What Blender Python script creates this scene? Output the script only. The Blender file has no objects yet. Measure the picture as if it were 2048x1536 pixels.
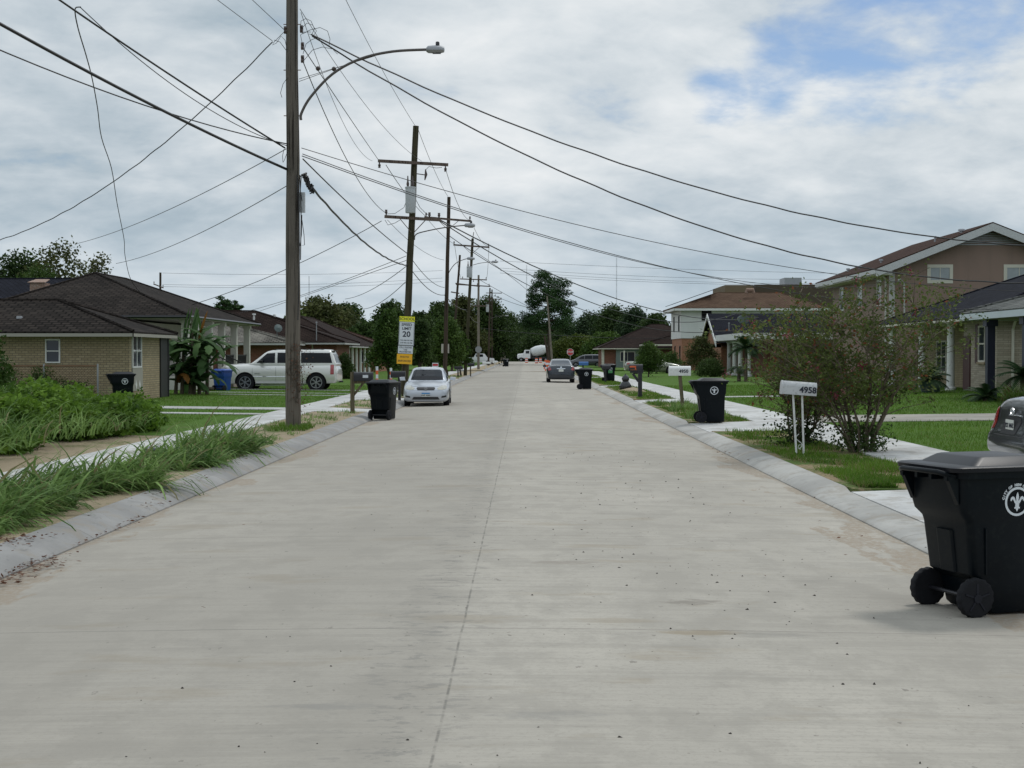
import bpy, bmesh, math, random
import numpy as np
from mathutils import Vector, Matrix
from mathutils.bvhtree import BVHTree
R = math.radians
scene = bpy.context.scene
# ---------------------------------------------------------------- camera
cam_d = bpy.data.cameras.new('camera'); cam = bpy.data.objects.new('camera', cam_d)
scene.collection.objects.link(cam); scene.camera = cam
cam_d.lens = 51.0; cam_d.sensor_width = 36.0; cam_d.clip_start = 0.1; cam_d.clip_end = 6000
cam.location = (0, 0, 1.75)
cam.rotation_euler = (R(90 - 1.165), 0, R(0.5135))
FPX = 2048 * 51 / 36
CR = cam.rotation_euler.to_matrix()
def W(px, py, Y):
    "world point seen at photo pixel px,py at distance Y down the street"
    d = CR @ Vector((px - 1024, 768 - py, -FPX))
    return Vector((0, 0, 1.75)) + d * (Y / d.y)
# ---------------------------------------------------------------- world
SUN_EL, SUN_AZ = 58, 40     # degrees; azimuth clockwise from +Y
world = bpy.data.worlds.new('World'); scene.world = world; world.use_nodes = True
nt = world.node_tree; nt.nodes.clear()
def N(t, **kw):
    n = nt.nodes.new(t)
    for k, v in kw.items():
        if k.startswith('i_'): n.inputs[k[2:].replace('_', ' ')].default_value = v
        else: setattr(n, k, v)
    return n
def L(a, b): nt.links.new(a, b)
def M_(op, a, b=None, c=None, clamp=False):
    n = nt.nodes.new('ShaderNodeMath'); n.operation = op; n.use_clamp = clamp
    for i, v in enumerate((a, b, c)):
        if v is None: continue
        if isinstance(v, (int, float)): n.inputs[i].default_value = v
        else: L(v, n.inputs[i])
    return n.outputs[0]
def smooth(x, a, b):
    n = nt.nodes.new('ShaderNodeMapRange'); n.interpolation_type = 'SMOOTHSTEP'
    n.inputs['From Min'].default_value = a; n.inputs['From Max'].default_value = b
    L(x, n.inputs['Value']); return n.outputs['Result']
def mixc(f, a, b, mode='MIX'):
    n = nt.nodes.new('ShaderNodeMix'); n.data_type = 'RGBA'; n.blend_type = mode
    for v, i in ((f, 0), (a, 6), (b, 7)):
        if isinstance(v, (int, float)): n.inputs[i].default_value = v
        elif isinstance(v, tuple): n.inputs[i].default_value = (*v, 1) if len(v) == 3 else v
        else: L(v, n.inputs[i])
    return n.outputs[2]
def noise(vec, scale, detail=4, rough=.55, dist=0.0):
    n = nt.nodes.new('ShaderNodeTexNoise'); n.inputs['Scale'].default_value = scale
    n.inputs['Detail'].default_value = detail; n.inputs['Roughness'].default_value = rough
    n.inputs['Distortion'].default_value = dist
    if vec is not None: L(vec, n.inputs['Vector'])
    return n.outputs['Fac']
tc = N('ShaderNodeTexCoord'); sep = N('ShaderNodeSeparateXYZ'); L(tc.outputs['Generated'], sep.inputs[0])
zc = M_('MAXIMUM', sep.outputs[2], 0.0)
den = M_('ADD', zc, .27)
cx = M_('DIVIDE', sep.outputs[0], den); cy = M_('DIVIDE', sep.outputs[1], den)
comb = N('ShaderNodeCombineXYZ'); L(cx, comb.inputs[0]); L(cy, comb.inputs[1])
rot = N('ShaderNodeMapping'); L(comb.outputs[0], rot.inputs[0]); rot.inputs['Rotation'].default_value = (0, 0, R(-24)); rot.inputs['Scale'].default_value = (1.0, 1.0, 1); rot.inputs['Location'].default_value = (.4, .9, 0)
cv = rot.outputs[0]
n_big = noise(cv, 1.05, 4, .5, .35)
n_mid = noise(cv, 2.9, 7, .55, .35)
n_fine = noise(cv, 9, 6, .58, .2)
# hole towards the upper right of the view where blue shows
def bump_dir(px, py, rad):
    d = (W(px, py, 100) - Vector((0, 0, 1.75))).normalized()
    dp = N('ShaderNodeVectorMath', operation='DISTANCE'); L(tc.outputs['Generated'], dp.inputs[0]); dp.inputs[1].default_value = d
    return smooth(dp.outputs['Value'], rad, rad * .15)
h1 = bump_dir(1680, 110, .085)
for q_ in ((1850, 20, .10), (1560, 150, .06), (1990, 30, .07), (1760, 60, .09), (1450, 185, .04)): h1 = M_('MAXIMUM', h1, bump_dir(*q_))
dens = M_('SUBTRACT', M_('ADD', M_('MULTIPLY', n_mid, .6), M_('MULTIPLY', n_fine, .4)), M_('MULTIPLY', h1, .215))
cover = smooth(dens, .19, .43)
sky = N('ShaderNodeTexSky', sky_type='NISHITA', sun_disc=False); sky.sun_elevation = R(SUN_EL); sky.sun_rotation = R(SUN_AZ)
skyc = mixc(1.0, sky.outputs[0], (.074, .084, .098), 'MULTIPLY')
shade = M_('ADD', M_('MULTIPLY', n_big, .45), M_('ADD', M_('MULTIPLY', n_mid, .38), M_('MULTIPLY', n_fine, .17)))
cr = N('ShaderNodeValToRGB'); L(shade, cr.inputs[0])
e = cr.color_ramp.elements; e[0].position = .33; e[0].color = (.30, .385, .46, 1); e[1].position = .63; e[1].color = (.85, .875, .89, 1)
for p_, c_ in ((.41, (.41, .495, .56)), (.475, (.54, .61, .665)), (.55, (.70, .75, .785))):
    m = e.new(p_); m.color = (*c_, 1)
hor = smooth(zc, .13, 0.0)
cl = mixc(M_('MULTIPLY', hor, .55), cr.outputs[0], (.52, .62, .70))
up = M_('ADD', 1.0, M_('MULTIPLY', smooth(zc, .26, .8), .42))
cl2 = N('ShaderNodeVectorMath', operation='SCALE'); L(cl, cl2.inputs[0]); L(up, cl2.inputs['Scale'])
fin = mixc(cover, skyc, cl2.outputs[0])
bg = N('ShaderNodeBackground'); L(fin, bg.inputs[0]); bg.inputs[1].default_value = 1.0
wo = N('ShaderNodeOutputWorld'); L(bg.outputs[0], wo.inputs[0])
# ---------------------------------------------------------------- sun (soft, through cloud)
sd = bpy.data.lights.new('sun', 'SUN'); sd.energy = 1.25; sd.angle = R(10); sd.color = (1, .965, .91)
so = bpy.data.objects.new('sun', sd); scene.collection.objects.link(so)
az, el = R(SUN_AZ), R(SUN_EL)
sdir = Vector((math.sin(az) * math.cos(el), math.cos(az) * math.cos(el), math.sin(el)))
so.rotation_euler = sdir.to_track_quat('Z', 'Y').to_euler()
vs = scene.view_settings; vs.view_transform = 'Standard'; vs.look = 'None'; vs.exposure = 0.0; vs.gamma = 1
scene.cycles.max_bounces = 6; scene.cycles.transparent_max_bounces = 8

# ---------------------------------------------------------------- materials
MATS = {}
def newmat(name):
    global nt
    m = bpy.data.materials.new(name); m.use_nodes = True; nt = m.node_tree; nt.nodes.clear()
    MATS[name] = m
    out = nt.nodes.new('ShaderNodeOutputMaterial'); b = nt.nodes.new('ShaderNodeBsdfPrincipled')
    L(b.outputs[0], out.inputs[0]); return m, b, out
def setc(b, col):
    if isinstance(col, tuple): b.inputs['Base Color'].default_value = (*col, 1)
    else: L(col, b.inputs['Base Color'])
def bump(b, h, strength=.3, dist=.01):
    n = nt.nodes.new('ShaderNodeBump'); n.inputs['Strength'].default_value = strength; n.inputs['Distance'].default_value = dist
    L(h, n.inputs['Height']); L(n.outputs[0], b.inputs['Normal'])
def pos():
    return nt.nodes.new('ShaderNodeNewGeometry').outputs['Position']
def obj_co():
    return nt.nodes.new('ShaderNodeTexCoord').outputs['Object']
def scaled(v, s):
    n = nt.nodes.new('ShaderNodeVectorMath'); n.operation = 'MULTIPLY'; L(v, n.inputs[0]); n.inputs[1].default_value = s
    return n.outputs[0]
def simple(name, col, rough=.6, metal=0.0, var=.18, vscale=3.0, spec=.5, coat=0.0, dirt=None):
    m, b, o = newmat(name)
    co = obj_co(); n = noise(co, vscale, 5, .6)
    dark = tuple(c * (1 - var) for c in col); lite = tuple(min(1, c * (1 + var)) for c in col)
    c = mixc(n, dark, lite)
    if dirt:
        c = mixc(smooth(noise(co, vscale * 2.3, 6, .65), .5, .75), c, dirt)
    setc(b, c); b.inputs['Roughness'].default_value = rough; b.inputs['Metallic'].default_value = metal
    b.inputs['Specular IOR Level'].default_value = spec
    if rough > .6: b.inputs['Specular IOR Level'].default_value = min(spec, .2)
    if coat: b.inputs['Coat Weight'].default_value = coat; b.inputs['Coat Roughness'].default_value = .05
    return m
def leafmat(name, c1, c2, trans=.25, extra=None, extra_p=.03, vs=.5):
    m, b, o = newmat(name)
    g = nt.nodes.new('ShaderNodeNewGeometry'); rnd = g.outputs['Random Per Island']
    n = noise(g.outputs['Position'], vs, 3, .5)
    f = M_('ADD', M_('MULTIPLY', smooth(n, .3, .7), .6), M_('MULTIPLY', rnd, .4))
    c = mixc(f, c1, c2)
    if extra:
        c = mixc(smooth(rnd, 1 - extra_p - .001, 1 - extra_p), c, extra)
    setc(b, c); b.inputs['Roughness'].default_value = .6; b.inputs['Specular IOR Level'].default_value = .13
    t = nt.nodes.new('ShaderNodeBsdfTranslucent'); L(c, t.inputs[0])
    mx = nt.nodes.new('ShaderNodeMixShader'); mx.inputs[0].default_value = trans
    L(b.outputs[0], mx.inputs[1]); L(t.outputs[0], mx.inputs[2]); L(mx.outputs[0], o.inputs[0])
    return m
def wall_uv(zs=1.0):
    g = nt.nodes.new('ShaderNodeNewGeometry'); sn = nt.nodes.new('ShaderNodeSeparateXYZ'); L(g.outputs['Normal'], sn.inputs[0])
    sp = nt.nodes.new('ShaderNodeSeparateXYZ'); L(g.outputs['Position'], sp.inputs[0])
    fx = M_('GREATER_THAN', M_('ABSOLUTE', sn.outputs[0]), M_('ABSOLUTE', sn.outputs[1]))
    u = nt.nodes.new('ShaderNodeMix'); L(fx, u.inputs[0]); L(sp.outputs[0], u.inputs[2]); L(sp.outputs[1], u.inputs[3])
    c = nt.nodes.new('ShaderNodeCombineXYZ'); L(u.outputs[0], c.inputs[0]); L(M_('MULTIPLY', sp.outputs[2], zs), c.inputs[1])
    return c.outputs[0], g.outputs['Position']
def brickmat(name, c1, c2, mortar, bw=.21, rh=.078, ms=.012, zs=1.0, rough=.85, stain=.12, bstr=.4, var=.5):
    m, b, o = newmat(name)
    uv, p = wall_uv(zs)
    t = nt.nodes.new('ShaderNodeTexBrick'); L(uv, t.inputs['Vector']); t.inputs['Scale'].default_value = 1
    t.inputs['Brick Width'].default_value = bw; t.inputs['Row Height'].default_value = rh; t.inputs['Mortar Size'].default_value = ms
    t.inputs['Mortar Smooth'].default_value = .3; t.inputs['Bias'].default_value = 0
    t.inputs['Color1'].default_value = (*c1, 1); t.inputs['Color2'].default_value = (*c2, 1); t.inputs['Mortar'].default_value = (*mortar, 1)
    c = t.outputs['Color']
    n = noise(p, .9, 6, .62)
    c = mixc(M_('MULTIPLY', smooth(n, .35, .75), stain * 2), c, tuple(x * .45 for x in c1))
    n2 = noise(p, 14, 3, .6)
    c = mixc(var * .5, c, mixc(n2, tuple(x * .6 for x in c1), tuple(min(1, x * 1.5) for x in c2)))
    setc(b, c); b.inputs['Roughness'].default_value = rough; b.inputs['Specular IOR Level'].default_value = .25
    bump(b, t.outputs['Fac'], -bstr, .01)
    return m
def shinglemat(name, c1, c2, zs=2.75, streak=.25):
    m, b, o = newmat(name)
    uv, p = wall_uv(zs)
    t = nt.nodes.new('ShaderNodeTexBrick'); L(uv, t.inputs['Vector']); t.inputs['Scale'].default_value = 1
    t.inputs['Brick Width'].default_value = .32; t.inputs['Row Height'].default_value = .21; t.inputs['Mortar Size'].default_value = .034
    t.inputs['Color1'].default_value = (*c1, 1); t.inputs['Color2'].default_value = (*c2, 1); t.inputs['Mortar'].default_value = (*[x * .45 for x in c1], 1)
    n = noise(p, .55, 6, .6); n2 = noise(scaled(p, (6, 6, .6)), .5, 4, .6)
    c = mixc(M_('MULTIPLY', smooth(n, .4, .7), streak), t.outputs['Color'], tuple(x * 1.9 for x in c2))
    c = mixc(M_('MULTIPLY', smooth(n2, .45, .7), streak), c, tuple(x * .5 for x in c1))
    setc(b, c); b.inputs['Roughness'].default_value = .95; b.inputs['Specular IOR Level'].default_value = .08
    bump(b, t.outputs['Fac'], -.5, .012)
    return m
def sidingmat(name, col, rh=.16, vert=False, dark=.5):
    m, b, o = newmat(name)
    uv, p = wall_uv()
    s = nt.nodes.new('ShaderNodeSeparateXYZ'); L(uv, s.inputs[0])
    k = s.outputs[0] if vert else s.outputs[1]
    fr = M_('FRACT', M_('DIVIDE', k, rh)); ln = smooth(fr, .12, .0)
    n = noise(scaled(p, (1.6, 1.6, .35)), .8, 5, .6)
    c = mixc(M_('MULTIPLY', smooth(n, .35, .75), .3), col, tuple(x * .7 for x in col))
    c = mixc(M_('MULTIPLY', ln, dark), c, tuple(x * .45 for x in col))
    setc(b, c); b.inputs['Roughness'].default_value = .7
    bump(b, fr, .35, .01)
    return m
# --- road concrete
def concrete(name, base, joints=True, sand=True, xl=-4.1, xr=3.55, white=1.0):
    m, b, o = newmat(name)
    p = pos(); sp = nt.nodes.new('ShaderNodeSeparateXYZ'); L(p, sp.inputs[0]); X, Y = sp.outputs[0], sp.outputs[1]
    warp = M_('MULTIPLY', M_('SUBTRACT', noise(p, .5, 4, .6), .5), .25)
    big = noise(scaled(p, (.35, .16, 1)), 1, 5, .6)
    brush = noise(scaled(p, (.9, 34, 1)), 1, 4, .7)
    brush2 = noise(scaled(p, (.35, 5.0, 1)), 1, 5, .62)
    grit = noise(p, 75, 3, .7)
    tire = noise(scaled(p, (1.5, .02, 1)), 1, 3, .5)
    c = mixc(smooth(big, .3, .72), tuple(x * .88 for x in base), tuple(x * 1.18 for x in base))
    c = mixc(M_('MULTIPLY', smooth(brush, .45, .60), .36), c, tuple(x * .80 for x in base))
    c = mixc(M_('MULTIPLY', smooth(brush2, .48, .62), .36), c, tuple(x * .72 for x in base))
    c = mixc(M_('MULTIPLY', smooth(tire, .5, .7), .16), c, tuple(x * .8 for x in base))
    mott = noise(scaled(p, (1, .6, 1)), 2.2, 7, .66); c = mixc(M_('MULTIPLY', smooth(mott, .46, .60), .42), c, tuple(x * .70 for x in base))
    c = mixc(M_('MULTIPLY', smooth(noise(p, 30, 5, .8), .5, .62), .42), c, tuple(x * .72 for x in base))
    c = mixc(M_('MULTIPLY', grit, .22), c, tuple(x * .7 for x in base))
    if joints:
        sp1 = noise(scaled(p, (1, .55, 1)), 13, 3, .6); c = mixc(M_('MULTIPLY', smooth(sp1, .69, .73), .55), c, (.13, .115, .10))
        sp2 = noise(scaled(p, (.6, 2.4, 1)), 6, 5, .75); c = mixc(M_('MULTIPLY', smooth(sp2, .62, .68), .30), c, (.2, .185, .165))
        ty = smooth(M_('ABSOLUTE', M_('SUBTRACT', M_('ABSOLUTE', M_('SUBTRACT', X, 1.6)), .78)), .42, .0); c = mixc(M_('MULTIPLY', ty, M_('MULTIPLY', smooth(big, .35, .65), .16)), c, tuple(x * .6 for x in base))
        # blotchy patches of wear and the odd stain
        st = noise(scaled(p, (.9, 2.2, 1)), 1.3, 7, .68)
        c = mixc(M_('MULTIPLY', smooth(st, .58, .68), .18), c, (.17, .16, .145))
        st2 = noise(scaled(p, (1.1, 2.7, 1)), .62, 5, .6)
        c = mixc(M_('MULTIPLY', smooth(st2, .57, .68), .38), c, (.27, .225, .16))
        # left lane slightly darker / cooler than the right one (two pours)
        lane = smooth(M_('ADD', X, M_('MULTIPLY', warp, .9)), -.62, -.30)
        c = mixc(M_('MULTIPLY', M_('SUBTRACT', 1.0, lane), .31), c, tuple(x * .58 for x in base))
        # spalled dark crumbs on both sides of the centre joint
        near = smooth(M_('ABSOLUTE', M_('ADD', X, .55)), .60, .02)
        sn_ = noise(scaled(p, (2.8, 5.5, 1)), 1.6, 8, .78)
        c = mixc(M_('MULTIPLY', M_('MULTIPLY', near, smooth(sn_, .53, .58)), .42), c, (.16, .155, .145))
        for (sx, sy, rx, ry, col, k) in ((1.16, 10.05, .20, .14, (.17, .15, .125), .8), (1.1, 8.95, .26, .11, (.25, .20, .13), .8), (1.5, 8.9, .3, .10, (.2, .19, .17), .5), (.3, 11.9, .3, .12, (.21, .18, .15), .6),
                                         (-.95, 7.0, .3, .07, (.19, .185, .175), .5), (.1, 6.85, .25, .10, (.2, .195, .185), .45), (-2.93, 7.05, .12, .05, (.17, .165, .16), .5)):
            dx = M_('DIVIDE', M_('SUBTRACT', X, sx), rx); dy = M_('DIVIDE', M_('SUBTRACT', Y, sy), ry)
            d = M_('SQRT', M_('ADD', M_('MULTIPLY', dx, dx), M_('MULTIPLY', dy, dy)))
            d = M_('ADD', d, M_('MULTIPLY', M_('SUBTRACT', noise(scaled(p, (1, 2, 1)), 7, 5, .7), .5), 3.2))
            c = mixc(M_('MULTIPLY', smooth(d, 1.2, .3), k * .75), c, col)
        # centre joint with a ragged edge
        jx = M_('ABSOLUTE', M_('SUBTRACT', X, M_('ADD', -.39, M_('MULTIPLY', warp, .09))))
        jn = noise(p, 5, 4, .7)
        c = mixc(M_('MULTIPLY', smooth(jx, .011, .002), M_('ADD', .10, M_('MULTIPLY', smooth(jn, .4, .6), .55))), c, (.10, .095, .085))
        # transverse joints every 4.66 m
        jy = M_('ABSOLUTE', M_('SUBTRACT', M_('FRACT', M_('DIVIDE', M_('ADD', Y, M_('ADD', -9.02 + 4.66 * 10 + 2.33, M_('MULTIPLY', warp, .02))), 4.66)), .5))
        c = mixc(M_('MULTIPLY', smooth(jy, .0032, .0008), M_('ADD', -.05, M_('MULTIPLY', jn, .9), None)), c, (.115, .105, .095))
        # sand washed against both kerbs
        el_ = M_('MINIMUM', M_('SUBTRACT', X, xl), M_('MULTIPLY', M_('SUBTRACT', xr, X), .8))
        sn1 = noise(scaled(p, (1, .30, 1)), 1.1, 5, .62); sn2 = noise(p, 4.5, 5, .7)
        wdt = M_('ADD', .02, M_('MULTIPLY', smooth(sn1, .45, .75), .75))
        sf = smooth(M_('SUBTRACT', M_('ADD', el_, M_('MULTIPLY', M_('SUBTRACT', sn2, .5), .35)), wdt), .07, -.05)
        c = mixc(M_('MULTIPLY', M_('MULTIPLY', sf, smooth(noise(p, 16, 5, .8), .34, .56)), .75), c, mixc(grit, (.20, .155, .11), (.33, .265, .195)))
    setc(b, c); b.inputs['Roughness'].default_value = .88; b.inputs['Specular IOR Level'].default_value = .3
    bump(b, M_('ADD', M_('MULTIPLY', grit, .5), brush), .22, .004)
    return m
concrete('road_concrete', (.395, .366, .318))
def slab(name, base, jy=1.55, axis='Y', warm=.0):
    m, b, o = newmat(name)
    p = pos(); sp = nt.nodes.new('ShaderNodeSeparateXYZ'); L(p, sp.inputs[0])
    k = sp.outputs[1] if axis == 'Y' else sp.outputs[0]
    n = noise(p, .7, 6, .6); g = noise(p, 60, 3, .7); br = noise(scaled(p, (2, 22, 1)), 1, 3, .6)
    c = mixc(smooth(n, .38, .62), tuple(x * .74 for x in base), tuple(x * 1.06 for x in base))
    c = mixc(M_('MULTIPLY', br, .25), c, tuple(x * .8 for x in base))
    c = mixc(M_('MULTIPLY', g, .22), c, tuple(x * .6 for x in base))
    j = M_('ABSOLUTE', M_('SUBTRACT', M_('FRACT', M_('DIVIDE', k, jy)), .5))
    c = mixc(M_('MULTIPLY', smooth(j, .008 / jy * 1.6, .004 / jy), .7), c, (.12, .11, .10))
    c = mixc(M_('MULTIPLY', smooth(noise(p, 2.2, 7, .72), .50, .62), .5), c, (.24, .205, .16)); c = mixc(M_('MULTIPLY', smooth(noise(scaled(p, (3, 1.2, 1)), 2.2, 6, .7), .55, .66), .35), c, tuple(x * .55 for x in base))
    setc(b, c); b.inputs['Roughness'].default_value = .85
    bump(b, g, .2, .003)
    return m
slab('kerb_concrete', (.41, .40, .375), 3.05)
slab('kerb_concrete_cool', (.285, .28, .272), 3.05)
slab('sidewalk_concrete', (.55, .55, .54), 1.55)
slab('driveway_concrete', (.45, .45, .44), 3.1, 'X')
slab('old_concrete', (.33, .31, .27), 2.4, 'X')
def groundmat(name, g1, g2, s1, s2, amt, scale=.7):
    m, b, o = newmat(name)
    p = pos(); n = noise(p, scale, 6, .65); f = noise(p, 18, 4, .7); ff = noise(p, 90, 3, .7)
    gr = mixc(f, g1, g2); sa = mixc(M_('ADD', M_('MULTIPLY', f, .5), M_('MULTIPLY', ff, .5)), s1, s2)
    c = mixc(smooth(M_('ADD', n, M_('MULTIPLY', M_('SUBTRACT', f, .5), .5)), amt - .1, amt + .06), gr, sa)
    setc(b, c); b.inputs['Roughness'].default_value = .95; b.inputs['Specular IOR Level'].default_value = .15
    bump(b, M_('ADD', f, ff), .6, .03)
    return m
groundmat('lawn_grass', (.045, .105, .012), (.095, .17, .026), (.09, .12, .035), (.12, .14, .05), .66, .35)
groundmat('verge_sandy', (.10, .13, .045), (.16, .17, .07), (.25, .20, .135), (.40, .33, .235), .42)
groundmat('verge_grassy', (.05, .095, .02), (.10, .15, .035), (.22, .165, .10), (.34, .265, .17), .53, .9)
groundmat('far_ground', (.035, .06, .015), (.06, .09, .025), (.07, .08, .03), (.09, .1, .04), .6, .1)
groundmat('cross_road', (.20, .165, .12), (.28, .23, .17), (.3, .28, .25), (.36, .34, .3), .5, .2)
def woodmat(name, c1, c2, dark, foot=None):
    m, b, o = newmat(name)
    co = obj_co(); st = noise(scaled(co, (14, 14, .4)), 1.4, 8, .72); cr_ = noise(scaled(co, (26, 26, .5)), 1, 4, .6); big = noise(scaled(co, (1, 1, .5)), 1.2, 4, .6)
    c = mixc(st, c1, c2)
    if foot:
        s_ = nt.nodes.new('ShaderNodeSeparateXYZ'); L(co, s_.inputs[0])
        c = mixc(M_('MULTIPLY', smooth(M_('ADD', s_.outputs[2], M_('MULTIPLY', st, 1.5)), 5.5, 2.0), .8), c, mixc(st, tuple(x * .6 for x in foot), foot))
    c = mixc(M_('MULTIPLY', smooth(cr_, .54, .60), .85), c, dark); c = mixc(M_('MULTIPLY', smooth(big, .5, .75), .55), c, dark)
    setc(b, c); b.inputs['Roughness'].default_value = .9; b.inputs['Specular IOR Level'].default_value = .2
    bump(b, M_('SUBTRACT', st, M_('MULTIPLY', cr_, .8)), .6, .02)
    return m
woodmat('pole_grey', (.078, .070, .060), (.165, .145, .122), (.016, .013, .011), (.19, .165, .135))
woodmat('pole_dark', (.040, .030, .022), (.085, .062, .046), (.016, .012, .010))
woodmat('pole_green', (.042, .040, .022), (.080, .070, .042), (.016, .014, .010))
woodmat('pole_pale', (.16, .14, .115), (.26, .23, .19), (.06, .05, .04))
woodmat('arm_wood', (.10, .075, .062), (.17, .13, .11), (.045, .03, .028))
woodmat('post_wood', (.10, .085, .055), (.17, .145, .095), (.04, .032, .02))
woodmat('bark', (.06, .05, .038), (.12, .10, .075), (.02, .017, .013))
woodmat('bark_smooth', (.10, .082, .058), (.18, .15, .11), (.05, .038, .026))
simple('wire_black', (.012, .012, .013), .5)
simple('wire_grey', (.05, .052, .056), .5)
simple('metal_grey', (.30, .31, .33), .45, .3)
simple('metal_rust', (.16, .085, .05), .8, .2, .4, 6)
simple('lamp_arm', (.10, .09, .085), .55, .4)
simple('transformer_paint', (.42, .44, .46), .45, .0, .08)
simple('porcelain', (.06, .04, .035), .25)
simple('bin_plastic', (.0018, .0042, .0068), .42, 0, .25, 9, .16, dirt=(.007, .010, .011))
simple('bin_side', (.0058, .0115, .0125), .42, 0, .3, 4, .45, dirt=(.018, .022, .022))
simple('bin_lid', (.005, .006, .010), .40, 0, .2, 6, .3)
simple('bin_blue', (.012, .06, .30), .4)
simple('rubber', (.012, .0125, .015), .8, 0, .3, 20, .25)
simple('wheel_plastic', (.007, .008, .014), .55, 0, .2, 9, .3)
simple('mark_white', (.66, .70, .74), .55, 0, .06)
simple('white_paint', (.66, .67, .66), .5, 0, .10, 5, dirt=(.50, .50, .48))
simple('white_dirty', (.50, .51, .52), .5, 0, .12, 9, dirt=(.22, .22, .22))
simple('cream_paint', (.55, .53, .46), .6, 0, .1)
simple('fascia_grey', (.42, .42, .41), .6, 0, .15)
simple('fascia_blue', (.52, .58, .62), .5, 0, .08)
simple('black_paint', (.012, .012, .016), .35)
simple('blue_paint', (.04, .14, .36), .5)
simple('navy_post', (.018, .022, .045), .5)
simple('ink', (.012, .014, .03), .6)
simple('sign_white', (.62, .66, .70), .4, 0, .05)
simple('sign_yellow', (.78, .76, .02), .4, 0, .04)
simple('sign_orange', (.80, .42, .012), .4, 0, .05)
simple('sign_red', (.45, .025, .03), .4, 0, .08)
simple('sign_back', (.26, .27, .28), .4, .5, .1)
simple('orange_plastic', (.62, .11, .03), .5)
simple('glass_dark', (.006, .008, .012), .06, 0, .1, 1, .5)
simple('glass_car', (.004, .006, .010), .10, 0, .1, 1, .25)
simple('glass_win', (.030, .036, .048), .08, 0, .5, 1.5, .5)
simple('curtain_pane', (.26, .29, .31), .15, 0, .2, 3, .6)
simple('door_maroon', (.05, .012, .014), .5)
simple('door_dark', (.02, .02, .022), .5)
simple('panel_beige', (.30, .285, .25), .6, 0, .05)
simple('soffit', (.30, .29, .27), .8)
simple('porch_floor', (.24, .21, .18), .8)
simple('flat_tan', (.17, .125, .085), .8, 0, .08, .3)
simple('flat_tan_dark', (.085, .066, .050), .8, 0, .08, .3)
simple('paint_silver', (.46, .49, .54), .28, .35, .04, 1, .5, .8)
simple('paint_champagne', (.68, .675, .65), .30, .3, .04, 1, .5, .8)
simple('paint_charcoal', (.038, .042, .052), .28, .3, .05, 1, .5, .9)
simple('paint_navy', (.014, .022, .034), .25, .2, .1, 1, .5, .9)
simple('paint_dark_grey', (.055, .058, .068), .30, .35, .08, 1, .5, .8)
simple('paint_sage', (.24, .25, .20), .30, .35, .05, 1, .5, .8)
simple('paint_white', (.68, .69, .70), .35, 0, .05, 1, .5, .5)
simple('car_trim', (.018, .018, .02), .5)
simple('chrome', (.62, .63, .65), .18, .9, .05)
simple('alloy', (.42, .43, .45), .3, .7, .12, 9)
simple('headlight', (.42, .41, .35), .12, .1, .2, 9, .8, .6)
simple('tail_red', (.32, .015, .02), .15, 0, .2, 5, .8, .5)
simple('plate_white', (.62, .64, .60), .4, 0, .1)
simple('plate_blue', (.05, .22, .50), .4)
simple('green_sticker', (.07, .26, .10), .5)
simple('bag_plastic', (.010, .010, .013), .22, 0, .2, 5, .7)
simple('railing_iron', (.015, .015, .017), .5)
simple('dish_grey', (.10, .13, .13), .5)
simple('drum_white', (.60, .62, .63), .5, 0, .12, 1, dirt=(.40, .40, .38))
simple('chassis_dark', (.03, .03, .032), .6)
simple('solar_panel', (.02, .022, .035), .2)
simple('vent_rusty', (.26, .17, .13), .7, .1, .4, 5, dirt=(.45, .42, .38))
simple('terracotta', (.05, .09, .08), .6)
simple('debris_dark', (.035, .030, .026), .9, 0, .4, 30)
simple('flowers_magenta', (.22, .014, .05), .6, 0, .4, 6)
simple('flowers_pink', (.34, .13, .14), .6, 0, .3, 6)
brickmat('brick_beige', (.27, .215, .13), (.40, .33, .215), (.13, .11, .085), ms=.014)
brickmat('brick_long', (.26, .225, .175), (.42, .375, .30), (.20, .18, .15), .40, .085)
brickmat('brick_red', (.14, .045, .03), (.23, .085, .055), (.20, .16, .13))
brickmat('brick_orange', (.24, .085, .045), (.34, .16, .09), (.24, .18, .14))
shinglemat('shingle_charcoal', (.018, .015, .0135), (.040, .033, .029), streak=.16)
shinglemat('shingle_black', (.011, .012, .018), (.020, .022, .032), streak=.1)
shinglemat('shingle_grey', (.09, .095, .09), (.16, .165, .155))
shinglemat('shingle_weathered', (.10, .095, .085), (.17, .16, .14), streak=.4)
shinglemat('shingle_brown', (.088, .054, .037), (.130, .084, .057), streak=.12)
shinglemat('shingle_umber', (.019, .012, .0105), (.036, .024, .020), streak=.15)
shinglemat('shingle_red', (.048, .026, .020), (.072, .040, .030), streak=.1)
sidingmat('siding_white', (.62, .63, .63), .17)
sidingmat('siding_mauve', (.235, .160, .130), 1.22, True, .10)
sidingmat('siding_teal', (.16, .20, .19), .2)
simple('stucco_white', (.50, .49, .45), .85, 0, .1)
leafmat('leaf_dark', (.016, .036, .011), (.072, .115, .032))
leafmat('leaf_mid', (.024, .056, .012), (.10, .16, .034))
leafmat('leaf_olive', (.034, .048, .015), (.12, .13, .045))
leafmat('leaf_bluish', (.020, .040, .020), (.07, .11, .05))
leafmat('leaf_yellow', (.040, .072, .012), (.15, .19, .04))
leafmat('leaf_myrtle', (.032, .056, .013), (.155, .19, .055), .35, (.20, .075, .035), .055, 2.0)
leafmat('leaf_weed', (.020, .060, .007), (.18, .31, .040), .35, None, 0, 1.6)
leafmat('leaf_banana', (.022, .058, .018), (.085, .15, .050), .3, (.22, .10, .025), .05, .8)
leafmat('leaf_palm', (.014, .036, .014), (.045, .085, .030), .2)
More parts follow.
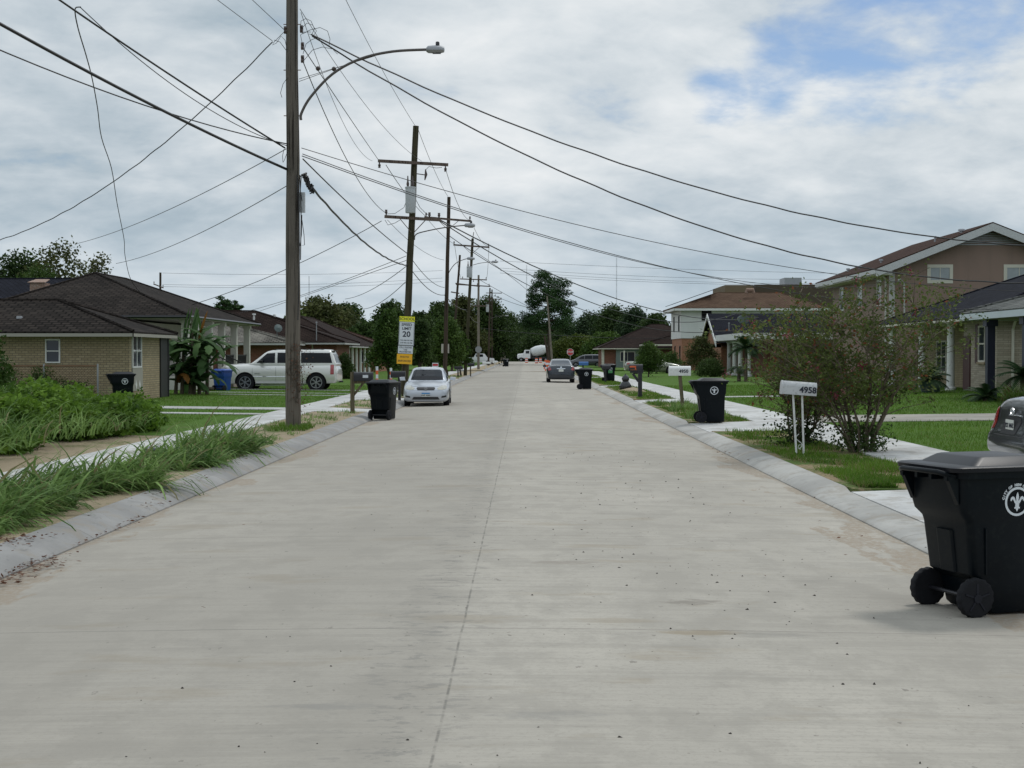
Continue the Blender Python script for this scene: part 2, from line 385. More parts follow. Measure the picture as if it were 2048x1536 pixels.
leafmat('leaf_pine', (.014, .040, .014), (.060, .115, .036), .15, None, 0, .35)
leafmat('blade_lawn', (.050, .118, .012), (.15, .26, .035), .35, (.20, .19, .08), .05, .6)
leafmat('blade_tall', (.028, .080, .014), (.28, .42, .13), .35, (.22, .20, .10), .06, 1.2)
leafmat('blade_dry', (.16, .13, .06), (.28, .23, .12), .3, None, 0, 2)
leafmat('leaf_dead', (.07, .03, .02), (.17, .085, .05), .2, None, 0, 3)
leafmat('leaf_rust', (.10, .04, .02), (.17, .075, .03), .2, None, 0, 3)

# ---------------------------------------------------------------- mesh helpers
COL = scene.collection
def mats(ms):
    if isinstance(ms, str): ms = [ms]
    return [MATS[m] for m in ms]
class MB:
    def __init__(s): s.v = []; s.f = []; s.m = []
    def add(s, vs, fs, mi=0):
        o = len(s.v); s.v += [tuple(v) for v in vs]
        for f in fs: s.f.append(tuple(i + o for i in f)); s.m.append(mi)
    def hexa(s, p, mi=0):   # p: 8 points, bottom 4 then top 4
        s.add(p, [(3, 2, 1, 0), (4, 5, 6, 7), (0, 1, 5, 4), (1, 2, 6, 5), (2, 3, 7, 6), (3, 0, 4, 7)], mi)
    def box(s, x0, x1, y0, y1, z0, z1, mi=0):
        s.hexa([(x0, y0, z0), (x1, y0, z0), (x1, y1, z0), (x0, y1, z0), (x0, y0, z1), (x1, y0, z1), (x1, y1, z1), (x0, y1, z1)], mi)
    def poly(s, pts, mi=0): s.add(pts, [tuple(range(len(pts)))], mi)
    def slabp(s, pts, d, mi=0):   # polygon extruded by vector d
        d = Vector(d); n = len(pts); a = [Vector(p) for p in pts]; b = [p + d for p in a]
        s.add(a + b, [tuple(range(n))[::-1], tuple(range(n, 2 * n))] + [(i, (i + 1) % n, n + (i + 1) % n, n + i) for i in range(n)], mi)
    def beam(s, p0, p1, w, h, mi=0, up=(0, 0, 1)):
        p0 = Vector(p0); p1 = Vector(p1); d = (p1 - p0).normalized(); u = Vector(up)
        if abs(d.dot(u)) > .97: u = Vector((0, 1, 0))
        a = d.cross(u).normalized() * (w / 2); b = a.cross(d).normalized() * (h / 2)
        s.hexa([p0 - a - b, p0 + a - b, p1 + a - b, p1 - a - b, p0 - a + b, p0 + a + b, p1 + a + b, p1 - a + b], mi)
    def tube(s, pts, r, n=6, mi=0, cap=True):
        pts = [Vector(p) for p in pts]; k = len(pts)
        rs = r if isinstance(r, (list, tuple)) else [r] * k
        ref = None; rings = []
        for i in range(k):
            d = (pts[min(i + 1, k - 1)] - pts[max(i - 1, 0)])
            d = d.normalized() if d.length > 1e-9 else Vector((0, 0, 1))
            if ref is None:
                ref = Vector((0, 0, 1)) if abs(d.z) < .9 else Vector((1, 0, 0))
            a = d.cross(ref); a = a.normalized() if a.length > 1e-6 else d.orthogonal().normalized()
            b = a.cross(d); ref = b if i else b
            rings.append([pts[i] + (a * math.cos(2 * math.pi * j / n) + b * math.sin(2 * math.pi * j / n)) * rs[i] for j in range(n)])
        s.loft(rings, mi, cap)
    def loft(s, rings, mi=0, cap=True, closed=True):
        n = len(rings[0]); vs = [p for r_ in rings for p in r_]; fs = []
        m = n if closed else n - 1
        for i in range(len(rings) - 1):
            for j in range(m):
                fs.append((i * n + j, i * n + (j + 1) % n, (i + 1) * n + (j + 1) % n, (i + 1) * n + j))
        if cap and closed: fs += [tuple(range(n))[::-1], tuple(range((len(rings) - 1) * n, len(rings) * n))]
        s.add(vs, fs, mi)
    def cyl(s, p0, p1, r, n=16, mi=0, r1=None): s.tube([p0, p1], [r, r if r1 is None else r1], n, mi)
    def mesh(s, name, ms, smooth=None, off=None, recalc=True):
        me = bpy.data.meshes.new(name)
        vs = s.v if off is None else [(v[0] - off[0], v[1] - off[1], v[2] - off[2]) for v in s.v]
        me.from_pydata(vs, [], s.f)
        for m in mats(ms): me.materials.append(m)
        me.polygons.foreach_set('material_index', s.m)
        if recalc:
            bm = bmesh.new(); bm.from_mesh(me); bmesh.ops.recalc_face_normals(bm, faces=bm.faces); bm.to_mesh(me); bm.free()
        if smooth:
            me.polygons.foreach_set('use_smooth', [True] * len(me.polygons)); me.set_sharp_from_angle(angle=R(smooth))
        me.update(); return me
    def build(s, name, ms, parent=None, smooth=None, off=None, recalc=True):
        if parent is not None and off is None: off = (0, 0, 0)
        if off == 'w': off = root_loc(parent)
        o = bpy.data.objects.new(name, s.mesh(name, ms, smooth, off, recalc)); COL.objects.link(o)
        if parent is not None: o.parent = parent
        return o
def root_loc(o):
    p = Vector((0, 0, 0))
    while o is not None: p = p + Vector(o.location); o = o.parent
    return p
def thing(name, label, cat, loc=(0, 0, 0), rotz=0, group=None):
    o = bpy.data.objects.new(name, None); COL.objects.link(o); o.location = loc; o.rotation_euler = (0, 0, rotz)
    o.empty_display_size = .3
    o['label'] = label; o['category'] = cat
    if group: o['group'] = group
    return o
def tag(o, label, cat, group=None, kind=None):
    if label: o['label'] = label
    if cat: o['category'] = cat
    if group: o['group'] = group
    if kind: o['kind'] = kind
    return o
def struct(o): o['kind'] = 'structure'; return o
def dup(o, loc, rotz, label, group=None):
    def cp(a, par):
        c = a.copy(); COL.objects.link(c)
        if par is not None: c.parent = par
        for ch in a.children: cp(ch, c)
        return c
    r = cp(o, None); r.location = loc; r.rotation_euler = (0, 0, rotz); r['label'] = label
    if group: r['group'] = group
    return r
def np_mesh(name, verts, faces, ms, parent=None, smooth=False, midx=None):
    # faces: int array (n,k)
    me = bpy.data.meshes.new(name); n, k = faces.shape
    me.vertices.add(len(verts)); me.vertices.foreach_set('co', verts.astype(np.float32).ravel())
    me.loops.add(n * k); me.loops.foreach_set('vertex_index', faces.astype(np.int32).ravel())
    me.polygons.add(n); me.polygons.foreach_set('loop_start', np.arange(0, n * k, k, dtype=np.int32))
    if midx is not None: me.polygons.foreach_set('material_index', midx.astype(np.int32))
    if smooth: me.polygons.foreach_set('use_smooth', np.ones(n, dtype=bool))
    for m in mats(ms): me.materials.append(m)
    me.update(calc_edges=True); me.validate()
    o = bpy.data.objects.new(name, me); COL.objects.link(o)
    if parent is not None: o.parent = parent
    return o
FONT_CACHE = {}
def text(s, size, mat, M, parent, name='lettering', ext=.002, align='CENTER', squash=1.0, bold=0.0, world=False):
    "M maps text plane (x right, y up, z toward the reader) into the parent's space"
    cu = bpy.data.curves.new('t', 'FONT'); cu.body = s; cu.size = size; cu.align_x = align; cu.align_y = 'CENTER'
    cu.extrude = ext; cu.offset = bold; cu.resolution_u = 3
    o = bpy.data.objects.new('t', cu); COL.objects.link(o)
    bpy.context.view_layer.update()
    me = bpy.data.meshes.new_from_object(o.evaluated_get(bpy.context.evaluated_depsgraph_get()))
    bpy.data.objects.remove(o); bpy.data.curves.remove(cu)
    me.name = name; me.transform(Matrix.Diagonal((squash, 1, 1, 1))); me.transform(M)
    if world: me.transform(Matrix.Translation(-root_loc(parent)))
    me.materials.clear(); me.materials.append(MATS[mat])
    r = bpy.data.objects.new(name, me); COL.objects.link(r)
    if parent is not None: r.parent = parent
    return r
def frame_M(origin, right, up):
    r_ = Vector(right).normalized(); u = Vector(up).normalized(); n = r_.cross(u)
    return Matrix.Translation(origin) @ Matrix((r_, u, n)).transposed().to_4x4()

# ---------------------------------------------------------------- foliage
def leaves(P, size, rng, aspect=2.0, up=.35, jitter=.35):
    n = len(P)
    d = rng.normal(size=(n, 3)); d[:, 2] *= (.12 if up > 2 else 1); d[:, 2] = d[:, 2] * .7 + up * 0; d /= np.linalg.norm(d, axis=1)[:, None] + 1e-9
    r_ = rng.normal(size=(n, 3)); r_[:, 2] += up; b = np.cross(d, r_); b /= np.linalg.norm(b, axis=1)[:, None] + 1e-9
    l = size * (1 - jitter + 2 * jitter * rng.random(n))[:, None]
    w = l / aspect
    v = np.stack([P - d * l * .5, P + b * w * .5 + d * l * .05, P + d * l * .5, P - b * w * .5 + d * l * .05], 1).reshape(-1, 3)
    f = np.arange(4 * n).reshape(n, 4)
    return v, f
def blobpts(blobs, n, rng, shell=.55, gap=.0, gscale=1.2):
    vol = np.array([b[3] * b[4] * b[5] for b in blobs]) ** .72; cnt = (vol / vol.sum() * n).astype(int) + 1
    out = []
    for b, c in zip(blobs, cnt):
        d = rng.normal(size=(c, 3)); d /= np.linalg.norm(d, axis=1)[:, None]
        u = rng.random(c) ** .6; rr = shell * .3 + (1 - shell * .3) * u
        # lumpy outline
        lump = 1 + .16 * np.sin(d[:, 0] * 5 + b[0] * 3) * np.cos(d[:, 2] * 6 + b[1] * 2) + .10 * np.sin(d[:, 1] * 11 + d[:, 2] * 9 + b[2])
        p = d * (rr * lump)[:, None] * np.array(b[3:6]) + np.array(b[:3])
        out.append(p)
    P = np.concatenate(out)
    if gap > 0:
        s = gscale
        g = np.sin(P[:, 0] * 2.1 * s + 1) * np.sin(P[:, 1] * 1.9 * s + 2) * np.sin(P[:, 2] * 2.3 * s) + .5 * np.sin(P[:, 0] * 5.3 * s) * np.sin(P[:, 2] * 4.7 * s + P[:, 1] * 3.1 * s)
        P = P[(g > -gap) | (rng.random(len(P)) < .18)] if gap < 1 else P
    return P
def crown_blobs(rng, h0, h1, rad, n, squash=.8, top=.55):
    bl = []
    for i in range(n):
        t = (i + .5) / n; z = h0 + (h1 - h0) * t
        prof = math.sin(math.pi * (.12 + .80 * t) ** top) if top != 1 else math.sin(math.pi * t)
        a = i * 2.4 + rng.random() * .8; r_ = rad * prof * (.30 + .45 * rng.random())
        s = rad * (.30 + .26 * rng.random()) * (.75 + .4 * prof)
        bl.append((math.cos(a) * r_, math.sin(a) * r_, z, s, s, s * squash))
    return bl
def tree_meshes(seed, H, rad, h0, nb, nleaf, leaf, mat, trunk_r=.18, gap=.0, bark='bark', squash=.8, aspect=1.8, shell=.55, nlimb=7):
    rng = np.random.default_rng(seed)
    bl = crown_blobs(rng, h0 + rad * .22, H - rad * .3, rad, nb, squash)
    P = blobpts(bl, nleaf, rng, shell, gap, 2.2 / max(rad, .5))
    v, f = leaves(P, leaf, rng, aspect)
    tb = MB()
    top = h0 + (H - h0) * .55
    pts = [(0, 0, -.3), (rng.normal() * .05, 0, h0 * .5), (rng.normal() * .12, rng.normal() * .12, h0), (rng.normal() * .25, rng.normal() * .25, top)]
    tb.tube(pts, [trunk_r * 1.25, trunk_r, trunk_r * .8, trunk_r * .3], 8)
    for b in bl[:nlimb]:
        z0 = h0 * .75 + (b[2] - h0) * .35 * rng.random()
        mid = (b[0] * .45, b[1] * .45, z0 + (b[2] - z0) * .55)
        tb.tube([(pts[2][0] * .8, pts[2][1] * .8, z0), mid, b[:3]], [trunk_r * .5, trunk_r * .32, trunk_r * .1], 5)
    return (v, f), tb
def make_tree(name, label, cat, loc, seed, H, rad, h0, nb, nleaf, leaf, mat, rot=0, group=None, **kw):
    root = thing(name, label, cat, loc, rot, group)
    (v, f), tb = tree_meshes(seed, H, rad, h0, nb, nleaf, leaf, mat, **kw)
    tb.build('trunk', kw.get('bark', 'bark'), root, 60)
    np_mesh('crown', v, f, mat, root)
    return root
def arcs(base, dirs, length, width, droop, rng, seg=4):
    "arching grass blades: base (n,3), dirs (n,2) lean, length (n)"
    n = len(base); t = np.linspace(0, 1, seg + 1)
    az_ = np.arctan2(dirs[:, 1], dirs[:, 0]); lean = np.hypot(dirs[:, 0], dirs[:, 1])
    side = np.stack([-np.sin(az_), np.cos(az_), np.zeros(n)], 1)
    tw = rng.normal(size=n) * .8; side = side * np.cos(tw)[:, None] + np.stack([np.cos(az_), np.sin(az_), np.zeros(n)], 1) * np.sin(tw)[:, None]
    V = np.zeros((n, seg + 1, 2, 3)); p = base.copy(); ang = np.clip(lean, 0, 1.5)
    for i in range(seg + 1):
        w = width * (1 - t[i]) ** .7 * (.55 + .45 * min(1, t[i] * 4 + .3)); w = np.maximum(w, .0006)[:, None]
        V[:, i, 0] = p - side * w * .5; V[:, i, 1] = p + side * w * .5
        st = (length / seg)
        a = ang + droop * t[i]
        hx = np.sin(a) * st; hz = np.cos(a) * st
        p = p + np.stack([np.cos(az_) * hx, np.sin(az_) * hx, hz], 1)
    v = V.reshape(-1, 3); k = (seg + 1) * 2; f = []
    base_i = (np.arange(n) * k)[:, None]
    for i in range(seg):
        f.append(base_i + np.array([i * 2, i * 2 + 1, i * 2 + 3, i * 2 + 2]))
    return v, np.stack(f, 1).reshape(-1, 4)
def gz(x): return .12 + .012 * max(0, abs(x) - 7.2)
def gza(x): return .12 + .012 * np.maximum(0, np.abs(x) - 7.2)
def merge(parts):
    vs, fs, o = [], [], 0
    for v, f in parts: vs.append(v); fs.append(f + o); o += len(v)
    return np.concatenate(vs), np.concatenate(fs)
# ================================================================ SETTING
RXL, RXR, RC = -4.1, 3.55, -.39
def rz(x):
    t = (x - RC) / (RXR - RC if x > RC else RC - RXL)
    return .055 * (1 - min(1, abs(t)) ** 1.6) - .012
g = MB(); g.poly([(-1800, -60, -.06), (1800, -60, -.06), (1800, 3500, -.06), (-1800, 3500, -.06)])
struct(g.build('ground', 'far_ground'))
g = MB(); xs = [RXL, -3.7, -3, -2, -1, RC - .012, RC + .012, .4, 1.4, 2.4, 3.1, RXR]; ys = [-6, 4, 8, 12, 20, 40, 80, 160, 345]
g.loft([[(x, y, rz(x)) for x in xs] for y in ys], closed=False)
o = struct(g.build('road', 'road_concrete', recalc=False, smooth=60))
o = MB(); o.box(-70, RXL - .002, 139.5, 150.5, -.3, .012); o.box(RXR + .002, 70, 139.5, 150.5, -.3, .012); o.box(RXL + .001, RXR - .001, 143.5, 146.5, -.2, .050)
struct(o.build('cross_street', 'cross_road'))
o = MB(); o.box(-90, 90, 345.01, 356, -.3, .01); struct(o.build('far_cross_street', 'old_concrete'))
SEG = [(-6, 139.4), (150.6, 344.9)]
def kerb(side, x0, drives, matn, name):
    k = MB()
    for a, b in SEG:
        ys_ = [a]
        for d0, d1 in drives:
            if a < d0 < b: ys_ += [d0 - .5, d0, d1, d1 + .5]
        ys_ = sorted(ys_ + list(np.arange(a, min(b, 60), 1.5)[1:]) + [b])
        rings = []
        for y in ys_:
            low = any(d0 - .01 <= y <= d1 + .01 for d0, d1 in drives)
            h = .075 if low else .125
            rng_ = math.sin(y * 3.7) * .006
            prof = [(0, -.25), (0, .0), (.025, .022), (.13, h * .62), (.28, h - .012), (.41 + rng_ * 1.5, h), (.435, h - .02), (.435, -.25)]
            rings.append([(x0 + side * u, y, z) for u, z in prof])
        k.loft(rings)
    return struct(k.build(name, matn, smooth=35))
DR = [(8.2, 17.7), (31, 35.2), (49.5, 53), (74, 77.5), (101, 105)]
DL = [(-5, -2), (41.5, 44.3), (52, 55.6), (62, 66), (95, 99)]
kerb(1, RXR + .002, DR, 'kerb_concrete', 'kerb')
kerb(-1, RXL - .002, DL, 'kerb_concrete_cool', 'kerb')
# verges, sidewalks, lawns
def strip(x0, x1, y0, y1, z0, z1, b=-.3):
    return [(x0, y0, b), (x1, y0, b), (x1, y1, b), (x0, y1, b), (x0, y0, z0), (x1, y0, z1), (x1, y1, z1), (x0, y1, z0)]
vl, vr, sl, sr, ll, lr, dv = MB(), MB(), MB(), MB(), MB(), MB(), MB()
for a, b in SEG:
    for (mm_, x0, x1, dd) in ((vl, -6.05, RXL - .437, DL), (vr, RXR + .437, 5.55, DR)):
        y = a
        for d0, d1 in dd:
            if not (a - 5 < d0 < b): continue
            if d0 > y: mm_.box(x0, x1, y, d0, -.3, .115)
            y = d1
        mm_.box(x0, x1, y, b, -.3, .115)
    sl.box(-7.15, -6.052, a, b, -.3, .135); sr.box(5.552, 7.05, a, b, -.3, .135)
    ll.hexa(strip(-60, -7.152, max(a, 29), b, gz(60), .125)); lr.hexa(strip(7.052, 60, a, b, .125, gz(60)))
struct(vl.build('verge', 'verge_sandy')); struct(vr.build('verge', 'verge_grassy'))
struct(sl.build('sidewalk', 'sidewalk_concrete')); struct(sr.build('sidewalk', 'sidewalk_concrete'))
struct(ll.build('lawn', 'lawn_grass')); struct(lr.build('lawn', 'lawn_grass'))
o = MB(); o.hexa(strip(-60, -7.152, -6, 28.998, gz(60), .12)); struct(o.build('dirt_lot', 'verge_sandy'))
def ramp(x0, x1, y0, y1, z0, z1): dv.hexa(strip(x0, x1, y0, y1, z0, z1, -.2))
for d0, d1 in DR: ramp(RXR + .43, 5.55, d0 + .003, d1 - .003, .078, .136)
for d0, d1 in DL[1:]: ramp(-6.05, RXL - .43, d0 + .003, d1 - .003, .136, .078)
struct(dv.build('driveway', 'sidewalk_concrete'))
dv = MB()
def path(x0, x1, y0, y1):
    z0, z1 = gz(x0) + .022, gz(x1) + .022; dv.hexa(strip(x0, x1, y0, y1, z0, z1, -.2))
path(-13.5, -7.153, 42.3, 43.9); path(-12.4, -7.153, 38.9, 39.7); path(-14, -7.153, 59.6, 60.0); path(-14.6, -7.153, 64.6, 65.2)
path(-12, -7.153, 56.6, 57)
path(7.053, 14, 54.6, 55.8); path(7.053, 15.6, 10, 20.8)
struct(dv.build('path', 'driveway_concrete'))
dv = MB(); path(7.053, 17.5, 34.6, 38.2); struct(dv.build('driveway', 'old_concrete'))
dv = MB(); dv.box(7.3, 17, 49.2, 53.0, -.2, .16)
path(-7.9, -7.154, 29.2, 38.8)
rng = np.random.default_rng(5)

# ------------------------------------------------ grass (nobody could count it)
def lawn_blades(name, label, x0, x1, y0, y1, n, h, mat, w=.012, mask=None, near_bias=1.7, seg=1):
    r_ = np.random.default_rng(int(abs(x0 * 10) + y0))
    X = x0 + (x1 - x0) * r_.random(n); Y = y0 + (y1 - y0) * r_.random(n) ** near_bias
    P = np.stack([X, Y, np.where(np.abs(X) > 7.1, gza(X), .115) - .004], 1)
    if mask is not None: P = P[mask(P[:, 0], P[:, 1])]
    n = len(P); d = r_.normal(size=(n, 2)) * .45
    sc = 1 + P[:, 1] / 40
    v, f = arcs(P, d, h * (.6 + .8 * r_.random(n)), w * sc, .5, r_, seg)
    o = np_mesh(name, v, f, mat); tag(o, label, 'grass', kind='stuff'); return o
def hole(rects):
    def m(X, Y):
        k = np.ones(len(X), bool)
        for a, b, c, d in rects: k &= ~((X > a) & (X < b) & (Y > c) & (Y < d))
        return k
    return m
lawn_blades('grass', 'mown green grass on the lawns right of the street', 7.1, 19, 21, 75, 120000, .075, 'blade_lawn', .011,
            hole([(7, 17.5, 34.5, 38.3), (7, 14, 54.5, 55.9)]))
lawn_blades('grass', 'mown green grass on the lawns left of the street', -17, -7.2, 29, 75, 90000, .055, 'blade_lawn', .010,
            hole([(-13.6, -7, 42.2, 44), (-12.5, -7, 38.8, 39.8), (-15, -7, 59.5, 60.1), (-15, -7, 64.5, 65.3), (-8, -7, 28, 38), (-12, -7, 56.5, 57.1)]))
def patchy(s, t):
    def m(X, Y):
        g = np.sin(X * 3.1 + s) * np.sin(Y * 1.3 + s * 2) + .6 * np.sin(X * 7 + Y * 2.9 + s) + .4 * np.sin(Y * 4.1)
        k = g > t
        for d0, d1 in (DR if s > 0 else DL): k &= ~((Y > d0 - .1) & (Y < d1 + .1))
        return k
    return m
lawn_blades('grass', 'patchy grass and weeds between the right kerb and the sidewalk', 4.12, 5.5, 17.8, 110, 45000, .10, 'blade_lawn', .010, patchy(1, -.15), 1.9, 2)
lawn_blades('grass', 'thin scattered grass on the sandy strip around the big pole', -6.0, -4.65, 24, 110, 16000, .10, 'blade_tall', .010, patchy(-1, .25), 1.6, 2)
lawn_blades('grass', 'dry straw coloured grass on the right roadside strip', 4.1, 5.5, 17.8, 40, 5000, .09, 'blade_dry', .009, patchy(1.7, .4), 1.5, 2)
lawn_blades('grass', 'small weeds at the foot of the mailboxes and poles', 4.15, 5.45, 35.5, 48, 7000, .22, 'blade_tall', .011, patchy(2.2, .7), 1, 3)
# tall grass leaning over the left kerb
def tallgrass(name, label, n, fx, h, mat, seed, lean, w=.016, ys_=(10.4, 27.5), cat='grass', exp=1.15):
    r_ = np.random.default_rng(seed)
    Y = ys_[0] + (ys_[1] - ys_[0]) * r_.random(n) ** exp; a, b = fx
    cl = np.round(Y * 1.7) ; cx_ = (np.sin(cl * 12.9898) * 43758.5453) % 1
    X = a + (b - a) * np.clip(cx_ * .5 + r_.random(n) * .62 - .06, 0, 1)
    hh = h * (.28 + .95 * r_.random(n) ** 1.3) * (.72 + .42 * ((np.sin(cl * 78.233) * 4375.85) % 1))
    hh *= np.clip((28.5 - Y) / 4, .5, 1) * (.72 + .45 * np.clip((np.sin(Y * 1.9) + np.sin(Y * .83 + 1)) , -1, 1))
    P = np.stack([X, Y, np.full(n, .11)], 1)
    d = r_.normal(size=(n, 2)) * .55 + np.array(lean)
    v, f = arcs(P, d, hh, np.full(n, w) * (.5 + .9 * r_.random(n)), .9 + 1.3 * r_.random(n), r_, 5)
    o = np_mesh(name, v, f, mat); return tag(o, label, cat, kind='stuff')
tallgrass('tall_grass', 'tall wind-bent green grass overhanging the left kerb', 10500, (-5.95, -4.55), .80, 'blade_tall', 3, (.45, .12), .044)
tallgrass('tall_grass', 'lower grass filling the left kerb strip between tall blades', 14000, (-5.8, -4.62), .42, 'blade_tall', 4, (.35, .0), .024)
tallgrass('seed_heads', 'dry brown grass stems in the left roadside tuft', 1400, (-5.8, -4.6), .85, 'blade_dry', 9, (.6, .2), .009)
# overgrown lot: weedy bushes left of the sidewalk
r_ = np.random.default_rng(21); bl = []
for i in range(46):
    y = 20.3 + 11.5 * r_.random(); x = -8.4 - r_.random() * (1.2 + (32 - y) * .18) * 1.3
    hgt = 1.26 * (.42 + .5 * r_.random()) * (.55 + .6 * min(1, (abs(x) - 7.9) / 1.8))
    bl.append((x, y, .1 + hgt * .48, .55, .6, hgt * .55))
bl += [(-8.0, 30.4, .42, .45, .7, .38), (-8.2, 28.6, .5, .5, .7, .45)]
P = blobpts(bl, 52000, r_, .9); P = P[P[:, 2] > .12]
o = np_mesh('weeds', *leaves(P, .115, r_, 1.6, .6), 'leaf_weed'); tag(o, 'bright green leafy weeds in the overgrown lot left of the sidewalk', 'weeds', kind='stuff')
n = 2600; Y = 17.5 + 13 * r_.random(n); X = -7.7 - 3.2 * r_.random(n)
P = np.stack([X, Y, np.full(n, .3) + .45 * np.clip((np.abs(X) - 7.8) / 2, 0, 1)], 1)
v, f = arcs(P, r_.normal(size=(n, 2)) * .35 + np.array((.25, 0)), .35 + .5 * r_.random(n), np.full(n, .034), 1.7, r_, 5)
o = np_mesh('tall_grass', v, f, 'blade_tall'); tag(o, 'long arching grass rising among the leafy weeds of the overgrown lot', 'grass', kind='stuff')
# tall hedge at the far left edge
root = thing('hedge_shrub', 'tall dark green shrub cut off by the left edge of the view', 'shrub', (-13.6, 36.2, .1))
bl = [(-.2, 0, .9, 1.0, .8, .9), (-.4, .3, 1.9, .8, .8, .75), (.35, -.1, 1.1, .45, .6, .7), (-.9, 0, 2.2, .7, .7, .7)]
P = blobpts(bl, 9000, r_, .8); np_mesh('crown', *leaves(P, .10, r_, 1.8), 'leaf_mid', root)
t = MB(); t.tube([(-.3, 0, -.1), (-.3, .1, 1), (-.5, .1, 2)], [.08, .06, .03], 6); t.tube([(-.1, 0, -.1), (.2, 0, 1)], [.05, .02], 6); t.build('trunk', 'bark', root)
# debris: pebbles and dead leaves on the road
def pebbles(name, label, n, region, size, mat, seed, cat):
    r_ = np.random.default_rng(seed); V = []; F = []
    base = np.array([(1, 0, 0), (.3, .9, 0), (-.8, .5, 0), (-.8, -.6, 0), (.3, -.9, 0), (.1, 0, .7)])
    fa = np.array([(0, 1, 5), (1, 2, 5), (2, 3, 5), (3, 4, 5), (4, 0, 5)])
    for i in range(n):
        x, y = region(r_)
        s = size * (.4 + 1.2 * r_.random() ** 2); a = r_.random() * 6.28
        M2 = np.array([[math.cos(a), -math.sin(a), 0], [math.sin(a), math.cos(a), 0], [0, 0, 1]])
        V.append((base * s * (1 + .3 * r_.normal(size=(6, 1)))) @ M2.T + np.array((x, y, rz(x) + .001))); F.append(fa + 6 * i)
    o = np_mesh(name, np.concatenate(V), np.concatenate(F), mat); return tag(o, label, cat, kind='stuff')
pebbles('gravel', 'small dark pebbles scattered over the concrete road', 170, lambda q: (q.normal() * .8 + (1.0 if q.random() < .6 else -2.2 + 1.5 * q.random()), 6 + 18 * q.random() ** 1.4), (.0062), 'debris_dark', 31, 'gravel')
pebbles('gravel', 'gravel crumbs trailed down the right lane', 150, lambda q: (1.5 + q.normal() * .7 + .3 * math.sin(int(q.random() * 6)), 11 + 7 * int(q.random() * 3) + q.normal() * 1.3), .0085, 'debris_dark', 32, 'gravel')
def litter(name, label, pts, mat, size, seed):
    r_ = np.random.default_rng(seed); P = []
    for (x, y, z, sx, sy, n) in pts: P.append(np.stack([x + r_.normal(size=n) * sx, y + r_.normal(size=n) * sy, z + r_.random(n) * .03], 1))
    P = np.concatenate(P); o = np_mesh(name, *leaves(P, size, r_, 2.4, 3.0), mat); return tag(o, label, 'dead leaves', kind='stuff')
litter('dead_leaves', 'brown dead leaves in the gutter at the near left', [(-4.45, 12.6, .12, .12, .25, 120), (-4.02, 11.9, .015, .12, .25, 170), (-3.97, 11.2, .01, .08, .25, 90), (-4.05, 14.5, .02, .04, .8, 60), (-4.35, 18.5, .1, .1, 1.5, 80), (-4.3, 16.3, .06, .12, .3, 40), (3.55, 25, .03, .15, .8, 50), (2.9, 14, .02, .7, 3, 14), (-1.8, 11.2, .03, 1.3, 2, 6), (.2, 13.5, .05, .8, 3, 8), (5, 21, .14, .4, 2, 60), (4.8, 41, .14, .3, 1.5, 40)], 'leaf_dead', .045, 8)

# ================================================================ POLES
def catenary(a, b, sag, n=22):
    a = Vector(a); b = Vector(b)
    return [a.lerp(b, i / n) - Vector((0, 0, 4 * sag * (i / n) * (1 - i / n))) for i in range(n + 1)]
def wire(label, A, B, mid=None, r=.009, mat='wire_black', wob=0.0, name='overhead_wire'):
    a = W(*A) if isinstance(A, tuple) else A; b = W(*B) if isinstance(B, tuple) else B
    sag = 0.25
    if mid:
        inv = CR.transposed(); best = None
        for i in range(1, 200):
            t = i / 200; p = a.lerp(b, t); c = inv @ (p - Vector((0, 0, 1.75))); x = 1024 - c.x / c.z * FPX
            if best is None or abs(x - mid[0]) < best[0]: best = (abs(x - mid[0]), t, p)
        _, t, p = best; tgt = W(mid[0], mid[1], p.y); sag = (p.z - tgt.z) / (4 * t * (1 - t))
    pts = catenary(a, b, sag, 60 if wob else 24)
    if wob: pts = [p + Vector((0, 0, wob * math.sin(i * 1.3) * (.6 + .4 * math.sin(i * .37)))) for i, p in enumerate(pts)]
    m = MB(); m.tube(pts, r, 5); off = pts[0]
    o = bpy.data.objects.new(name, m.mesh(name, mat, 70, off)); o.location = off; COL.objects.link(o)
    return tag(o, label, 'overhead wire')
def polyline_wire(label, pts, r=.008, mat='wire_black'):
    P = [W(*p) for p in pts]; out = []
    for i in range(len(P) - 1):
        p0, p1, p2, p3 = P[max(i - 1, 0)], P[i], P[i + 1], P[min(i + 2, len(P) - 1)]
        for k in range(5):
            t = k / 5
            out.append(.5 * ((2 * p1) + (p2 - p0) * t + (2 * p0 - 5 * p1 + 4 * p2 - p3) * t * t + (3 * p1 - p0 - 3 * p2 + p3) * t ** 3))
    out.append(P[-1]); m = MB(); m.tube(out, r, 5)
    o = bpy.data.objects.new('overhead_wire', m.mesh('overhead_wire', mat, 70, out[0])); o.location = out[0]; COL.objects.link(o)
    return tag(o, label, 'overhead wire')
def pole(label, base, top, r0, r1, mat, group='utility poles along the street'):
    base = Vector(base); top = Vector(top)
    root = thing('utility_pole', label, 'utility pole', base, 0, group)
    s = MB(); n = 14; k = 12; r_ = random.Random(int(base.y * 7))
    bend = [Vector((r_.uniform(-.012, .012), 0, 0)) for _ in range(k + 1)]
    s.tube([Vector((0, 0, -.3)) if i == 0 else (top - base) * (i / k) + bend[i] for i in range(k + 1)], [r0 + (r1 - r0) * i / k for i in range(k + 1)], n)
    s.build('shaft', mat, root, 40)
    root['_t'] = 0; del root['_t']
    return root
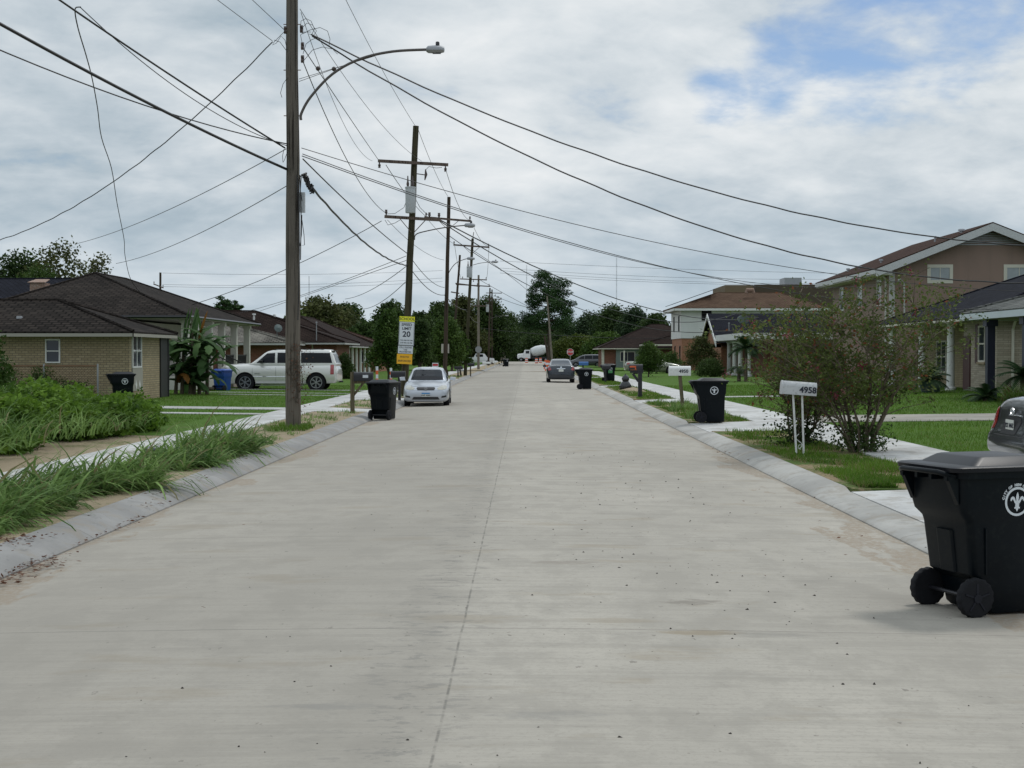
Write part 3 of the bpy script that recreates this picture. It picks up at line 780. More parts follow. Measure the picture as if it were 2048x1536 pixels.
def arm(root, p0, p1, w=.09, h=.115, ins=(), brace=True, mat='arm_wood', d=-.2):
    b = Vector(root.location); p0 = Vector(p0) - b + Vector((0, d, 0)); p1 = Vector(p1) - b + Vector((0, d, 0))
    m = MB(); m.beam(p0, p1, w, h)
    o = m.build('crossarm', mat, root)
    if brace:
        m = MB(); c = (p0 + p1) / 2
        for q in (p0, p1): m.beam(c + (q - c) * .45 - Vector((0, 0, .05)), c + (q - c) * .05 - Vector((0, 0, .55)), .03, .03)
        m.build('brace', 'arm_wood', root)
    for t, up in ins:
        q = p0.lerp(p1, t); i = MB(); s = 1 if up else -1
        i.tube([q + Vector((0, 0, s * .05)), q + Vector((0, 0, s * .12)), q + Vector((0, 0, s * .16)), q + Vector((0, 0, s * .20)), q + Vector((0, 0, s * .27))], [.02, .03, .06, .045, .05], 8)
        i.build('insulator', 'porcelain', root, 40)
    return o
def transformer(root, p, r, h, lid=True):
    p = Vector(p) - Vector(root.location); m = MB()
    m.tube([p, p + Vector((0, 0, .03)), p + Vector((0, 0, h * .93)), p + Vector((0, 0, h))], [r * .95, r, r, r * .9], 18)
    m.tube([p + Vector((0, 0, h * .94)), p + Vector((0, 0, h * .99))], r * 1.07, 18)
    o = m.build('transformer', 'transformer_paint', root, 40)
    b = MB()
    for dx in (-.5, .45):
        q = p + Vector((dx * r, -r * .2, h)); b.tube([q, q + Vector((0, 0, .1)), q + Vector((0, 0, .2)), q + Vector((0, 0, .42))], [.035, .06, .035, .02], 8)
    b.build('bushing', 'porcelain', o, 40)
    for k in (.2, .7): b = MB(); b.box(p.x - .04, p.x + .04, p.y, p.y + r + .2, p.z + h * k, p.z + h * (k + .08)); b.build('bracket', 'metal_grey', o)
def lamp(root, pts, head, hl=.72, r=.028, stays=()):
    b = Vector(root.location); P = [Vector(p) - b for p in pts]
    out = []
    for i in range(len(P) - 1):
        p0, p1, p2, p3 = P[max(i - 1, 0)], P[i], P[i + 1], P[min(i + 2, len(P) - 1)]
        for k in range(5):
            t = k / 5; out.append(.5 * ((2 * p1) + (p2 - p0) * t + (2 * p0 - 5 * p1 + 4 * p2 - p3) * t * t + (3 * p1 - p0 - 3 * p2 + p3) * t ** 3))
    out.append(P[-1]); m = MB(); m.tube(out, r, 8)
    for a, c in stays: m.tube([Vector(a) - b, Vector(c) - b], .006, 4)
    la = m.build('lamp_arm', 'lamp_arm', root, 50)
    e_ = P[-1]; h = MB(); x0, x1 = e_.x - .06, e_.x + hl
    prof = [(0, .045, .05), (.10, .09, .09), (.45, .125, .10), (.8, .12, .09), (.97, .09, .07), (1, .03, .03)]
    rings = []
    for t, w, hh in prof:
        x = x0 + (x1 - x0) * t
        rings.append([(x, e_.y + w * math.cos(a), e_.z - .01 + (hh if math.sin(a) > 0 else hh * .75) * math.sin(a)) for a in [2 * math.pi * (i + .5) / 12 for i in range(12)]])
    h.loft(rings); hd = h.build('lamp_head', 'metal_grey', root, 35)
    c = MB(); xm = x0 + (x1 - x0) * .62; c.tube([(xm, e_.y, e_.z + .07), (xm, e_.y, e_.z + .15), (xm, e_.y, e_.z + .17)], [.045, .045, .03], 10); c.build('photocell', 'black_paint', hd, 40)
    c = MB(); L_ = x1 - x0; c.tube([(x0 + .35 * L_, e_.y, e_.z - .05), (x0 + .8 * L_, e_.y, e_.z - .05)], .05, 8); c.build('lens', 'glass_win', hd, 40)

# P1 – the big grey pole
B1 = W(587, 862, 32); B1.z = .1; T1 = Vector((B1.x + .0, 32, 12.0))
p1 = pole('big weathered grey utility pole nearest the camera with curved lamp arm', B1, T1, .172, .115, 'pole_grey')
def O1(px, py, dy=-.05): return W(px, py, 32 + dy)
lamp(p1, [O1(602, 240), O1(603, 226), O1(622, 193), O1(665, 148), O1(720, 118), O1(785, 103), O1(858, 99)], None, .34, .03,
     [(O1(598, 158), O1(750, 112)), (O1(598, 163), O1(720, 119))])
m = MB(); b = O1(605, 405) - p1.location; m.box(b.x - .055, b.x + .055, b.y - .05, b.y + .05, b.z - .22, b.z + .22); m.build('equipment_box', 'transformer_paint', p1)
m = MB()
for i, (x, z0, z1) in enumerate(((598, 360, 640), (600, 350, 520), (594, 350, 500))):
    a = O1(x, z0, -.16) - p1.location; c = O1(x - 2 + i * 3, z1, -.18) - p1.location; m.tube([a, (a + c) / 2 + Vector((.02, 0, 0)), c], .012, 6)
q = p1.location
for loop in ([(604, 430), (603, 470), (600, 492), (609, 490), (608, 470), (604, 440)], [(603, 350), (601, 380), (604, 402)], [(596, 360), (602, 352), (608, 350)]):
    m.tube([O1(*l, -.1) - q for l in loop], .008, 5)
m.build('cable', 'wire_black', p1)
for (x, y) in ((604, 92), (604, 118), (602, 58), (570, 60)):
    m = MB(); c = O1(x, y) - q
    for dz in (-.04, 0, .04): m.tube([c + Vector((-.02, 0, dz)), c + Vector((.045, 0, dz))], .045 if dz else .03, 8)
    m.build('insulator', 'porcelain', p1)
m = MB()
for pts in ([(601, 60), (602, 42), (612, 37), (622, 42), (629, 58), (624, 68)], [(604, 56), (614, 46), (625, 50), (633, 62), (628, 70), (618, 68)], [(605, 68), (620, 60), (640, 55), (655, 62), (660, 78), (658, 92)], [(604, 84), (601, 70), (608, 64), (622, 64)],
            [(606, 108), (612, 88), (622, 80), (632, 76)], [(607, 122), (625, 100), (645, 94), (665, 98), (675, 108)], [(572, 60), (560, 72), (548, 84), (545, 90), (553, 86), (562, 72), (570, 80), (574, 100)], [(548, 80), (560, 84), (574, 103)], [(575, 155), (566, 168), (561, 186), (564, 195)],
            [(576, 300), (569, 320), (566, 325), (565, 312), (568, 298)]):
    P = [O1(x, y, -.12) - q for x, y in pts]; m = MB(); m.tube(P, .006, 4); m.build('jumper_wire', 'wire_black', p1)
m = MB(); r_ = random.Random(4)
for i in range(16):
    c = O1(608 + i * 1.1, 350 + i * 2.2, -.2) - q; m.tube([c + Vector((r_.uniform(-.05, .05), r_.uniform(-.05, .05), r_.uniform(-.07, .07))) for _ in range(4)], [.02, .035, .03, .012], 5)
m.build('splice', 'wire_black', p1)
for z in (6.9, 7.9, 8.9): m = MB(); m.tube([(-.19, -.02, z), (.19, -.02, z)], .01, 5); m.build('bolt', 'metal_rust', p1)
# dead vine round the shaft
m = MB(); r_ = random.Random(11); vv = []
for k in range(9):
    a = r_.uniform(-2.4, -.4); z = r_.uniform(.6, 1.2); P = []
    for i in range(14):
        rr = .18 + r_.uniform(0, .03); P.append((rr * math.cos(a), rr * math.sin(a), z)); a += r_.uniform(-.25, .42); z += r_.uniform(-.03, .11)
    m.tube(P, [.011 - .0006 * i for i in range(14)], 4)
for k in range(46):
    a = r_.uniform(-2.6, .1); z = r_.uniform(.35, 1.9); P = [Vector((.17 * math.cos(a), .17 * math.sin(a), z))]
    for i in range(4): P.append(P[-1] + Vector((r_.uniform(-.01, .09), r_.uniform(-.05, .02), r_.uniform(-.09, .05))))
    m.tube(P, [.005, .004, .003, .002, .0015], 4); vv.append(P[-1])
vo = thing('vine', 'dead brown vine tangled round the big grey pole', 'vine', p1.location)
m.build('stem', 'bark', vo)
rr_ = np.random.default_rng(12); P = np.array([tuple(v) for v in vv]); P = np.repeat(P, 5, 0) + rr_.normal(size=(len(P) * 5, 3)) * .05
np_mesh('leaf', *leaves(P, .04, rr_, 1.6), 'leaf_dead', vo)['kind'] = 'stuff'
lawn_blades('grass', 'green weeds round the foot of the big grey pole', -5.5, -4.7, 30.8, 32.6, 600, .16, 'blade_lawn', .012, None, 1, 3)

# P2
B2 = W(808, 796, 57); B2.z = .1; T2 = W(832, 252, 57)
p2 = pole('leaning mossy dark pole carrying the school speed signs and a transformer', B2, T2, .15, .115, 'pole_green')
arm(p2, W(757, 323, 57), W(897, 331, 57), ins=((.02, 0), (.96, 0)), brace=False)
arm(p2, W(770, 434, 57), W(882, 441, 57), ins=((.03, 1), (.97, 1), (.8, 1)))
transformer(p2, W(821, 426, 56.6), .20, 1.02)
lamp(p2, [W(829, 480, 56.9), W(831, 470, 56.9), W(845, 464, 56.9), W(890, 455, 56.9), W(932, 450.5, 56.9)], None, .36, .022)
m = MB(); c = W(851, 350, 56.8) - p2.location
m.tube([c + Vector((-.35, 0, .05)), c], .02, 5); m.tube([c + Vector((0, 0, .22)), c + Vector((.02, 0, .02)), c + Vector((-.03, 0, -.2))], [.02, .06, .02], 7); m.build('cutout_fuse', 'porcelain', p2, 40)
m = MB()
for pts in ([(771, 428), (790, 427), (808, 415), (815, 395), (815, 378)], [(831, 378), (832, 400), (840, 415), (850, 425), (860, 432)], [(770, 440), (776, 450), (790, 446), (800, 440)], [(851, 340), (858, 333), (872, 336), (884, 335)]):
    m = MB(); m.tube([W(x, y, 56.7) - p2.location for x, y in pts], .01, 4); m.build('jumper_wire', 'wire_black', p2)
# P3
B3 = W(889.5, 764, 85); B3.z = .1; T3 = W(898, 394, 85)
p3 = pole('dark pole behind the silver car with a cream sign back low on it', B3, T3, .13, .10, 'pole_dark')
arm(p3, W(849, 435, 85), W(943, 443, 85), ins=((.04, 1), (.97, 1)))
lamp(p3, [W(895, 562, 85), W(898, 545, 85), W(910, 528, 84.9), W(925, 520, 84.9), W(936, 517, 84.9)], None, .4, .022)
# P4
B4 = W(930, 741, 113); B4.z = .1; T4 = W(945.5, 477, 113)
p4 = pole('pale grey pole with drum transformer behind the young street trees', B4, T4, .14, .10, 'pole_green')
arm(p4, W(907, 490, 113), W(979, 495, 113), ins=((.02, 1), (.97, 1)))
m = MB(); c = T4 - B4; m.tube([c, c + Vector((.08, 0, .5))], .03, 6); m.build('top_pin', 'arm_wood', p4)
transformer(p4, W(939, 555, 112.6), .22, .85)
lamp(p4, [W(946, 530, 113), W(962, 526, 112.9), W(985, 523.5, 112.9)], None, .45, .022)
# P5 – small leaning
B5 = W(903, 735, 140); B5.z = .05; T5 = W(920, 510, 140)
p5 = pole('slim dark leaning pole half hidden behind the third pole', B5, T5, .13, .10, 'pole_dark')
arm(p5, W(902, 584, 140), W(919, 587, 140), brace=False)
arm(p5, W(911, 567, 140), W(960, 573, 140), ins=((.9, 1),), brace=False)
# P6
B6 = W(957, 739, 160); B6.z = .1; T6 = W(957, 550, 160)
p6 = pole('pale far pole with the back of a stop sign on it', B6, T6, .15, .11, 'pole_pale')
arm(p6, W(920, 558, 160), W(974, 560, 160), ins=((.1, 1), (.5, 0), (.97, 1)), brace=False); arm(p6, W(912, 569, 160), W(981, 573, 160), ins=((.96, 1),), brace=False)
arm(p6, W(946, 612, 160), W(975, 612, 160), brace=False)
# P7, P8
B7 = W(977, 724, 215); B7.z = .1; T7 = W(980, 576, 215)
p7 = pole('far dark pole with grey box transformer where the road narrows', B7, T7, .15, .11, 'pole_dark')
arm(p7, W(966, 598, 215), W(1003, 598.5, 215), ins=((.02, 1), (.97, 1)))
transformer(p7, W(975, 624, 214.6), .22, 1.1)
lamp(p7, [W(979, 640, 215), W(984, 636, 215), W(1000, 632, 215), W(1011, 631.5, 215)], None, .45, .025)
B8 = W(984, 722, 245); B8.z = .1
p8 = pole('farthest dark pole with short cross arm at the end of the line', B8, W(984, 579, 245), .15, .11, 'pole_dark')
arm(p8, W(972, 586, 245), W(1004, 586.5, 245), ins=((.95, 1),), brace=False)
for i, (xb, xt, yt) in enumerate(((1003, 1001, 690), (1007, 1005, 688), (1011, 1007, 690))):
    b_ = W(xb, 718, 270); b_.z = .1
    pole(('stubby pale post left of the far road end', 'middle of the three pale posts at the far road end', 'slanting pale post nearest the far road')[i], b_, W(xt, yt, 270), .13, .11, 'pole_pale', 'pale posts at the far end')
# right side far poles
B9 = W(1105, 730, 200); B9.z = .1
p9 = pole('pale leaning pole in front of the tall pine', B9, W(1094, 592, 200), .15, .10, 'pole_pale')
B10 = W(1099, 731, 195); B10.z = .1
p10 = pole('short dark leaning pole beside the pale leaning one', B10, W(1089, 672, 195), .16, .12, 'pole_dark')
# small pole far left behind the roofs
B11 = W(317, 640, 150); B11.z = .1
p11 = pole('short black pole with low cross arm behind the left hip roof', B11, W(321, 545, 150), .13, .11, 'pole_dark', 'poles behind the left houses')
arm(p11, W(308, 568, 150), W(328, 576, 150), ins=((.05, 1), (.95, 1)), brace=False)
# off-view pole the near wires come from
p0 = pole('pole nearer than the frame that the upper left wires run to', (-12, 16, .1), (-12, 16, 12.6), .17, .12, 'pole_grey')
# ------------------------------------------------ wires
for x, y in ((636, 137), (668, 138)):
    c = W(x, y, 34) - p1.location; m = MB(); m.tube([c + Vector((0, 0, dz)) for dz in (-.055, -.035, 0, .035, .055)], [.015, .045, .058, .045, .015], 10); m.build('strain_insulator', 'porcelain', p1, 60)
def P0(px, py): return W(px, py, 16.0)
wire('thickest black cable bundle running from the upper left edge down to the grey pole', P0(-1105, -620), O1(574, 339), (325, 220), .030)
wire('black cable just below the thickest bundle at the left edge, levelling out at the pole', P0(-1105, -470), O1(575, 288), (325, 222), .013)
wire('taut black cable from the top left corner down to the middle of the grey pole', P0(-1105, -905), O1(570, 296), (325, 140), .019)
wire('thin slack wire hanging under the taut top left cable', W(160, 14, 26.2), O1(575, 292), (325, 155), .009)
wire('thin wire entering at the top edge just left of the grey pole', P0(-1105, -1195), O1(545, 82), (434, 0), .007, 'wire_grey')
wire('uppermost thin wire reaching the ring insulator of the grey pole', P0(-1105, -1410), O1(570, 61), (505, 0), .007, 'wire_grey')
wire('wavy black service wire swinging down to the left edge from the pole top', O1(545, 84), W(-30, 488, 44), (228, 362), .013, wob=.012)
wire('thin straight wire dropping left from the pole to the hip roof', O1(572, 298), W(150, 488, 62), None, .010, 'wire_grey')
wire('lower thin straight wire dropping left from the pole to the roofs', O1(573, 372), W(232, 527, 62), None, .010, 'wire_grey')
polyline_wire('loose black wire dangling down across the left sky to the hip roof', [(161, 14, 26), (150, 19, 26.3), (156, 56, 27), (172, 110, 29), (184, 156, 31), (195, 216, 34), (203, 275, 37), (223, 337, 41), (234, 406, 46), (248, 478, 52), (250, 511, 55), (262, 560, 60), (287, 592, 65)], .012)
wire('upper wavy black service wire crossing the sky to the right gable', O1(622, 69), W(2080, 493, 38), (1250, 330), .018, wob=.010)
wire('lower wavy black service wire crossing the sky to the right edge', O1(624, 72), W(2080, 566, 38), (1300, 415), .018, wob=.010)
wire('upper of three thin lines from the grey pole sloping right over the road', O1(603, 296), W(2080, 584, 45), (1480, 518), .009)
wire('middle of three thin lines sloping right over the road', O1(605, 308), W(2080, 616, 50), (1173, 494), .010)
wire('lower of three thin lines ending at the two storey gable house', O1(604, 312), W(1803, 562, 79.5), (1173, 497), .011)
wire('black cable from the grey pole down to the middle of the leaning pole', O1(606, 318), W(816, 508, 57), (718, 426), .016)
wire('thick lumpy cable below it reaching the leaning pole above the signs', O1(620, 370), W(815, 531, 57), (718, 475), .026, wob=.012)
wire('sagging thin line from grey pole to the lower left cross arm tip', O1(604, 118), W(772, 426, 57), (711, 351), .011)
wire('thin line from the grey pole insulator to the upper cross arm tip', O1(604, 92), W(757, 320, 57), (690, 222), .011)
wire('faint line beside it ending at the upper cross arm tip', O1(602, 25), W(745, 322, 57), (680, 232), .007, 'wire_grey')
wire('thin line from the pole top down to the tip of the leaning pole', T1, W(830, 251, 57), (692, 0), .008, 'wire_grey')
wire('faint line running behind the leaning pole to its cross arm', O1(600, 18), W(843, 322, 57), (745, 228), .007, 'wire_grey')
wire('service wire from the leaning pole cross arm down left to the columned house', W(763, 442, 57), W(385, 609, 66), (602, 525), .014)
wire('thin drop from the leaning pole toward the brown brick roofs', W(812, 512, 57), W(480, 626, 98), (625, 583), .013, 'wire_grey')
wire('second thin drop beside it, a touch lower', W(812, 521, 57), W(520, 622, 102), (625, 586), .013)
wire('third drop from the leaning pole meeting the trees', W(812, 533, 57), W(690, 598, 98), None, .015)
wire('lowest drop from the leaning pole into the left treetops', W(811, 564, 57), W(725, 618, 98), None, .015)
wire('thin line from the leaning pole top to the third pole top', W(836, 258, 57), W(896, 393, 85), (862, 325), .010, 'wire_grey')
wire('thin line from the upper arm insulator to the far cross arm', W(893, 344, 57), W(940, 440, 85), (912, 400), .011, 'wire_grey')
wire('pair line between the leaning pole and the third pole, left', W(772, 330, 57), W(852, 433, 85), (812, 388), .014)
wire('pair line between the leaning pole and the third pole, lower', W(775, 440, 57), W(888, 520, 85), (826, 488), .010, 'wire_grey')
wire('cable from the leaning pole to the middle of the third pole', W(818, 510, 57), W(889, 575, 85), (852, 553), .015)
wire('cable from the leaning pole sagging low onto the third pole', W(816, 530, 57), W(889, 590, 85), (850, 572), .018)
wire('heavy wire from the third pole over the road to the brown roofed house', W(882, 441, 57), W(1600, 611, 135), (1120, 556), .026)
wire('wire just under the heavy one crossing to the white siding', W(878, 441, 57), W(1470, 628, 112), (1073, 556), .022)
wire('third line from the dark pole crossing the road toward the black roof', W(896, 470, 85), W(1500, 655, 104), (1056, 571), .022)
wire('low line crossing the far road at treetop shadow height', W(960, 656, 160), W(1350, 676, 150), (1120, 671), .026)
wire('far line from the third pole to the fourth cross arm, right', W(942, 441, 85), W(978, 492, 113), (958, 475), .013, 'wire_grey')
wire('far line from the third pole to the fourth cross arm, left', W(852, 434, 85), W(909, 488, 113), (880, 466), .013, 'wire_grey')
wire('far line between the fourth and sixth poles, right', W(978, 492, 113), W(973, 556, 160), (976, 530), .016, 'wire_grey')
wire('far line between the fourth and sixth poles, left', W(909, 488, 113), W(922, 556, 160), (915, 527), .016, 'wire_grey')
wire('far cable between the third pole and the fourth pole', W(889, 590, 85), W(934, 620, 113), (912, 612), .022)
wire('far cable between the fourth and sixth poles', W(933, 622, 113), W(957, 645, 160), (944, 638), .025)
wire('far line running right from the fourth pole into the pine', W(945, 500, 113), W(1065, 590, 190), (1010, 545), .022)
wire('lower far line running right from the sixth pole toward the pine', W(960, 560, 160), W(1062, 616, 190), (1010, 588), .025)
wire('lowest far line from the seventh pole over the road end', W(990, 592, 215), W(1090, 622, 200), None, .03)
for i, (y0, ym, y1) in enumerate(((527, 536, 549), (541, 553, 560), (546, 560, 569), (551, 564, 571))):
    wire(('uppermost', 'second', 'third', 'lowest')[i] + ' hair thin transmission line over the right treetops', W(1000, y0 - 5, 330), W(1700, y1 - 2, 330), (1300, ym), .03, 'wire_grey')
for i, (y0, ym, y1) in enumerate(((546, 549, 541), (569, 570, 556), (573, 575, 563))):
    wire(('uppermost', 'middle', 'lowest')[i] + ' hair thin line across the sky behind the grey pole', W(325, y0, 150), W(885, y1, 160), (560, ym), .014, 'wire_grey')
for i, (x, y, Y, lab) in enumerate(((1233, 515, 900, 'tall hair thin radio mast right of the pine'), (1053, 530, 900, 'thin radio mast left of the pine top'), (618, 552, 900, 'short radio mast above the left treetops'))):
    t = W(x, y, Y); m = MB(); h = t.z
    rt = thing('radio_mast', lab, 'radio mast', (t.x, Y, 0), 0, 'radio masts on the horizon')
    for a in (0, 2.09, 4.19): m.tube([(.25 * math.cos(a), .25 * math.sin(a), 0), (.25 * math.cos(a), .25 * math.sin(a), h)], .06, 4)
    for k in range(int(h / 4)): m.tube([(.25, 0, k * 4), (-.12, .21, k * 4 + 2), (-.12, -.21, k * 4 + 4)], .03, 4)
    m.build('lattice', 'metal_grey', rt)
# ================================================================ HOUSES
class Face:
    "wall plane frame: '-y' faces the camera, '+x' the street from the left side, '-x' from the right side"
    def __init__(s, face, at): s.face = face; s.at = at
    def P(s, u, v, d):
        return {'-y': (u, s.at - d, v), '+x': (s.at + d, u, v), '-x': (s.at - d, u, v)}[s.face]
    def bx(s, m, u0, u1, v0, v1, d0, d1, mi=0):
        m.hexa([s.P(u0, v0, d0), s.P(u1, v0, d0), s.P(u1, v0, d1), s.P(u0, v0, d1), s.P(u0, v1, d0), s.P(u1, v1, d0), s.P(u1, v1, d1), s.P(u0, v1, d1)], mi)
def window(par, F, u, v, w, h, fr=.06, frame='white_paint', pane='glass_win', bars=(), hbars=(), sill=False, trim=0, shutters=None, low=None):
    m = MB(); u0, u1, v0, v1 = u - w / 2, u + w / 2, v, v + h
    F.bx(m, u0, u0 + fr, v0, v1, -.02, .05); F.bx(m, u1 - fr, u1, v0, v1, -.02, .05); F.bx(m, u0 + fr, u1 - fr, v1 - fr, v1, -.02, .05); F.bx(m, u0 + fr, u1 - fr, v0, v0 + fr, -.02, .05)
    for b in bars: F.bx(m, u0 + w * b - fr * .35, u0 + w * b + fr * .35, v0 + fr, v1 - fr, -.02, .04)
    for b in hbars: F.bx(m, u0 + fr, u1 - fr, v0 + h * b - fr * .4, v0 + h * b + fr * .4, -.02, .043)
    if trim:
        t = trim
        F.bx(m, u0 - t, u0, v0 - t, v1 + t, -.02, .035); F.bx(m, u1, u1 + t, v0 - t, v1 + t, -.02, .035); F.bx(m, u0, u1, v1, v1 + t, -.02, .035); F.bx(m, u0, u1, v0 - t, v0, -.02, .035)
    wn = m.build('window', frame, par, off='w')
    m = MB(); F.bx(m, u0 + fr * .5, u1 - fr * .5, v0 + fr * .5, v1 - fr * .5, -.01, .015); m.build('pane', pane, wn, off='w')
    if sill:
        m = MB(); F.bx(m, u0 - .06, u1 + .06, v0 - .09, v0 - .003, -.02, .09); m.build('sill', sill, wn, off='w')
    if low:
        m = MB(); F.bx(m, u0 - .0, u1 + .12, v0 - low, v0 - .003, -.01, .04); m.build('lower_panel', 'panel_beige', wn, off='w')
    if shutters:
        for a in (u0 - shutters - .03, u1 + .03):
            m = MB(); F.bx(m, a, a + shutters, v0 - .05, v1 + .05, -.01, .04)
            for k in range(9): F.bx(m, a + .04, a + shutters - .04, v0 + h * (k + .3) / 9.5, v0 + h * (k + .75) / 9.5, .04, .05)
            m.build('shutter', 'door_maroon', wn, off='w')
    return wn
def walls(par, x0, x1, y0, y1, z0, z1, mat, name='wall'):
    m = MB(); m.box(x0, x1, y0, y1, z0, z1); return m.build(name, mat, par, off='w')
def roof(par, x0, x1, y0, y1, ze, r0, r1, mat, fascia='white_paint', fh=.16, caps=True, name='roof', gable=()):
    "hip or gable roof: eave rectangle and the two ridge ends"
    E = [Vector((x0, y0, ze)), Vector((x1, y0, ze)), Vector((x1, y1, ze)), Vector((x0, y1, ze))]; r0, r1 = Vector(r0), Vector(r1)
    m = MB(); t = Vector((0, 0, -.05))
    alongx = abs(r1.x - r0.x) > abs(r1.y - r0.y) if (r1 - r0).length > .2 else False
    if alongx:
        a, b = (r0, r1) if r0.x < r1.x else (r1, r0)
        F = [[E[0], E[1], b, a], [E[2], E[3], a, b], [E[3], E[0], a], [E[1], E[2], b]]; G = {'x0': 2, 'x1': 3}
        H = [(a, E[0]), (a, E[3]), (b, E[1]), (b, E[2])]
    else:
        a, b = (r0, r1) if r0.y < r1.y else (r1, r0)
        F = [[E[0], E[1], a], [E[1], E[2], b, a], [E[2], E[3], b], [E[3], E[0], a, b]]; G = {'y0': 0, 'y1': 2}
        H = [(a, E[0]), (a, E[1]), (b, E[2]), (b, E[3])]
    skip = [G[k] for k in gable if k in G]
    for i, f in enumerate(F):
        if i in skip: continue
        m.slabp(f, t)
    o = m.build(name, mat, par, off='w')
    if caps:
        c = MB()
        if (a - b).length > .2: c.tube([a, b], .06, 5)
        if not skip:
            for p, q in H: c.tube([p + Vector((0, 0, .01)), q + Vector((0, 0, .03))], .055, 5)
        c.build('ridge_cap', mat, o, off='w')
    f = MB(); z0, z1 = ze - fh, ze - .052
    for k, (p, q) in enumerate(((0, 1), (1, 2), (2, 3), (3, 0))):
        A, B = E[p], E[q]; inw = (E[(p + 3) % 4] - A).normalized() * .03
        f.slabp([(A.x, A.y, z0), (B.x, B.y, z0), (B.x, B.y, z1), (A.x, A.y, z1)], inw)
    f.build('fascia', fascia, par, off='w')
    s = MB(); s.box(x0 + .04, x1 - .04, y0 + .04, y1 - .04, z0 + .02, z0 + .05); s.build('soffit', 'soffit', par, off='w')
    return o
def part(par, fn, name, mat, smooth=None):
    m = MB(); fn(m); return m.build(name, mat, par, smooth, off='w')
def vent(par, p, h=.35, r=.05, cap=.09, mat='metal_grey'):
    p = Vector(p); m = MB(); m.tube([p, p + Vector((0, 0, h))], r, 8); m.tube([p + Vector((0, 0, h)), p + Vector((0, 0, h + cap))], [r * 1.9, r * 1.6], 8)
    m.build('roof_vent', mat, par, 40, off='w')
def downpipe(par, F, u, z0, z1, mat='fascia_grey'):
    m = MB(); F.bx(m, u - .045, u + .045, z0, z1 - .35, .01, .09)
    m.beam(F.P(u, z1 - .38, .05), F.P(u, z1, .38), .08, .07); m.build('downpipe', mat, par, off='w')

# --- A: beige brick house, left
hA = thing('brick_house', 'low beige brick house with charcoal hip roof at the far left', 'house', (-20, 50.5, .2))
x1, yn, yf = -13.2, 48.3, 52.3
walls(hA, -30, x1, yn, yf, 0, 2.36, 'brick_beige')
roof(hA, -31, -12.9, 47.7, 53.8, 2.50, (-26, 50.75, 3.66), (-16.35, 50.75, 3.66), 'shingle_charcoal', 'panel_beige')
F = Face('-y', yn); window(hA, F, W(106, 700, yn).x, W(106, 726, yn).z, .50, .80, .045, 'white_paint', 'glass_win', (), (.5,))
FX = Face('+x', x1)
window(hA, FX, 49.15, 1.30, 1.15, 1.15, .05, 'white_paint', 'glass_win', (.5,), (.5,), low=.78)
part(hA, lambda m: FX.bx(m, 48.45, 50.1, .38, .49, -.01, .10), 'brick_ledge', 'brick_beige')
part(hA, lambda m: [m.slabp([(x1 + .045, 49.0 + dy, .72), (x1 + .045, 49.1 + dy, .88), (x1 + .045, 49.2 + dy, .72), (x1 + .045, 49.1 + dy, .56)], (.01, 0, 0)) for dy in (-.15, .3)], 'diamond_ornament', 'white_paint')
part(hA, lambda m: m.box(-13.8, -13.15, 52.3, 53.4, 0, 2.36), 'porch_shade_block', 'door_dark')  # near-black block stands in for the shade inside the recessed porch
part(hA, lambda m: [m.box(-13.22, -13.12, 53.3, 53.4, 0, 2.34), m.box(-13.4, -13.25, 52.31, 53.3, .1, 1.0)], 'porch_post', 'railing_iron')
vent(hA, W(39, 655, 49), .30, .06)
# --- B: larger hip roof with a columned porch
hB = thing('porch_house', 'white columned house with big dark hip roof behind the banana plant', 'house', (-19, 70, .2))
walls(hB, -24, -17.0, 63, 77, 0, 3.2, 'stucco_white')
walls(hB, -17.0, -16.2, 63, 77, 0, .95, 'stucco_white', 'porch_base')
roof(hB, -24.5, -14.4, 62, 78.4, 3.42, (-20.1, 67.8, 5.56), (-20.1, 72.9, 5.56), 'shingle_charcoal', 'cream_paint', .14)
part(hB, lambda m: [m.tube([(-14.33, 61.9, 3.36), (-14.33, 78.4, 3.36)], .07, 6), m.tube([(-24, 61.93, 3.36), (-14.4, 61.93, 3.36)], .07, 6), m.tube([(-14.5, 62.1, 3.3), (-14.62, 62.3, 3.0), (-14.62, 62.3, .2)], .06, 6)], 'gutter', 'black_paint', 50)
part(hB, lambda m: m.box(-16.2, -14.45, 62.4, 78, -.1, .80), 'porch_floor', 'stucco_white')
for y in (62.7, 64.6, 67.4, 70.2, 73.2, 76.6):
    m = MB(); m.box(-14.85, -14.55, y - .15, y + .15, .8, 3.27); m.box(-14.90, -14.50, y - .19, y + .19, .8, .95); m.box(-14.90, -14.50, y - .19, y + .19, 3.12, 3.268); m.build('column', 'stucco_white', hB, off='w')
FB = Face('+x', -17.0)
window(hB, FB, 65, 1.2, 1.2, 1.6, .07, 'door_dark', 'glass_dark', (.5,)); window(hB, FB, 72.5, 1.2, 1.6, 1.6, .07, 'door_dark', 'glass_dark', (.5,))
part(hB, lambda m: FB.bx(m, 68, 69.1, .8, 2.95, 0, .05), 'door', 'door_dark')
m = MB()
for a, b in ((62.85, 64.45), (64.75, 67.25), (70.35, 73.05), (73.35, 76.4)):
    m.beam((-14.7, a, 1.72), (-14.7, b, 1.72), .05, .05); m.beam((-14.7, a, .95), (-14.7, b, .95), .04, .04); k = a
    while k < b: m.box(-14.715, -14.685, k, k + .03, .95, 1.72); k += .14
m.build('railing', 'railing_iron', hB, off='w')
m = MB()
for i in range(5): m.box(-14.449 + .28 * i, -14.45 + .28 * (i + 1), 67.6, 70, -.1, .64 - .13 * i)
m.build('step', 'porch_floor', hB, off='w')
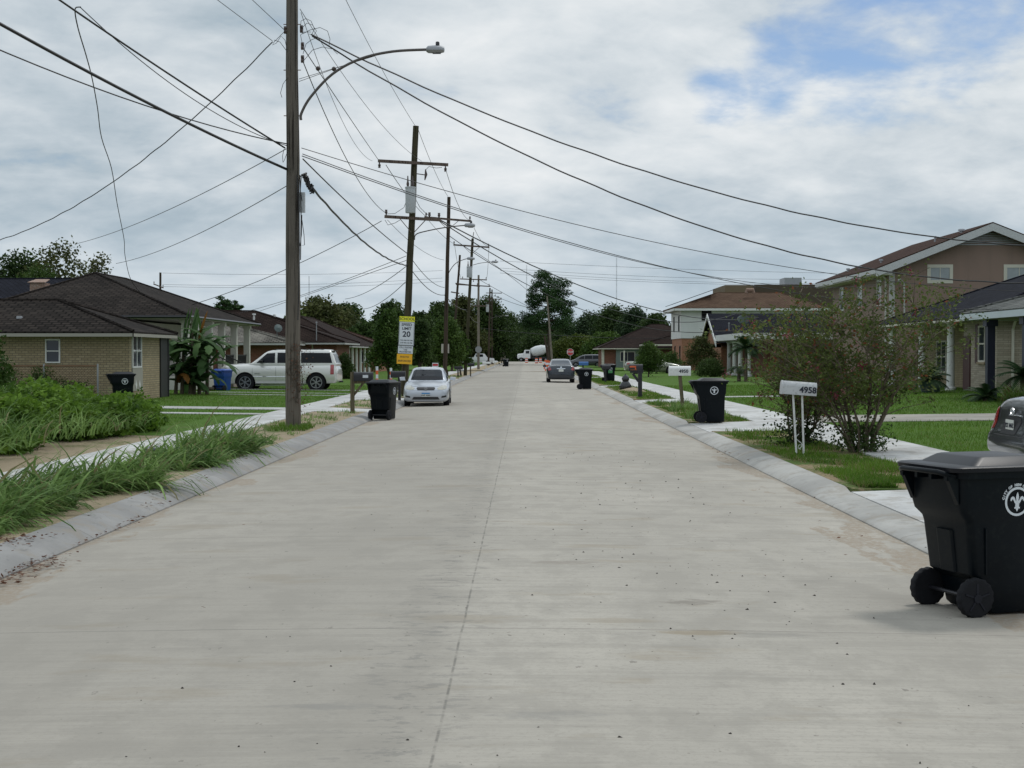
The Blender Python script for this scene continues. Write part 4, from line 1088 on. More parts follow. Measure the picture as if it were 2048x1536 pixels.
for y in (67.65, 69.95):
    m = MB(); m.beam((-14.5, y, 1.75), (-13.1, y, 1.05), .05, .05)
    for i in range(6): m.box(-14.4 + .25 * i, -14.37 + .25 * i, y - .015, y + .015, .1, 1.68 - .125 * i)
    m.build('stair_rail', 'railing_iron', hB, off='w')
# --- C: dark roof behind with rusty vent
hC = thing('rear_house', 'dark blue-black roof with rusty vent rising behind the far left house', 'house', (-32, 84, .4))
walls(hC, -46, -24, 82, 90, 0, 4.0, 'brick_beige')
roof(hC, -47, -21.5, 80, 92, 4.0, (-46.9, 86, 6.25), (-25, 86, 6.25), 'shingle_black', 'fascia_grey')
m = MB(); c = W(80, 570, 83.5); m.box(c.x - .42, c.x + .42, c.y - .5, c.y + .5, c.z - .45, c.z + .1); m.slabp([(c.x - .52, c.y - .6, c.z + .1), (c.x + .52, c.y - .6, c.z + .1), (c.x + .40, c.y + .5, c.z + .32), (c.x - .40, c.y + .5, c.z + .32)], (0, 0, .04)); m.build('roof_vent', 'vent_rusty', hC, off='w')
# --- D: brown brick with grey front hip
hD = thing('brick_house', 'red brick house with dark brown hips and grey lower hip behind the white suv', 'house', (-17, 100, .2))
walls(hD, -26, -12.6, 97, 104, 0, 2.45, 'brick_red')
roof(hD, -27, -12.0, 96.3, 105.4, 2.58, (-22, 100.8, 4.78), (-18.8, 100.8, 4.78), 'shingle_umber', 'fascia_grey', .16)
roof(hD, -26, -14.6, 90.2, 96.25, 2.50, (-24, 93.2, 3.62), (-18.6, 93.2, 3.62), 'shingle_weathered', 'fascia_grey', .16, name='lower_roof')
walls(hD, -25.5, -15.2, 91, 97, 0, 2.4, 'brick_red', 'garage_wall')
FD = Face('-y', 97); downpipe(hD, FD, -14.2, 0, 2.5, 'cream_paint'); downpipe(hD, Face('-y', 91), -17.3, 0, 2.4, 'cream_paint')
window(hD, FD, -13.4, 1.0, .7, 1.0)
vent(hD, W(508, 640, 99), .35, .07, mat='white_paint'); vent(hD, W(549, 640, 101), .3, .06, mat='white_paint'); vent(hD, W(633, 682, 96.5), 1.2, .03, mat='metal_grey')
m = MB(); c = W(554, 675, 93); m.tube([c, c + Vector((0, 0, .55))], .025, 6); m.tube([c + Vector((.1, -.1, .6)), c + Vector((.13, -.16, .62))], [.27, .02], 10); m.build('satellite_dish', 'dish_grey', hD, off='w')
# --- E: red brick with white columns
hE = thing('brick_house', 'red brick house with row of slim white columns left of the street trees', 'house', (-17, 117, .2))
walls(hE, -26, -14.4, 108, 126, 0, 2.4, 'brick_red')
roof(hE, -27, -12.7, 106.5, 127, 2.42, (-17.6, 113.0, 4.75), (-17.6, 121, 4.75), 'shingle_umber', 'fascia_grey', .14)
for y in (107.4, 109.8, 112.4, 115.2, 118.2, 121.5):
    m = MB(); m.tube([(-13.1, y, .1), (-13.1, y, .2), (-13.1, y, 2.2), (-13.1, y, 2.28)], [.17, .13, .115, .16], 10); m.build('column', 'white_paint', hE, 40, off='w')
part(hE, lambda m: m.box(-14.4, -12.85, 107, 126, -.1, .12), 'porch_floor', 'porch_floor')
hE2 = thing('brick_house', 'far left brick house with reddish roof just behind the columned brick house', 'house', (-17, 138, .2))
walls(hE2, -24, -13.2, 130, 138.5, 0, 2.4, 'brick_orange'); roof(hE2, -25, -12.6, 129.2, 139.2, 2.5, (-18, 133.5, 4.4), (-18, 135.5, 4.4), 'shingle_red', 'fascia_grey')
window(hE2, Face('-y', 130), -14.4, 1, .9, 1.1)
# --- R1 near right porch
h1 = thing('porch_house', 'grey shingle porch with pale blue fascia and navy posts at the right edge', 'house', (20, 44, .2))
walls(h1, 18.6, 30, 33, 51.7, 0, 3.0, 'brick_beige')
roof(h1, 15.72, 30, 32, 52.7, 3.24, (21.2, 38, 4.95), (21.2, 46.4, 4.95), 'shingle_grey', 'fascia_blue', .27)
for y in (50.3, 46.6, 42.4, 38, 34):
    m = MB(); m.box(15.95, 16.21, y - .13, y + .13, .2, 2.95); m.box(15.88, 16.28, y - .20, y + .20, 2.72, 2.955); m.box(15.9, 16.26, y - .18, y + .18, .2, .42); m.build('porch_post', 'navy_post', h1, off='w')
part(h1, lambda m: m.box(15.85, 18.6, 33, 51.6, 0, .2), 'porch_floor', 'porch_floor')
# --- R2 beige brick with black roof
h2 = thing('brick_house', 'beige brick house with black roof, white column and maroon door at right', 'house', (22, 62, .2))
walls(h2, 18.15, 32, 56.0, 60.2, 0, 3.1, 'brick_long')
walls(h2, 19.6, 32, 60.2, 71, 0, 3.1, 'brick_beige', 'recessed_wall')
roof(h2, 17.25, 33, 55.2, 72.2, 3.22, (23.6, 61.3, 5.65), (23.6, 66, 5.65), 'shingle_black', 'cream_paint', .15)
F2 = Face('-x', 18.15); window(h2, F2, 57.75, 1.45, .85, 1.45, .07, 'cream_paint', 'glass_win', (), (.5,), sill='brick_beige', shutters=.38)
part(h2, lambda m: F2.bx(m, 59.25, 60.15, .3, 2.5, 0, .05), 'door', 'door_maroon')
downpipe(h2, Face('-y', 56.0), 18.75, .1, 3.1, 'cream_paint')
window(h2, Face('-y', 56.0), 22.2, 1.2, 1.2, 1.3)
part(h2, lambda m: m.box(17.3, 19.6, 59, 71, -.1, .25), 'porch_floor', 'porch_floor')
for y in (61, 65.4, 70.6):
    m = MB(); m.tube([(17.85, y, .25), (17.85, y, .36), (17.85, y, .40), (17.85, y, 2.9), (17.85, y, 3.08)], [.23, .23, .17, .15, .21], 16); m.build('column', 'white_paint', h2, 40, off='w')
F3 = Face('-x', 19.6); window(h2, F3, 63.4, .9, 1.6, 1.5, .07, 'cream_paint', 'glass_win', (.5,), (.5,)); window(h2, F3, 68.4, .9, 1.6, 1.5, .07, 'cream_paint', 'glass_win', (.5,), (.5,))
# --- R3 two storey mauve gable
h3 = thing('two_storey_house', 'mauve stucco two storey house with wide front gable at upper right', 'house', (26, 88, .2))
walls(h3, 20.1, 31.0, 80.4, 95, 0, 6.55, 'siding_mauve')
m = MB(); xm = 25.55; m.slabp([(20.1, 80.4, 6.55), (31.0, 80.4, 6.55), (xm, 80.4, 8.75)], (0, 14.6, 0)); m.build('gable_wall', 'siding_mauve', h3, off='w')
m = MB(); e0, e1, pk, t = (19.2, 6.42), (31.9, 6.42), (xm, 8.93), .06
for a, b in ((e0, pk), (pk, e1)): m.slabp([(a[0], 79.6, a[1]), (b[0], 79.6, b[1]), (b[0], 96.2, b[1]), (a[0], 96.2, a[1])], (0, 0, .06))
m.build('roof', 'shingle_red', h3, off='w')
m = MB()
for a, b in ((e0, pk), (pk, e1)): m.slabp([(a[0], 79.6, a[1] - .42), (b[0], 79.6, b[1] - .42), (b[0], 79.6, b[1] - .005), (a[0], 79.6, a[1] - .005)], (0, .05, 0))
m.box(19.17, 19.22, 79.66, 96.2, 6.18, 6.41); m.slabp([(19.2, 79.66, 6.18), (20.1, 79.66, 6.18), (20.1, 79.66, 6.5)], (0, .7, 0))
m.build('fascia', 'white_dirty', h3, off='w')
part(h3, lambda m: m.box(19.25, 20.1, 79.7, 96.1, 6.12, 6.17), 'soffit', 'cream_paint')
m = MB()
for k in range(6): m.slabp([(xm - 2.0 + k * .3, 80.36, 7.78 + k * .12), (xm + 2.0 - k * .3, 80.36, 7.78 + k * .12), (xm + 2.0 - k * .3, 80.36, 7.85 + k * .12), (xm - 2.0 + k * .3, 80.36, 7.85 + k * .12)], (0, .06, 0))
m.build('gable_louvre', 'metal_grey', h3, off='w')
F = Face('-y', 80.4)
for px in (1880, 2052):
    window(h3, F, W(px, 550, 80.4).x, W(px, 562, 80.4).z, 1.15 if px < 2000 else 2.2, .78, .05, 'cream_paint', 'curtain_pane', (.5,) if px < 2000 else (.33, .66), trim=.13)
part(h3, lambda m: F.bx(m, 20.1, 20.42, 0, 6.3, 0, .03), 'corner_board', 'fascia_grey')
downpipe(h3, Face('-x', 20.1), 80.9, 0, 6.3, 'white_paint')
part(h3, lambda m: [m.tube([W(1809, 640, 80.2), W(1808, 566, 80.2), W(1803, 562, 80.1)], .05, 6), m.tube([W(1803, 562, 80.0), W(1797, 560, 80.1)], .1, 8)], 'service_mast', 'fascia_grey', 40)
F = Face('-x', 20.1)
for y in (82.5, 87.2, 92.2): window(h3, F, y, 4.5, 1.0, 1.5, .09, 'white_paint', 'glass_win', (), (.5,))
for y, zz in ((83, .6), (88, .45), (91, .5)): vent(h3, (20.6 + (95 - y) * .02, y + 2.2, 6.9), zz * .55, .07)
vent(h3, W(1923, 466, 82), .12, .11, .1); vent(h3, W(1870, 484, 82), .28, .05, .05)
# --- R4 white siding two storey
h4 = thing('two_storey_house', 'white siding two storey house with brown hip roof and solar panels', 'house', (20, 145, .1))
walls(h4, 15.05, 28, 139.4, 148.5, 0, 3.3, 'brick_orange', 'lower_wall'); walls(h4, 14.95, 28.1, 139.3, 148.6, 3.3, 6.0, 'siding_white')
roof(h4, 14.2, 29, 138.6, 149.3, 6.2, (19.0, 143.8, 7.85), (25.2, 143.8, 7.85), 'shingle_brown', 'white_paint', .26)
window(h4, Face('-y', 139.3), W(1413, 640, 139.3).x, W(1413, 641, 139.3).z, .95, .98, .05, 'door_dark', 'glass_dark', (), (.35, .68))
F = Face('-x', 14.95)
for y in (141, 145.6): window(h4, F, y, 4.0, .8, 1.5, .06, 'door_dark', 'glass_dark'); window(h4, Face('-x', 15.05), y, 1.0, .8, 1.6, .06, 'door_dark', 'glass_dark')
m = MB()
for k in range(3): m.slabp([(14.1 + k * 1.5, 139.6 + k * .9, 6.52 + k * .53), (15.5 + k * 1.5, 139.8 + k * .9, 7.02 + k * .53), (15.5 + k * 1.5, 146, 7.02 + k * .53), (14.1 + k * 1.5, 146, 6.52 + k * .53)], (0, 0, .06))
m.build('solar_panel', 'solar_panel', h4, off='w')
c = W(1500, 586, 142); part(h4, lambda m: [m.tube([c + Vector((-.35, 0, 0)), c + Vector((-.3, 0, .28)), c + Vector((.3, 0, .28)), c + Vector((.35, 0, 0))], [.16, .2, .2, .16], 8)], 'roof_vent', 'vent_rusty', 40)
# --- R5 black roof, brick gable, white columns
h5 = thing('brick_house', 'one storey brick house with black roof, steep front gable and white columns', 'house', (20, 108, .2))
walls(h5, 16.8, 30, 101, 125, 0, 3.05, 'brick_red')
E0, E1 = 98.6, 127
m = MB(); t = (0, 0, -.06)
m.slabp([(14.8, 98.62, 3.24), (31, 98.62, 3.24), (31, 112, 3.30), (14.8, 112, 3.30)], t)
m.build('roof', 'shingle_black', h5, off='w')
m = MB(); m.slabp([(15.2, 112.1, 2.3), (15.2, 122.9, 2.3), (15.2, 117.5, 4.83)], (14, 0, 0)); m.build('gable_wall', 'brick_orange', h5, off='w'); walls(h5, 15.2, 16.79, 112.6, 122.4, 0, 2.6, 'brick_orange', 'front_wall')
m = MB()
for a, b in (((112.0, 2.6), (117.5, 5.0)), ((117.5, 5.0), (123.0, 2.6))): m.slabp([(14.75, a[0], a[1]), (14.75, b[0], b[1]), (31, b[0], b[1]), (31, a[0], a[1])], (0, 0, .07))
m.build('gable_roof', 'shingle_black', h5, off='w')
m = MB()
for a, b in (((112.0, 2.6), (117.5, 5.0)), ((117.5, 5.0), (123.0, 2.6))): m.slabp([(14.7, a[0], a[1] - .28), (14.7, b[0], b[1] - .28), (14.7, b[0], b[1] + .05), (14.7, a[0], a[1] + .05)], (.06, 0, 0))
m.box(14.72, 14.795, 98.6, 112.4, 2.78, 3.22); m.box(14.8, 31, 98.52, 98.615, 2.78, 3.22); m.build('fascia', 'white_paint', h5, off='w')
part(h5, lambda m: m.box(14.82, 16.8, 98.7, 111.8, 2.72, 2.78), 'soffit', 'soffit'); part(h5, lambda m: m.box(14.82, 16.8, 98.7, 112, -.1, .14), 'porch_floor', 'porch_floor')
for y in (109.4, 106.6, 103.8, 100.2):
    m = MB(); m.tube([(15.4, y, .14), (15.4, y, .34), (15.4, y, .38), (15.4, y, 2.5), (15.4, y, 2.72)], [.27, .27, .19, .17, .25], 14); m.build('column', 'white_paint', h5, 40, off='w')
m = MB(); c = W(1486, 657, 100.5); m.tube([c, c + Vector((0, 0, .55))], .03, 6); m.tube([c + Vector((0, -.12, .62)), c + Vector((0, -.16, .66)), c + Vector((0, .02, .8))], [.42, .40, .03], 14); m.build('satellite_dish', 'dish_grey', h5, 40, off='w')
vent(h5, W(1458, 662, 101), .5, .03)
# --- R6 dark brown hip far
h6 = thing('brick_house', 'low house with wide dark brown hip roof beyond the round garden tree', 'house', (14, 180, .1))
walls(h6, 9.6, 24, 176, 190, 0, 2.45, 'brick_red'); walls(h6, 11.0, 14.4, 175.5, 175.99, 0, 2.4, 'siding_teal', 'front_panel')
roof(h6, 8.9, 25, 175, 191, 2.55, (15.9, 183, 5.55), (17.4, 183, 5.55), 'shingle_umber', 'cream_paint', .16)
roof(h6, 13.8, 24, 170.5, 175.2, 3.0, (18.5, 173, 4.3), (20.5, 173, 4.3), 'shingle_umber', 'cream_paint', .22, name='front_roof')
part(h6, lambda m: [m.box(9.35, 9.6, 175.9, 177.2, 0, 2.4), m.box(11.6, 11.75, 170.9, 171.05, 0, 2.2)], 'pillar', 'cream_paint')
window(h6, Face('-y', 175.5), 12.4, .9, 1.8, 1.2, .06, 'cream_paint', 'glass_win', (.5,))
# --- commercial block behind
hc = thing('commercial_building', 'big flat roofed tan building standing behind the white siding house', 'building', (45, 255, 0))
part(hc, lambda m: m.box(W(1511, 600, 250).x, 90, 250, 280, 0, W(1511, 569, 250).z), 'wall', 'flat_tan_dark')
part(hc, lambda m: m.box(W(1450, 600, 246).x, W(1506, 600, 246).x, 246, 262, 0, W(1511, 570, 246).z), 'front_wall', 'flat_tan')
part(hc, lambda m: m.box(W(1567, 600, 252).x, W(1601, 600, 252).x, 251, 256, W(1500, 570, 252).z, W(1500, 556, 252).z), 'rooftop_unit', 'metal_grey')
# chain link fence by house A
fe = thing('chain_link_fence', 'rusty chain link fence overgrown beside the beige brick house', 'fence', (-16.5, 46.6, .2))
m = MB(); X0, X1, Yf = -17.4, -13.85, 46.9
for x in (X0, -15.6, X1): m.tube([(x, Yf, .1), (x, Yf, 1.45)], .03, 6)
m.build('post', 'metal_grey', fe, off='w')
part(fe, lambda m: m.tube([(X0, Yf, 1.38), (X1, Yf, 1.38)], .022, 6), 'top_rail', 'metal_rust')
m = MB(); k = X0 - 1.2
while k < X1:
    for s_ in (0, 1):
        a = (max(X0, k), Yf, .2 + max(0, X0 - k)); b_ = (min(X1, k + 1.2), Yf, .2 + min(X1, k + 1.2) - k)
        if s_: a = (a[0], a[1], 1.58 - a[2]); b_ = (b_[0], b_[1], 1.58 - b_[2])
        m.beam(a, b_, .006, .006)
    k += .09
m.build('mesh', 'metal_rust', fe, off='w')
r_ = np.random.default_rng(77)
sh = thing('fence_vines', 'dark weedy vines climbing the rusty fence', 'vines', (-15.4, 46.8, .2))
P = blobpts([(-1.2, 0, .5, .7, .3, .6), (.3, .1, .35, .8, .3, .45), (-.3, .1, .75, .5, .25, .5), (1.1, 0, .4, .4, .25, .4)], 4200, r_, .8, .4); np_mesh('foliage', *leaves(P, .085, r_), 'leaf_dark', sh)

# ================================================================ TREES
def T(label, x, yt, Y, rad_px, mat, seed, nl=9000, leaf=.42, yb=None, h0=.25, nb=26, squash=.85, gap=0, name='tree', group='trees closing the end of the street', **kw):
    Y = 386 + (x % 7) * 3 if 1000 < x < 1165 and Y > 250 else Y
    s = FPX / Y; c = W(x, 700, Y); top = W(x, yt, Y).z; rad = rad_px * 1.35 / s
    return make_tree(name, label, 'tree', (c.x, Y, .05), seed, top, rad, top * h0 * .6, nb, nl, leaf, mat, seed * 1.3, group, squash=squash, gap=gap, trunk_r=.22, **kw)
far = [
 ('olive tree over the brown brick roofs, nearest the grey pole', 590, 618, 170, 34, 'leaf_yellow', 1), ('broad dark tree between grey pole and leaning pole', 640, 586, 185, 62, 'leaf_olive', 2),
 ('round dark tree left of the school sign tops', 690, 600, 190, 48, 'leaf_dark', 3), ('low dark tree behind the columned brick house', 735, 640, 180, 40, 'leaf_dark', 4),
 ('dark lumpy tree straight behind the school sign', 782, 598, 200, 42, 'leaf_dark', 5), ('small dark tree just right of the leaning pole', 838, 622, 210, 34, 'leaf_dark', 6),
 ('dark tree behind the third pole', 878, 598, 225, 40, 'leaf_dark', 7), ('brownish topped tree behind the fourth pole', 925, 588, 235, 38, 'leaf_olive', 8),
 ('broad dark oak above the far left pavement', 975, 590, 250, 46, 'leaf_dark', 9), ('dark oak sloping down left of the pine', 1018, 615, 262, 38, 'leaf_dark', 10),
 ('wide dark tree under the tall pine', 1062, 628, 300, 44, 'leaf_bluish', 11), ('dark tree right under the pine crown', 1135, 632, 310, 44, 'leaf_dark', 12),
 ('bluish tree between pine and the right treetops', 1180, 622, 290, 40, 'leaf_bluish', 13), ('feathery topped tree with the highest knob right of the pine', 1225, 605, 280, 42, 'leaf_dark', 14),
 ('dark tree behind the umber hip roof, left half', 1268, 612, 270, 38, 'leaf_bluish', 15), ('dark tree beside the solar panel corner', 1312, 622, 262, 36, 'leaf_dark', 16),
 ('yellow green tree low behind the stop sign', 1160, 668, 245, 46, 'leaf_yellow', 17), ('yellow green tree right of the stop sign', 1215, 662, 235, 40, 'leaf_mid', 18),
 ('dark understorey tree behind the mixer truck cab', 1030, 660, 375, 52, 'leaf_dark', 19), ('dark understorey tree behind the mixer drum', 1085, 655, 380, 52, 'leaf_dark', 20),
 ('dark tree at the left end of the far street', 985, 650, 370, 50, 'leaf_dark', 21), ('dark tree behind the dark minivan', 1150, 660, 370, 60, 'leaf_dark', 22)]
protos = {}
for i, (lab, x, yt, Y, rp, mt, sd_) in enumerate(far):
    T(lab, x, yt, Y, rp, mt, sd_, 15000, .48, h0=.12 if yt > 625 else .16, nb=30, nlimb=4, shell=.7)
# far off woods reading as one mass behind everything
r_ = np.random.default_rng(90); bl = []
for i in range(420):
    x = -190 + 380 * r_.random(); k = .75 + .35 * math.sin(x * .09) * math.sin(x * .031 + 1); bl.append((x, 405 + 30 * r_.random(), 1 + 8.0 * r_.random() * k, 5, 4, 3.4))
P = blobpts(bl, 110000, r_, .9); P = P[P[:, 2] > 0]
tag(np_mesh('woods', *leaves(P, .9, r_, 1.5), 'leaf_dark'), 'far dark woods closing the view behind the end of the street', 'woods', kind='stuff')
# the tall pine
def pine(label, x, y_top, Y, rad_px, seed, base_open=.45, nl=15000, squashy=.42, tiers=12, group=None):
    s = FPX / Y; c = W(x, 700, Y); H = W(x, y_top, Y).z; rad = rad_px / s; r_ = np.random.default_rng(seed)
    root = thing('pine_tree', label, 'pine tree', (c.x, Y, .05), 0, group)
    t = MB(); t.tube([(0, 0, -.3), (.1, 0, H * .4), (0, .1, H * .75), (.1, 0, H * .95)], [.30, .24, .16, .06], 8); bl = []
    for i in range(tiers):
        tt = i / (tiers - 1); z = H * (base_open + (.97 - base_open) * tt); R_ = rad * (1.0 * math.sin(math.pi * (.30 + .62 * tt)) ** .8)
        for k in range(5 if tt < .9 else 2):
            a = i * 1.9 + k * 1.257 + r_.random() * .5; q = R_ * (.45 + .5 * r_.random()); bs = rad * (.20 + .15 * r_.random())
            b = (math.cos(a) * q, math.sin(a) * q, z + r_.normal() * .3, bs, bs, bs * .62); bl.append(b)
            t.tube([(0, 0, z - .5), (b[0] * .6, b[1] * .6, z - .15), b[:3]], [.09, .06, .02], 4)
    t.build('trunk', 'bark', root, 60)
    P = blobpts(bl, nl, r_, .7); np_mesh('crown', *leaves(P, .36, r_, 2.6, .6), 'leaf_pine', root); return root
pine('tall pine towering over the far end of the street', 1097, 546, 240, 56, 61, .40, 20000)
pine('small dark pine pair, left one, above the columned house roof', 447, 597, 210, 26, 62, .62, 5000, group='small pines behind the left roofs')
pine('small dark pine pair, right one, above the columned house roof', 474, 604, 212, 20, 63, .62, 4000, group='small pines behind the left roofs')
pine('dark pine tip just showing at the right edge above the gable', 2062, 472, 130, 26, 64, .55, 5000)
# trees behind left houses
make_tree('tree', 'sparse rust tinged tree rising over the left hip roof, tallest crown', 'tree', (W(125, 600, 100).x, 100, .1), 71, W(125, 472, 100).z, 3.4, 3.0, 30, 5200, .27, 'leaf_olive', 0, 'trees behind the left houses', trunk_r=.2, gap=.15, nlimb=22, squash=.9, shell=.9)
make_tree('tree', 'dense dark green tree behind the far left roof', 'tree', (W(40, 600, 104).x, 104, .1), 72, W(40, 492, 104).z, 4.0, 2.5, 26, 12000, .27, 'leaf_dark', 1, 'trees behind the left houses', trunk_r=.2, nlimb=12)
make_tree('tree', 'thin twiggy tree at the right end of the left treetops', 'tree', (W(196, 600, 98).x, 98, .1), 73, W(200, 500, 98).z, 1.9, 3.0, 16, 2600, .22, 'leaf_olive', 2, 'trees behind the left houses', trunk_r=.12, gap=.1, nlimb=14)
make_tree('tree', 'green tree low behind the beige brick house roof', 'tree', (W(80, 600, 96).x, 96, .1), 74, W(90, 520, 96).z, 2.6, 2.0, 18, 6500, .22, 'leaf_mid', 2, 'trees behind the left houses', trunk_r=.15)
# street trees
make_tree('street_tree', 'dense glossy street tree left of the school signs', 'tree', (W(775, 700, 90).x - .1, 92, .1), 75, 4.6, 1.35, .9, 26, 15000, .17, 'leaf_mid', 0, 'young street trees on the left', trunk_r=.09, squash=1.1)
make_tree('street_tree', 'darker street tree half hidden behind the school signs', 'tree', (W(838, 700, 100).x, 102, .1), 76, 4.2, 1.1, .9, 20, 9000, .17, 'leaf_dark', 0, 'young street trees on the left', trunk_r=.09, squash=1.1)
make_tree('street_tree', 'rounded street tree behind the silver car', 'tree', (W(893, 700, 106).x, 107, .1), 77, 4.4, 1.55, .9, 26, 14000, .17, 'leaf_mid', 0, 'young street trees on the left', trunk_r=.09, squash=1.1)
make_tree('street_tree', 'slim twin stemmed street tree beyond the silver car', 'tree', (W(922, 700, 112).x, 113, .1), 78, 3.6, .85, .9, 16, 6500, .15, 'leaf_mid', 0, 'young street trees on the left', trunk_r=.07)
make_tree('garden_tree', 'small round tree in the right lawn in front of the sage sedan', 'tree', (W(1297, 700, 104).x, 104, .2), 79, 2.55, 1.15, .35, 22, 9000, .12, 'leaf_mid', 0, None, trunk_r=.05, nlimb=12)
make_tree('bush', 'brownish unkempt bush beside the steep brick gable', 'bush', (W(1400, 700, 110).x, 109, .2), 80, 3.3, 1.5, .2, 24, 9000, .13, 'leaf_olive', 0, 'bushes by the right brick house', trunk_r=.05, gap=.3)
make_tree('bush', 'clipped dark green bush under the steep brick gable', 'bush', (W(1425, 700, 100).x, 101, .15), 81, 1.45, 1.15, .0, 18, 8000, .10, 'leaf_dark', 0, 'bushes by the right brick house', trunk_r=.04)
make_tree('bush', 'small light green bush behind the sage sedan', 'bush', (W(1345, 700, 125).x, 126, .15), 82, 2.0, 1.3, .0, 14, 5000, .13, 'leaf_mid', 0, 'bushes by the right brick house', trunk_r=.04)
make_tree('bush', 'dark bush between the white suv and the brick columns', 'bush', (W(683, 700, 92).x, 93, .15), 83, 1.75, .75, .0, 14, 5200, .11, 'leaf_dark', 0, None, trunk_r=.04)
# crepe myrtles
def myrtle(label, loc, stems, H, spread, nleaf, seed, lean=(0, 0), flowers=60, hw=1.0, low=.75, basal=0):
    r_ = np.random.default_rng(seed); root = thing('crepe_myrtle', label, 'flowering shrub', loc, 0, 'crepe myrtles by the right kerb'); tips = []
    for i in range(stems):
        a = i / stems * 6.28 + r_.random() * .6; h = H * (.66 + .34 * r_.random()); q = spread * (.25 + .72 * r_.random()) * (1.0 if h < H * .85 else .7)
        ex, ey = math.cos(a) * q * hw + lean[0], math.sin(a) * q * .7 + lean[1]; m = MB(); bx, by = math.cos(a) * .16, math.sin(a) * .14
        P = [Vector((bx, by, -.05))]
        for k in range(1, 7):
            t = k / 6; P.append(Vector((bx + (ex - bx) * t ** 1.35 + r_.normal() * .03, by + (ey - by) * t ** 1.35 + r_.normal() * .03, h * t * .92)))
        m.tube(P, [.024 - .0032 * k for k in range(7)], 6)
        for k in range(2, 7):
            for j in range(4):
                p = P[k]; d = Vector((r_.normal() * .35 + (ex - bx) * .22, r_.normal() * .3, .16 + .3 * r_.random())); e_ = p + d * (.8 + .5 * r_.random())
                m.tube([p, p + d * .45 + Vector((0, 0, .03)), e_], [.009, .006, .003], 4); tips.append(e_); tips.append(p + d * .5)
                for q_ in range(2):
                    e2 = e_ + Vector((r_.normal() * .14, r_.normal() * .14, r_.random() * .16)); m.tube([e_, e2], [.004, .002], 3); tips.append(e2)
        m.build('stem', 'bark_smooth', root, 60)
    tp = np.array([tuple(t) for t in tips]); tp = tp[tp[:, 2] > H * low * .45]
    idx = r_.integers(0, len(tp), nleaf); P = tp[idx] + r_.normal(size=(nleaf, 3)) * np.array((.075, .075, .065))
    np_mesh('foliage', *leaves(P, .062, r_, 1.8, .5), 'leaf_myrtle', root)
    if basal:
        P = r_.normal(size=(basal, 3)) * np.array((.22, .2, .16)) + np.array((0, 0, .24)); P = P[P[:, 2] > 0]; np_mesh('basal_leaves', *leaves(P, .055, r_, 1.5, .5), 'leaf_dark', root)
    fl = tp[r_.integers(0, len(tp), flowers // 4)]; fl = np.repeat(fl, 22, 0) + r_.normal(size=(len(fl) * 22, 3)) * .035; np_mesh('blossom', *leaves(fl, .03, r_, 1.2), 'flowers_magenta', root)
    fl = tp[r_.integers(0, len(tp), flowers // 6)]; fl = np.repeat(fl, 16, 0) + r_.normal(size=(len(fl) * 16, 3)) * .03; np_mesh('pale_blossom', *leaves(fl, .026, r_, 1.2), 'flowers_pink', root)
    return root
gB = W(1722, 912, 24.3)
myrtle('wide multi stemmed crepe myrtle with sparse leaves between mailbox and near bin', (gB.x, 24.3, .11), 15, 2.78, 1.84, 12500, 91, (-.22, 0), 90, 1.0, .66, 1300)
myrtle('smaller crepe myrtle with magenta blooms just behind the 4958 mailbox', (W(1602, 880, 26.0).x, 26.0, .11), 8, 1.70, .78, 5600, 92, (.05, 0), 150, 1.0, .5, 1300)
# banana plant
r_ = np.random.default_rng(101); root = thing('banana_plant', 'big banana plant with broad and some orange leaves beside the beige house', 'banana plant', (W(382, 700, 56.5).x, 56.5, .2)); m = MB(); V = []; Fc = []
for i, (dx, h) in enumerate(((-.35, 2.0), (0, 2.4), (.3, 1.7), (.6, 1.5), (-.6, 1.3), (.1, 1.2))):
    m.tube([(dx, r_.normal() * .1, -.05), (dx + .03, 0, h * .5), (dx + .06, 0, h)], [.08, .065, .04], 8)
def bleaf(p, az, el, Ln, wd, droop):
    n = 10; o = sum(len(v) for v in V); vs = []; q = np.array(p, float)
    for i in range(n + 1):
        t = i / n; w = wd * (math.sin(math.pi * min(1, .06 + .94 * t)) ** .55) * (.85 + .15 * math.sin(i * 2.7 + az)); a = el - droop * t
        d = np.array((math.cos(az) * math.cos(a), math.sin(az) * math.cos(a), math.sin(a))); sd2 = np.array((-math.sin(az), math.cos(az), 0)); vs += [q - sd2 * w * .5 - np.array((0, 0, .22 * w)), q, q + sd2 * w * .5 - np.array((0, 0, .22 * w))]; q = q + d * Ln / n
    V.append(np.array(vs)); f = []
    for i in range(n):
        a = o + i * 3; f += [(a, a + 1, a + 4, a + 3), (a + 1, a + 2, a + 5, a + 4)]
    Fc.append(np.array(f))
for i in range(110):
    dx = r_.choice([-.5, -.2, .15, .4, .75]); z = .35 + 1.75 * r_.random(); bleaf((dx, r_.normal() * .2, z), r_.random() * 6.28, R(15 + 60 * r_.random()), 1.0 + .75 * r_.random(), .28 + .16 * r_.random(), R(60 + 90 * r_.random()))
for i in range(7): bleaf((-.3 + .12 * i, 0, 2.1 + .1 * r_.random()), r_.random() * 6.28, R(72 + 14 * r_.random()), 1.0 + .4 * r_.random(), .17, R(14))
m.build('stem', 'bark_smooth', root, 50); np_mesh('leaf', np.concatenate(V), np.concatenate(Fc), 'leaf_banana', root, True)['kind'] = 'stuff'
litter('red_flowers', 'small red plants at the foot of the banana', [(W(400, 780, 57).x + .1, 57, .3, .12, .1, 60)], 'flowers_magenta', .09, 4)
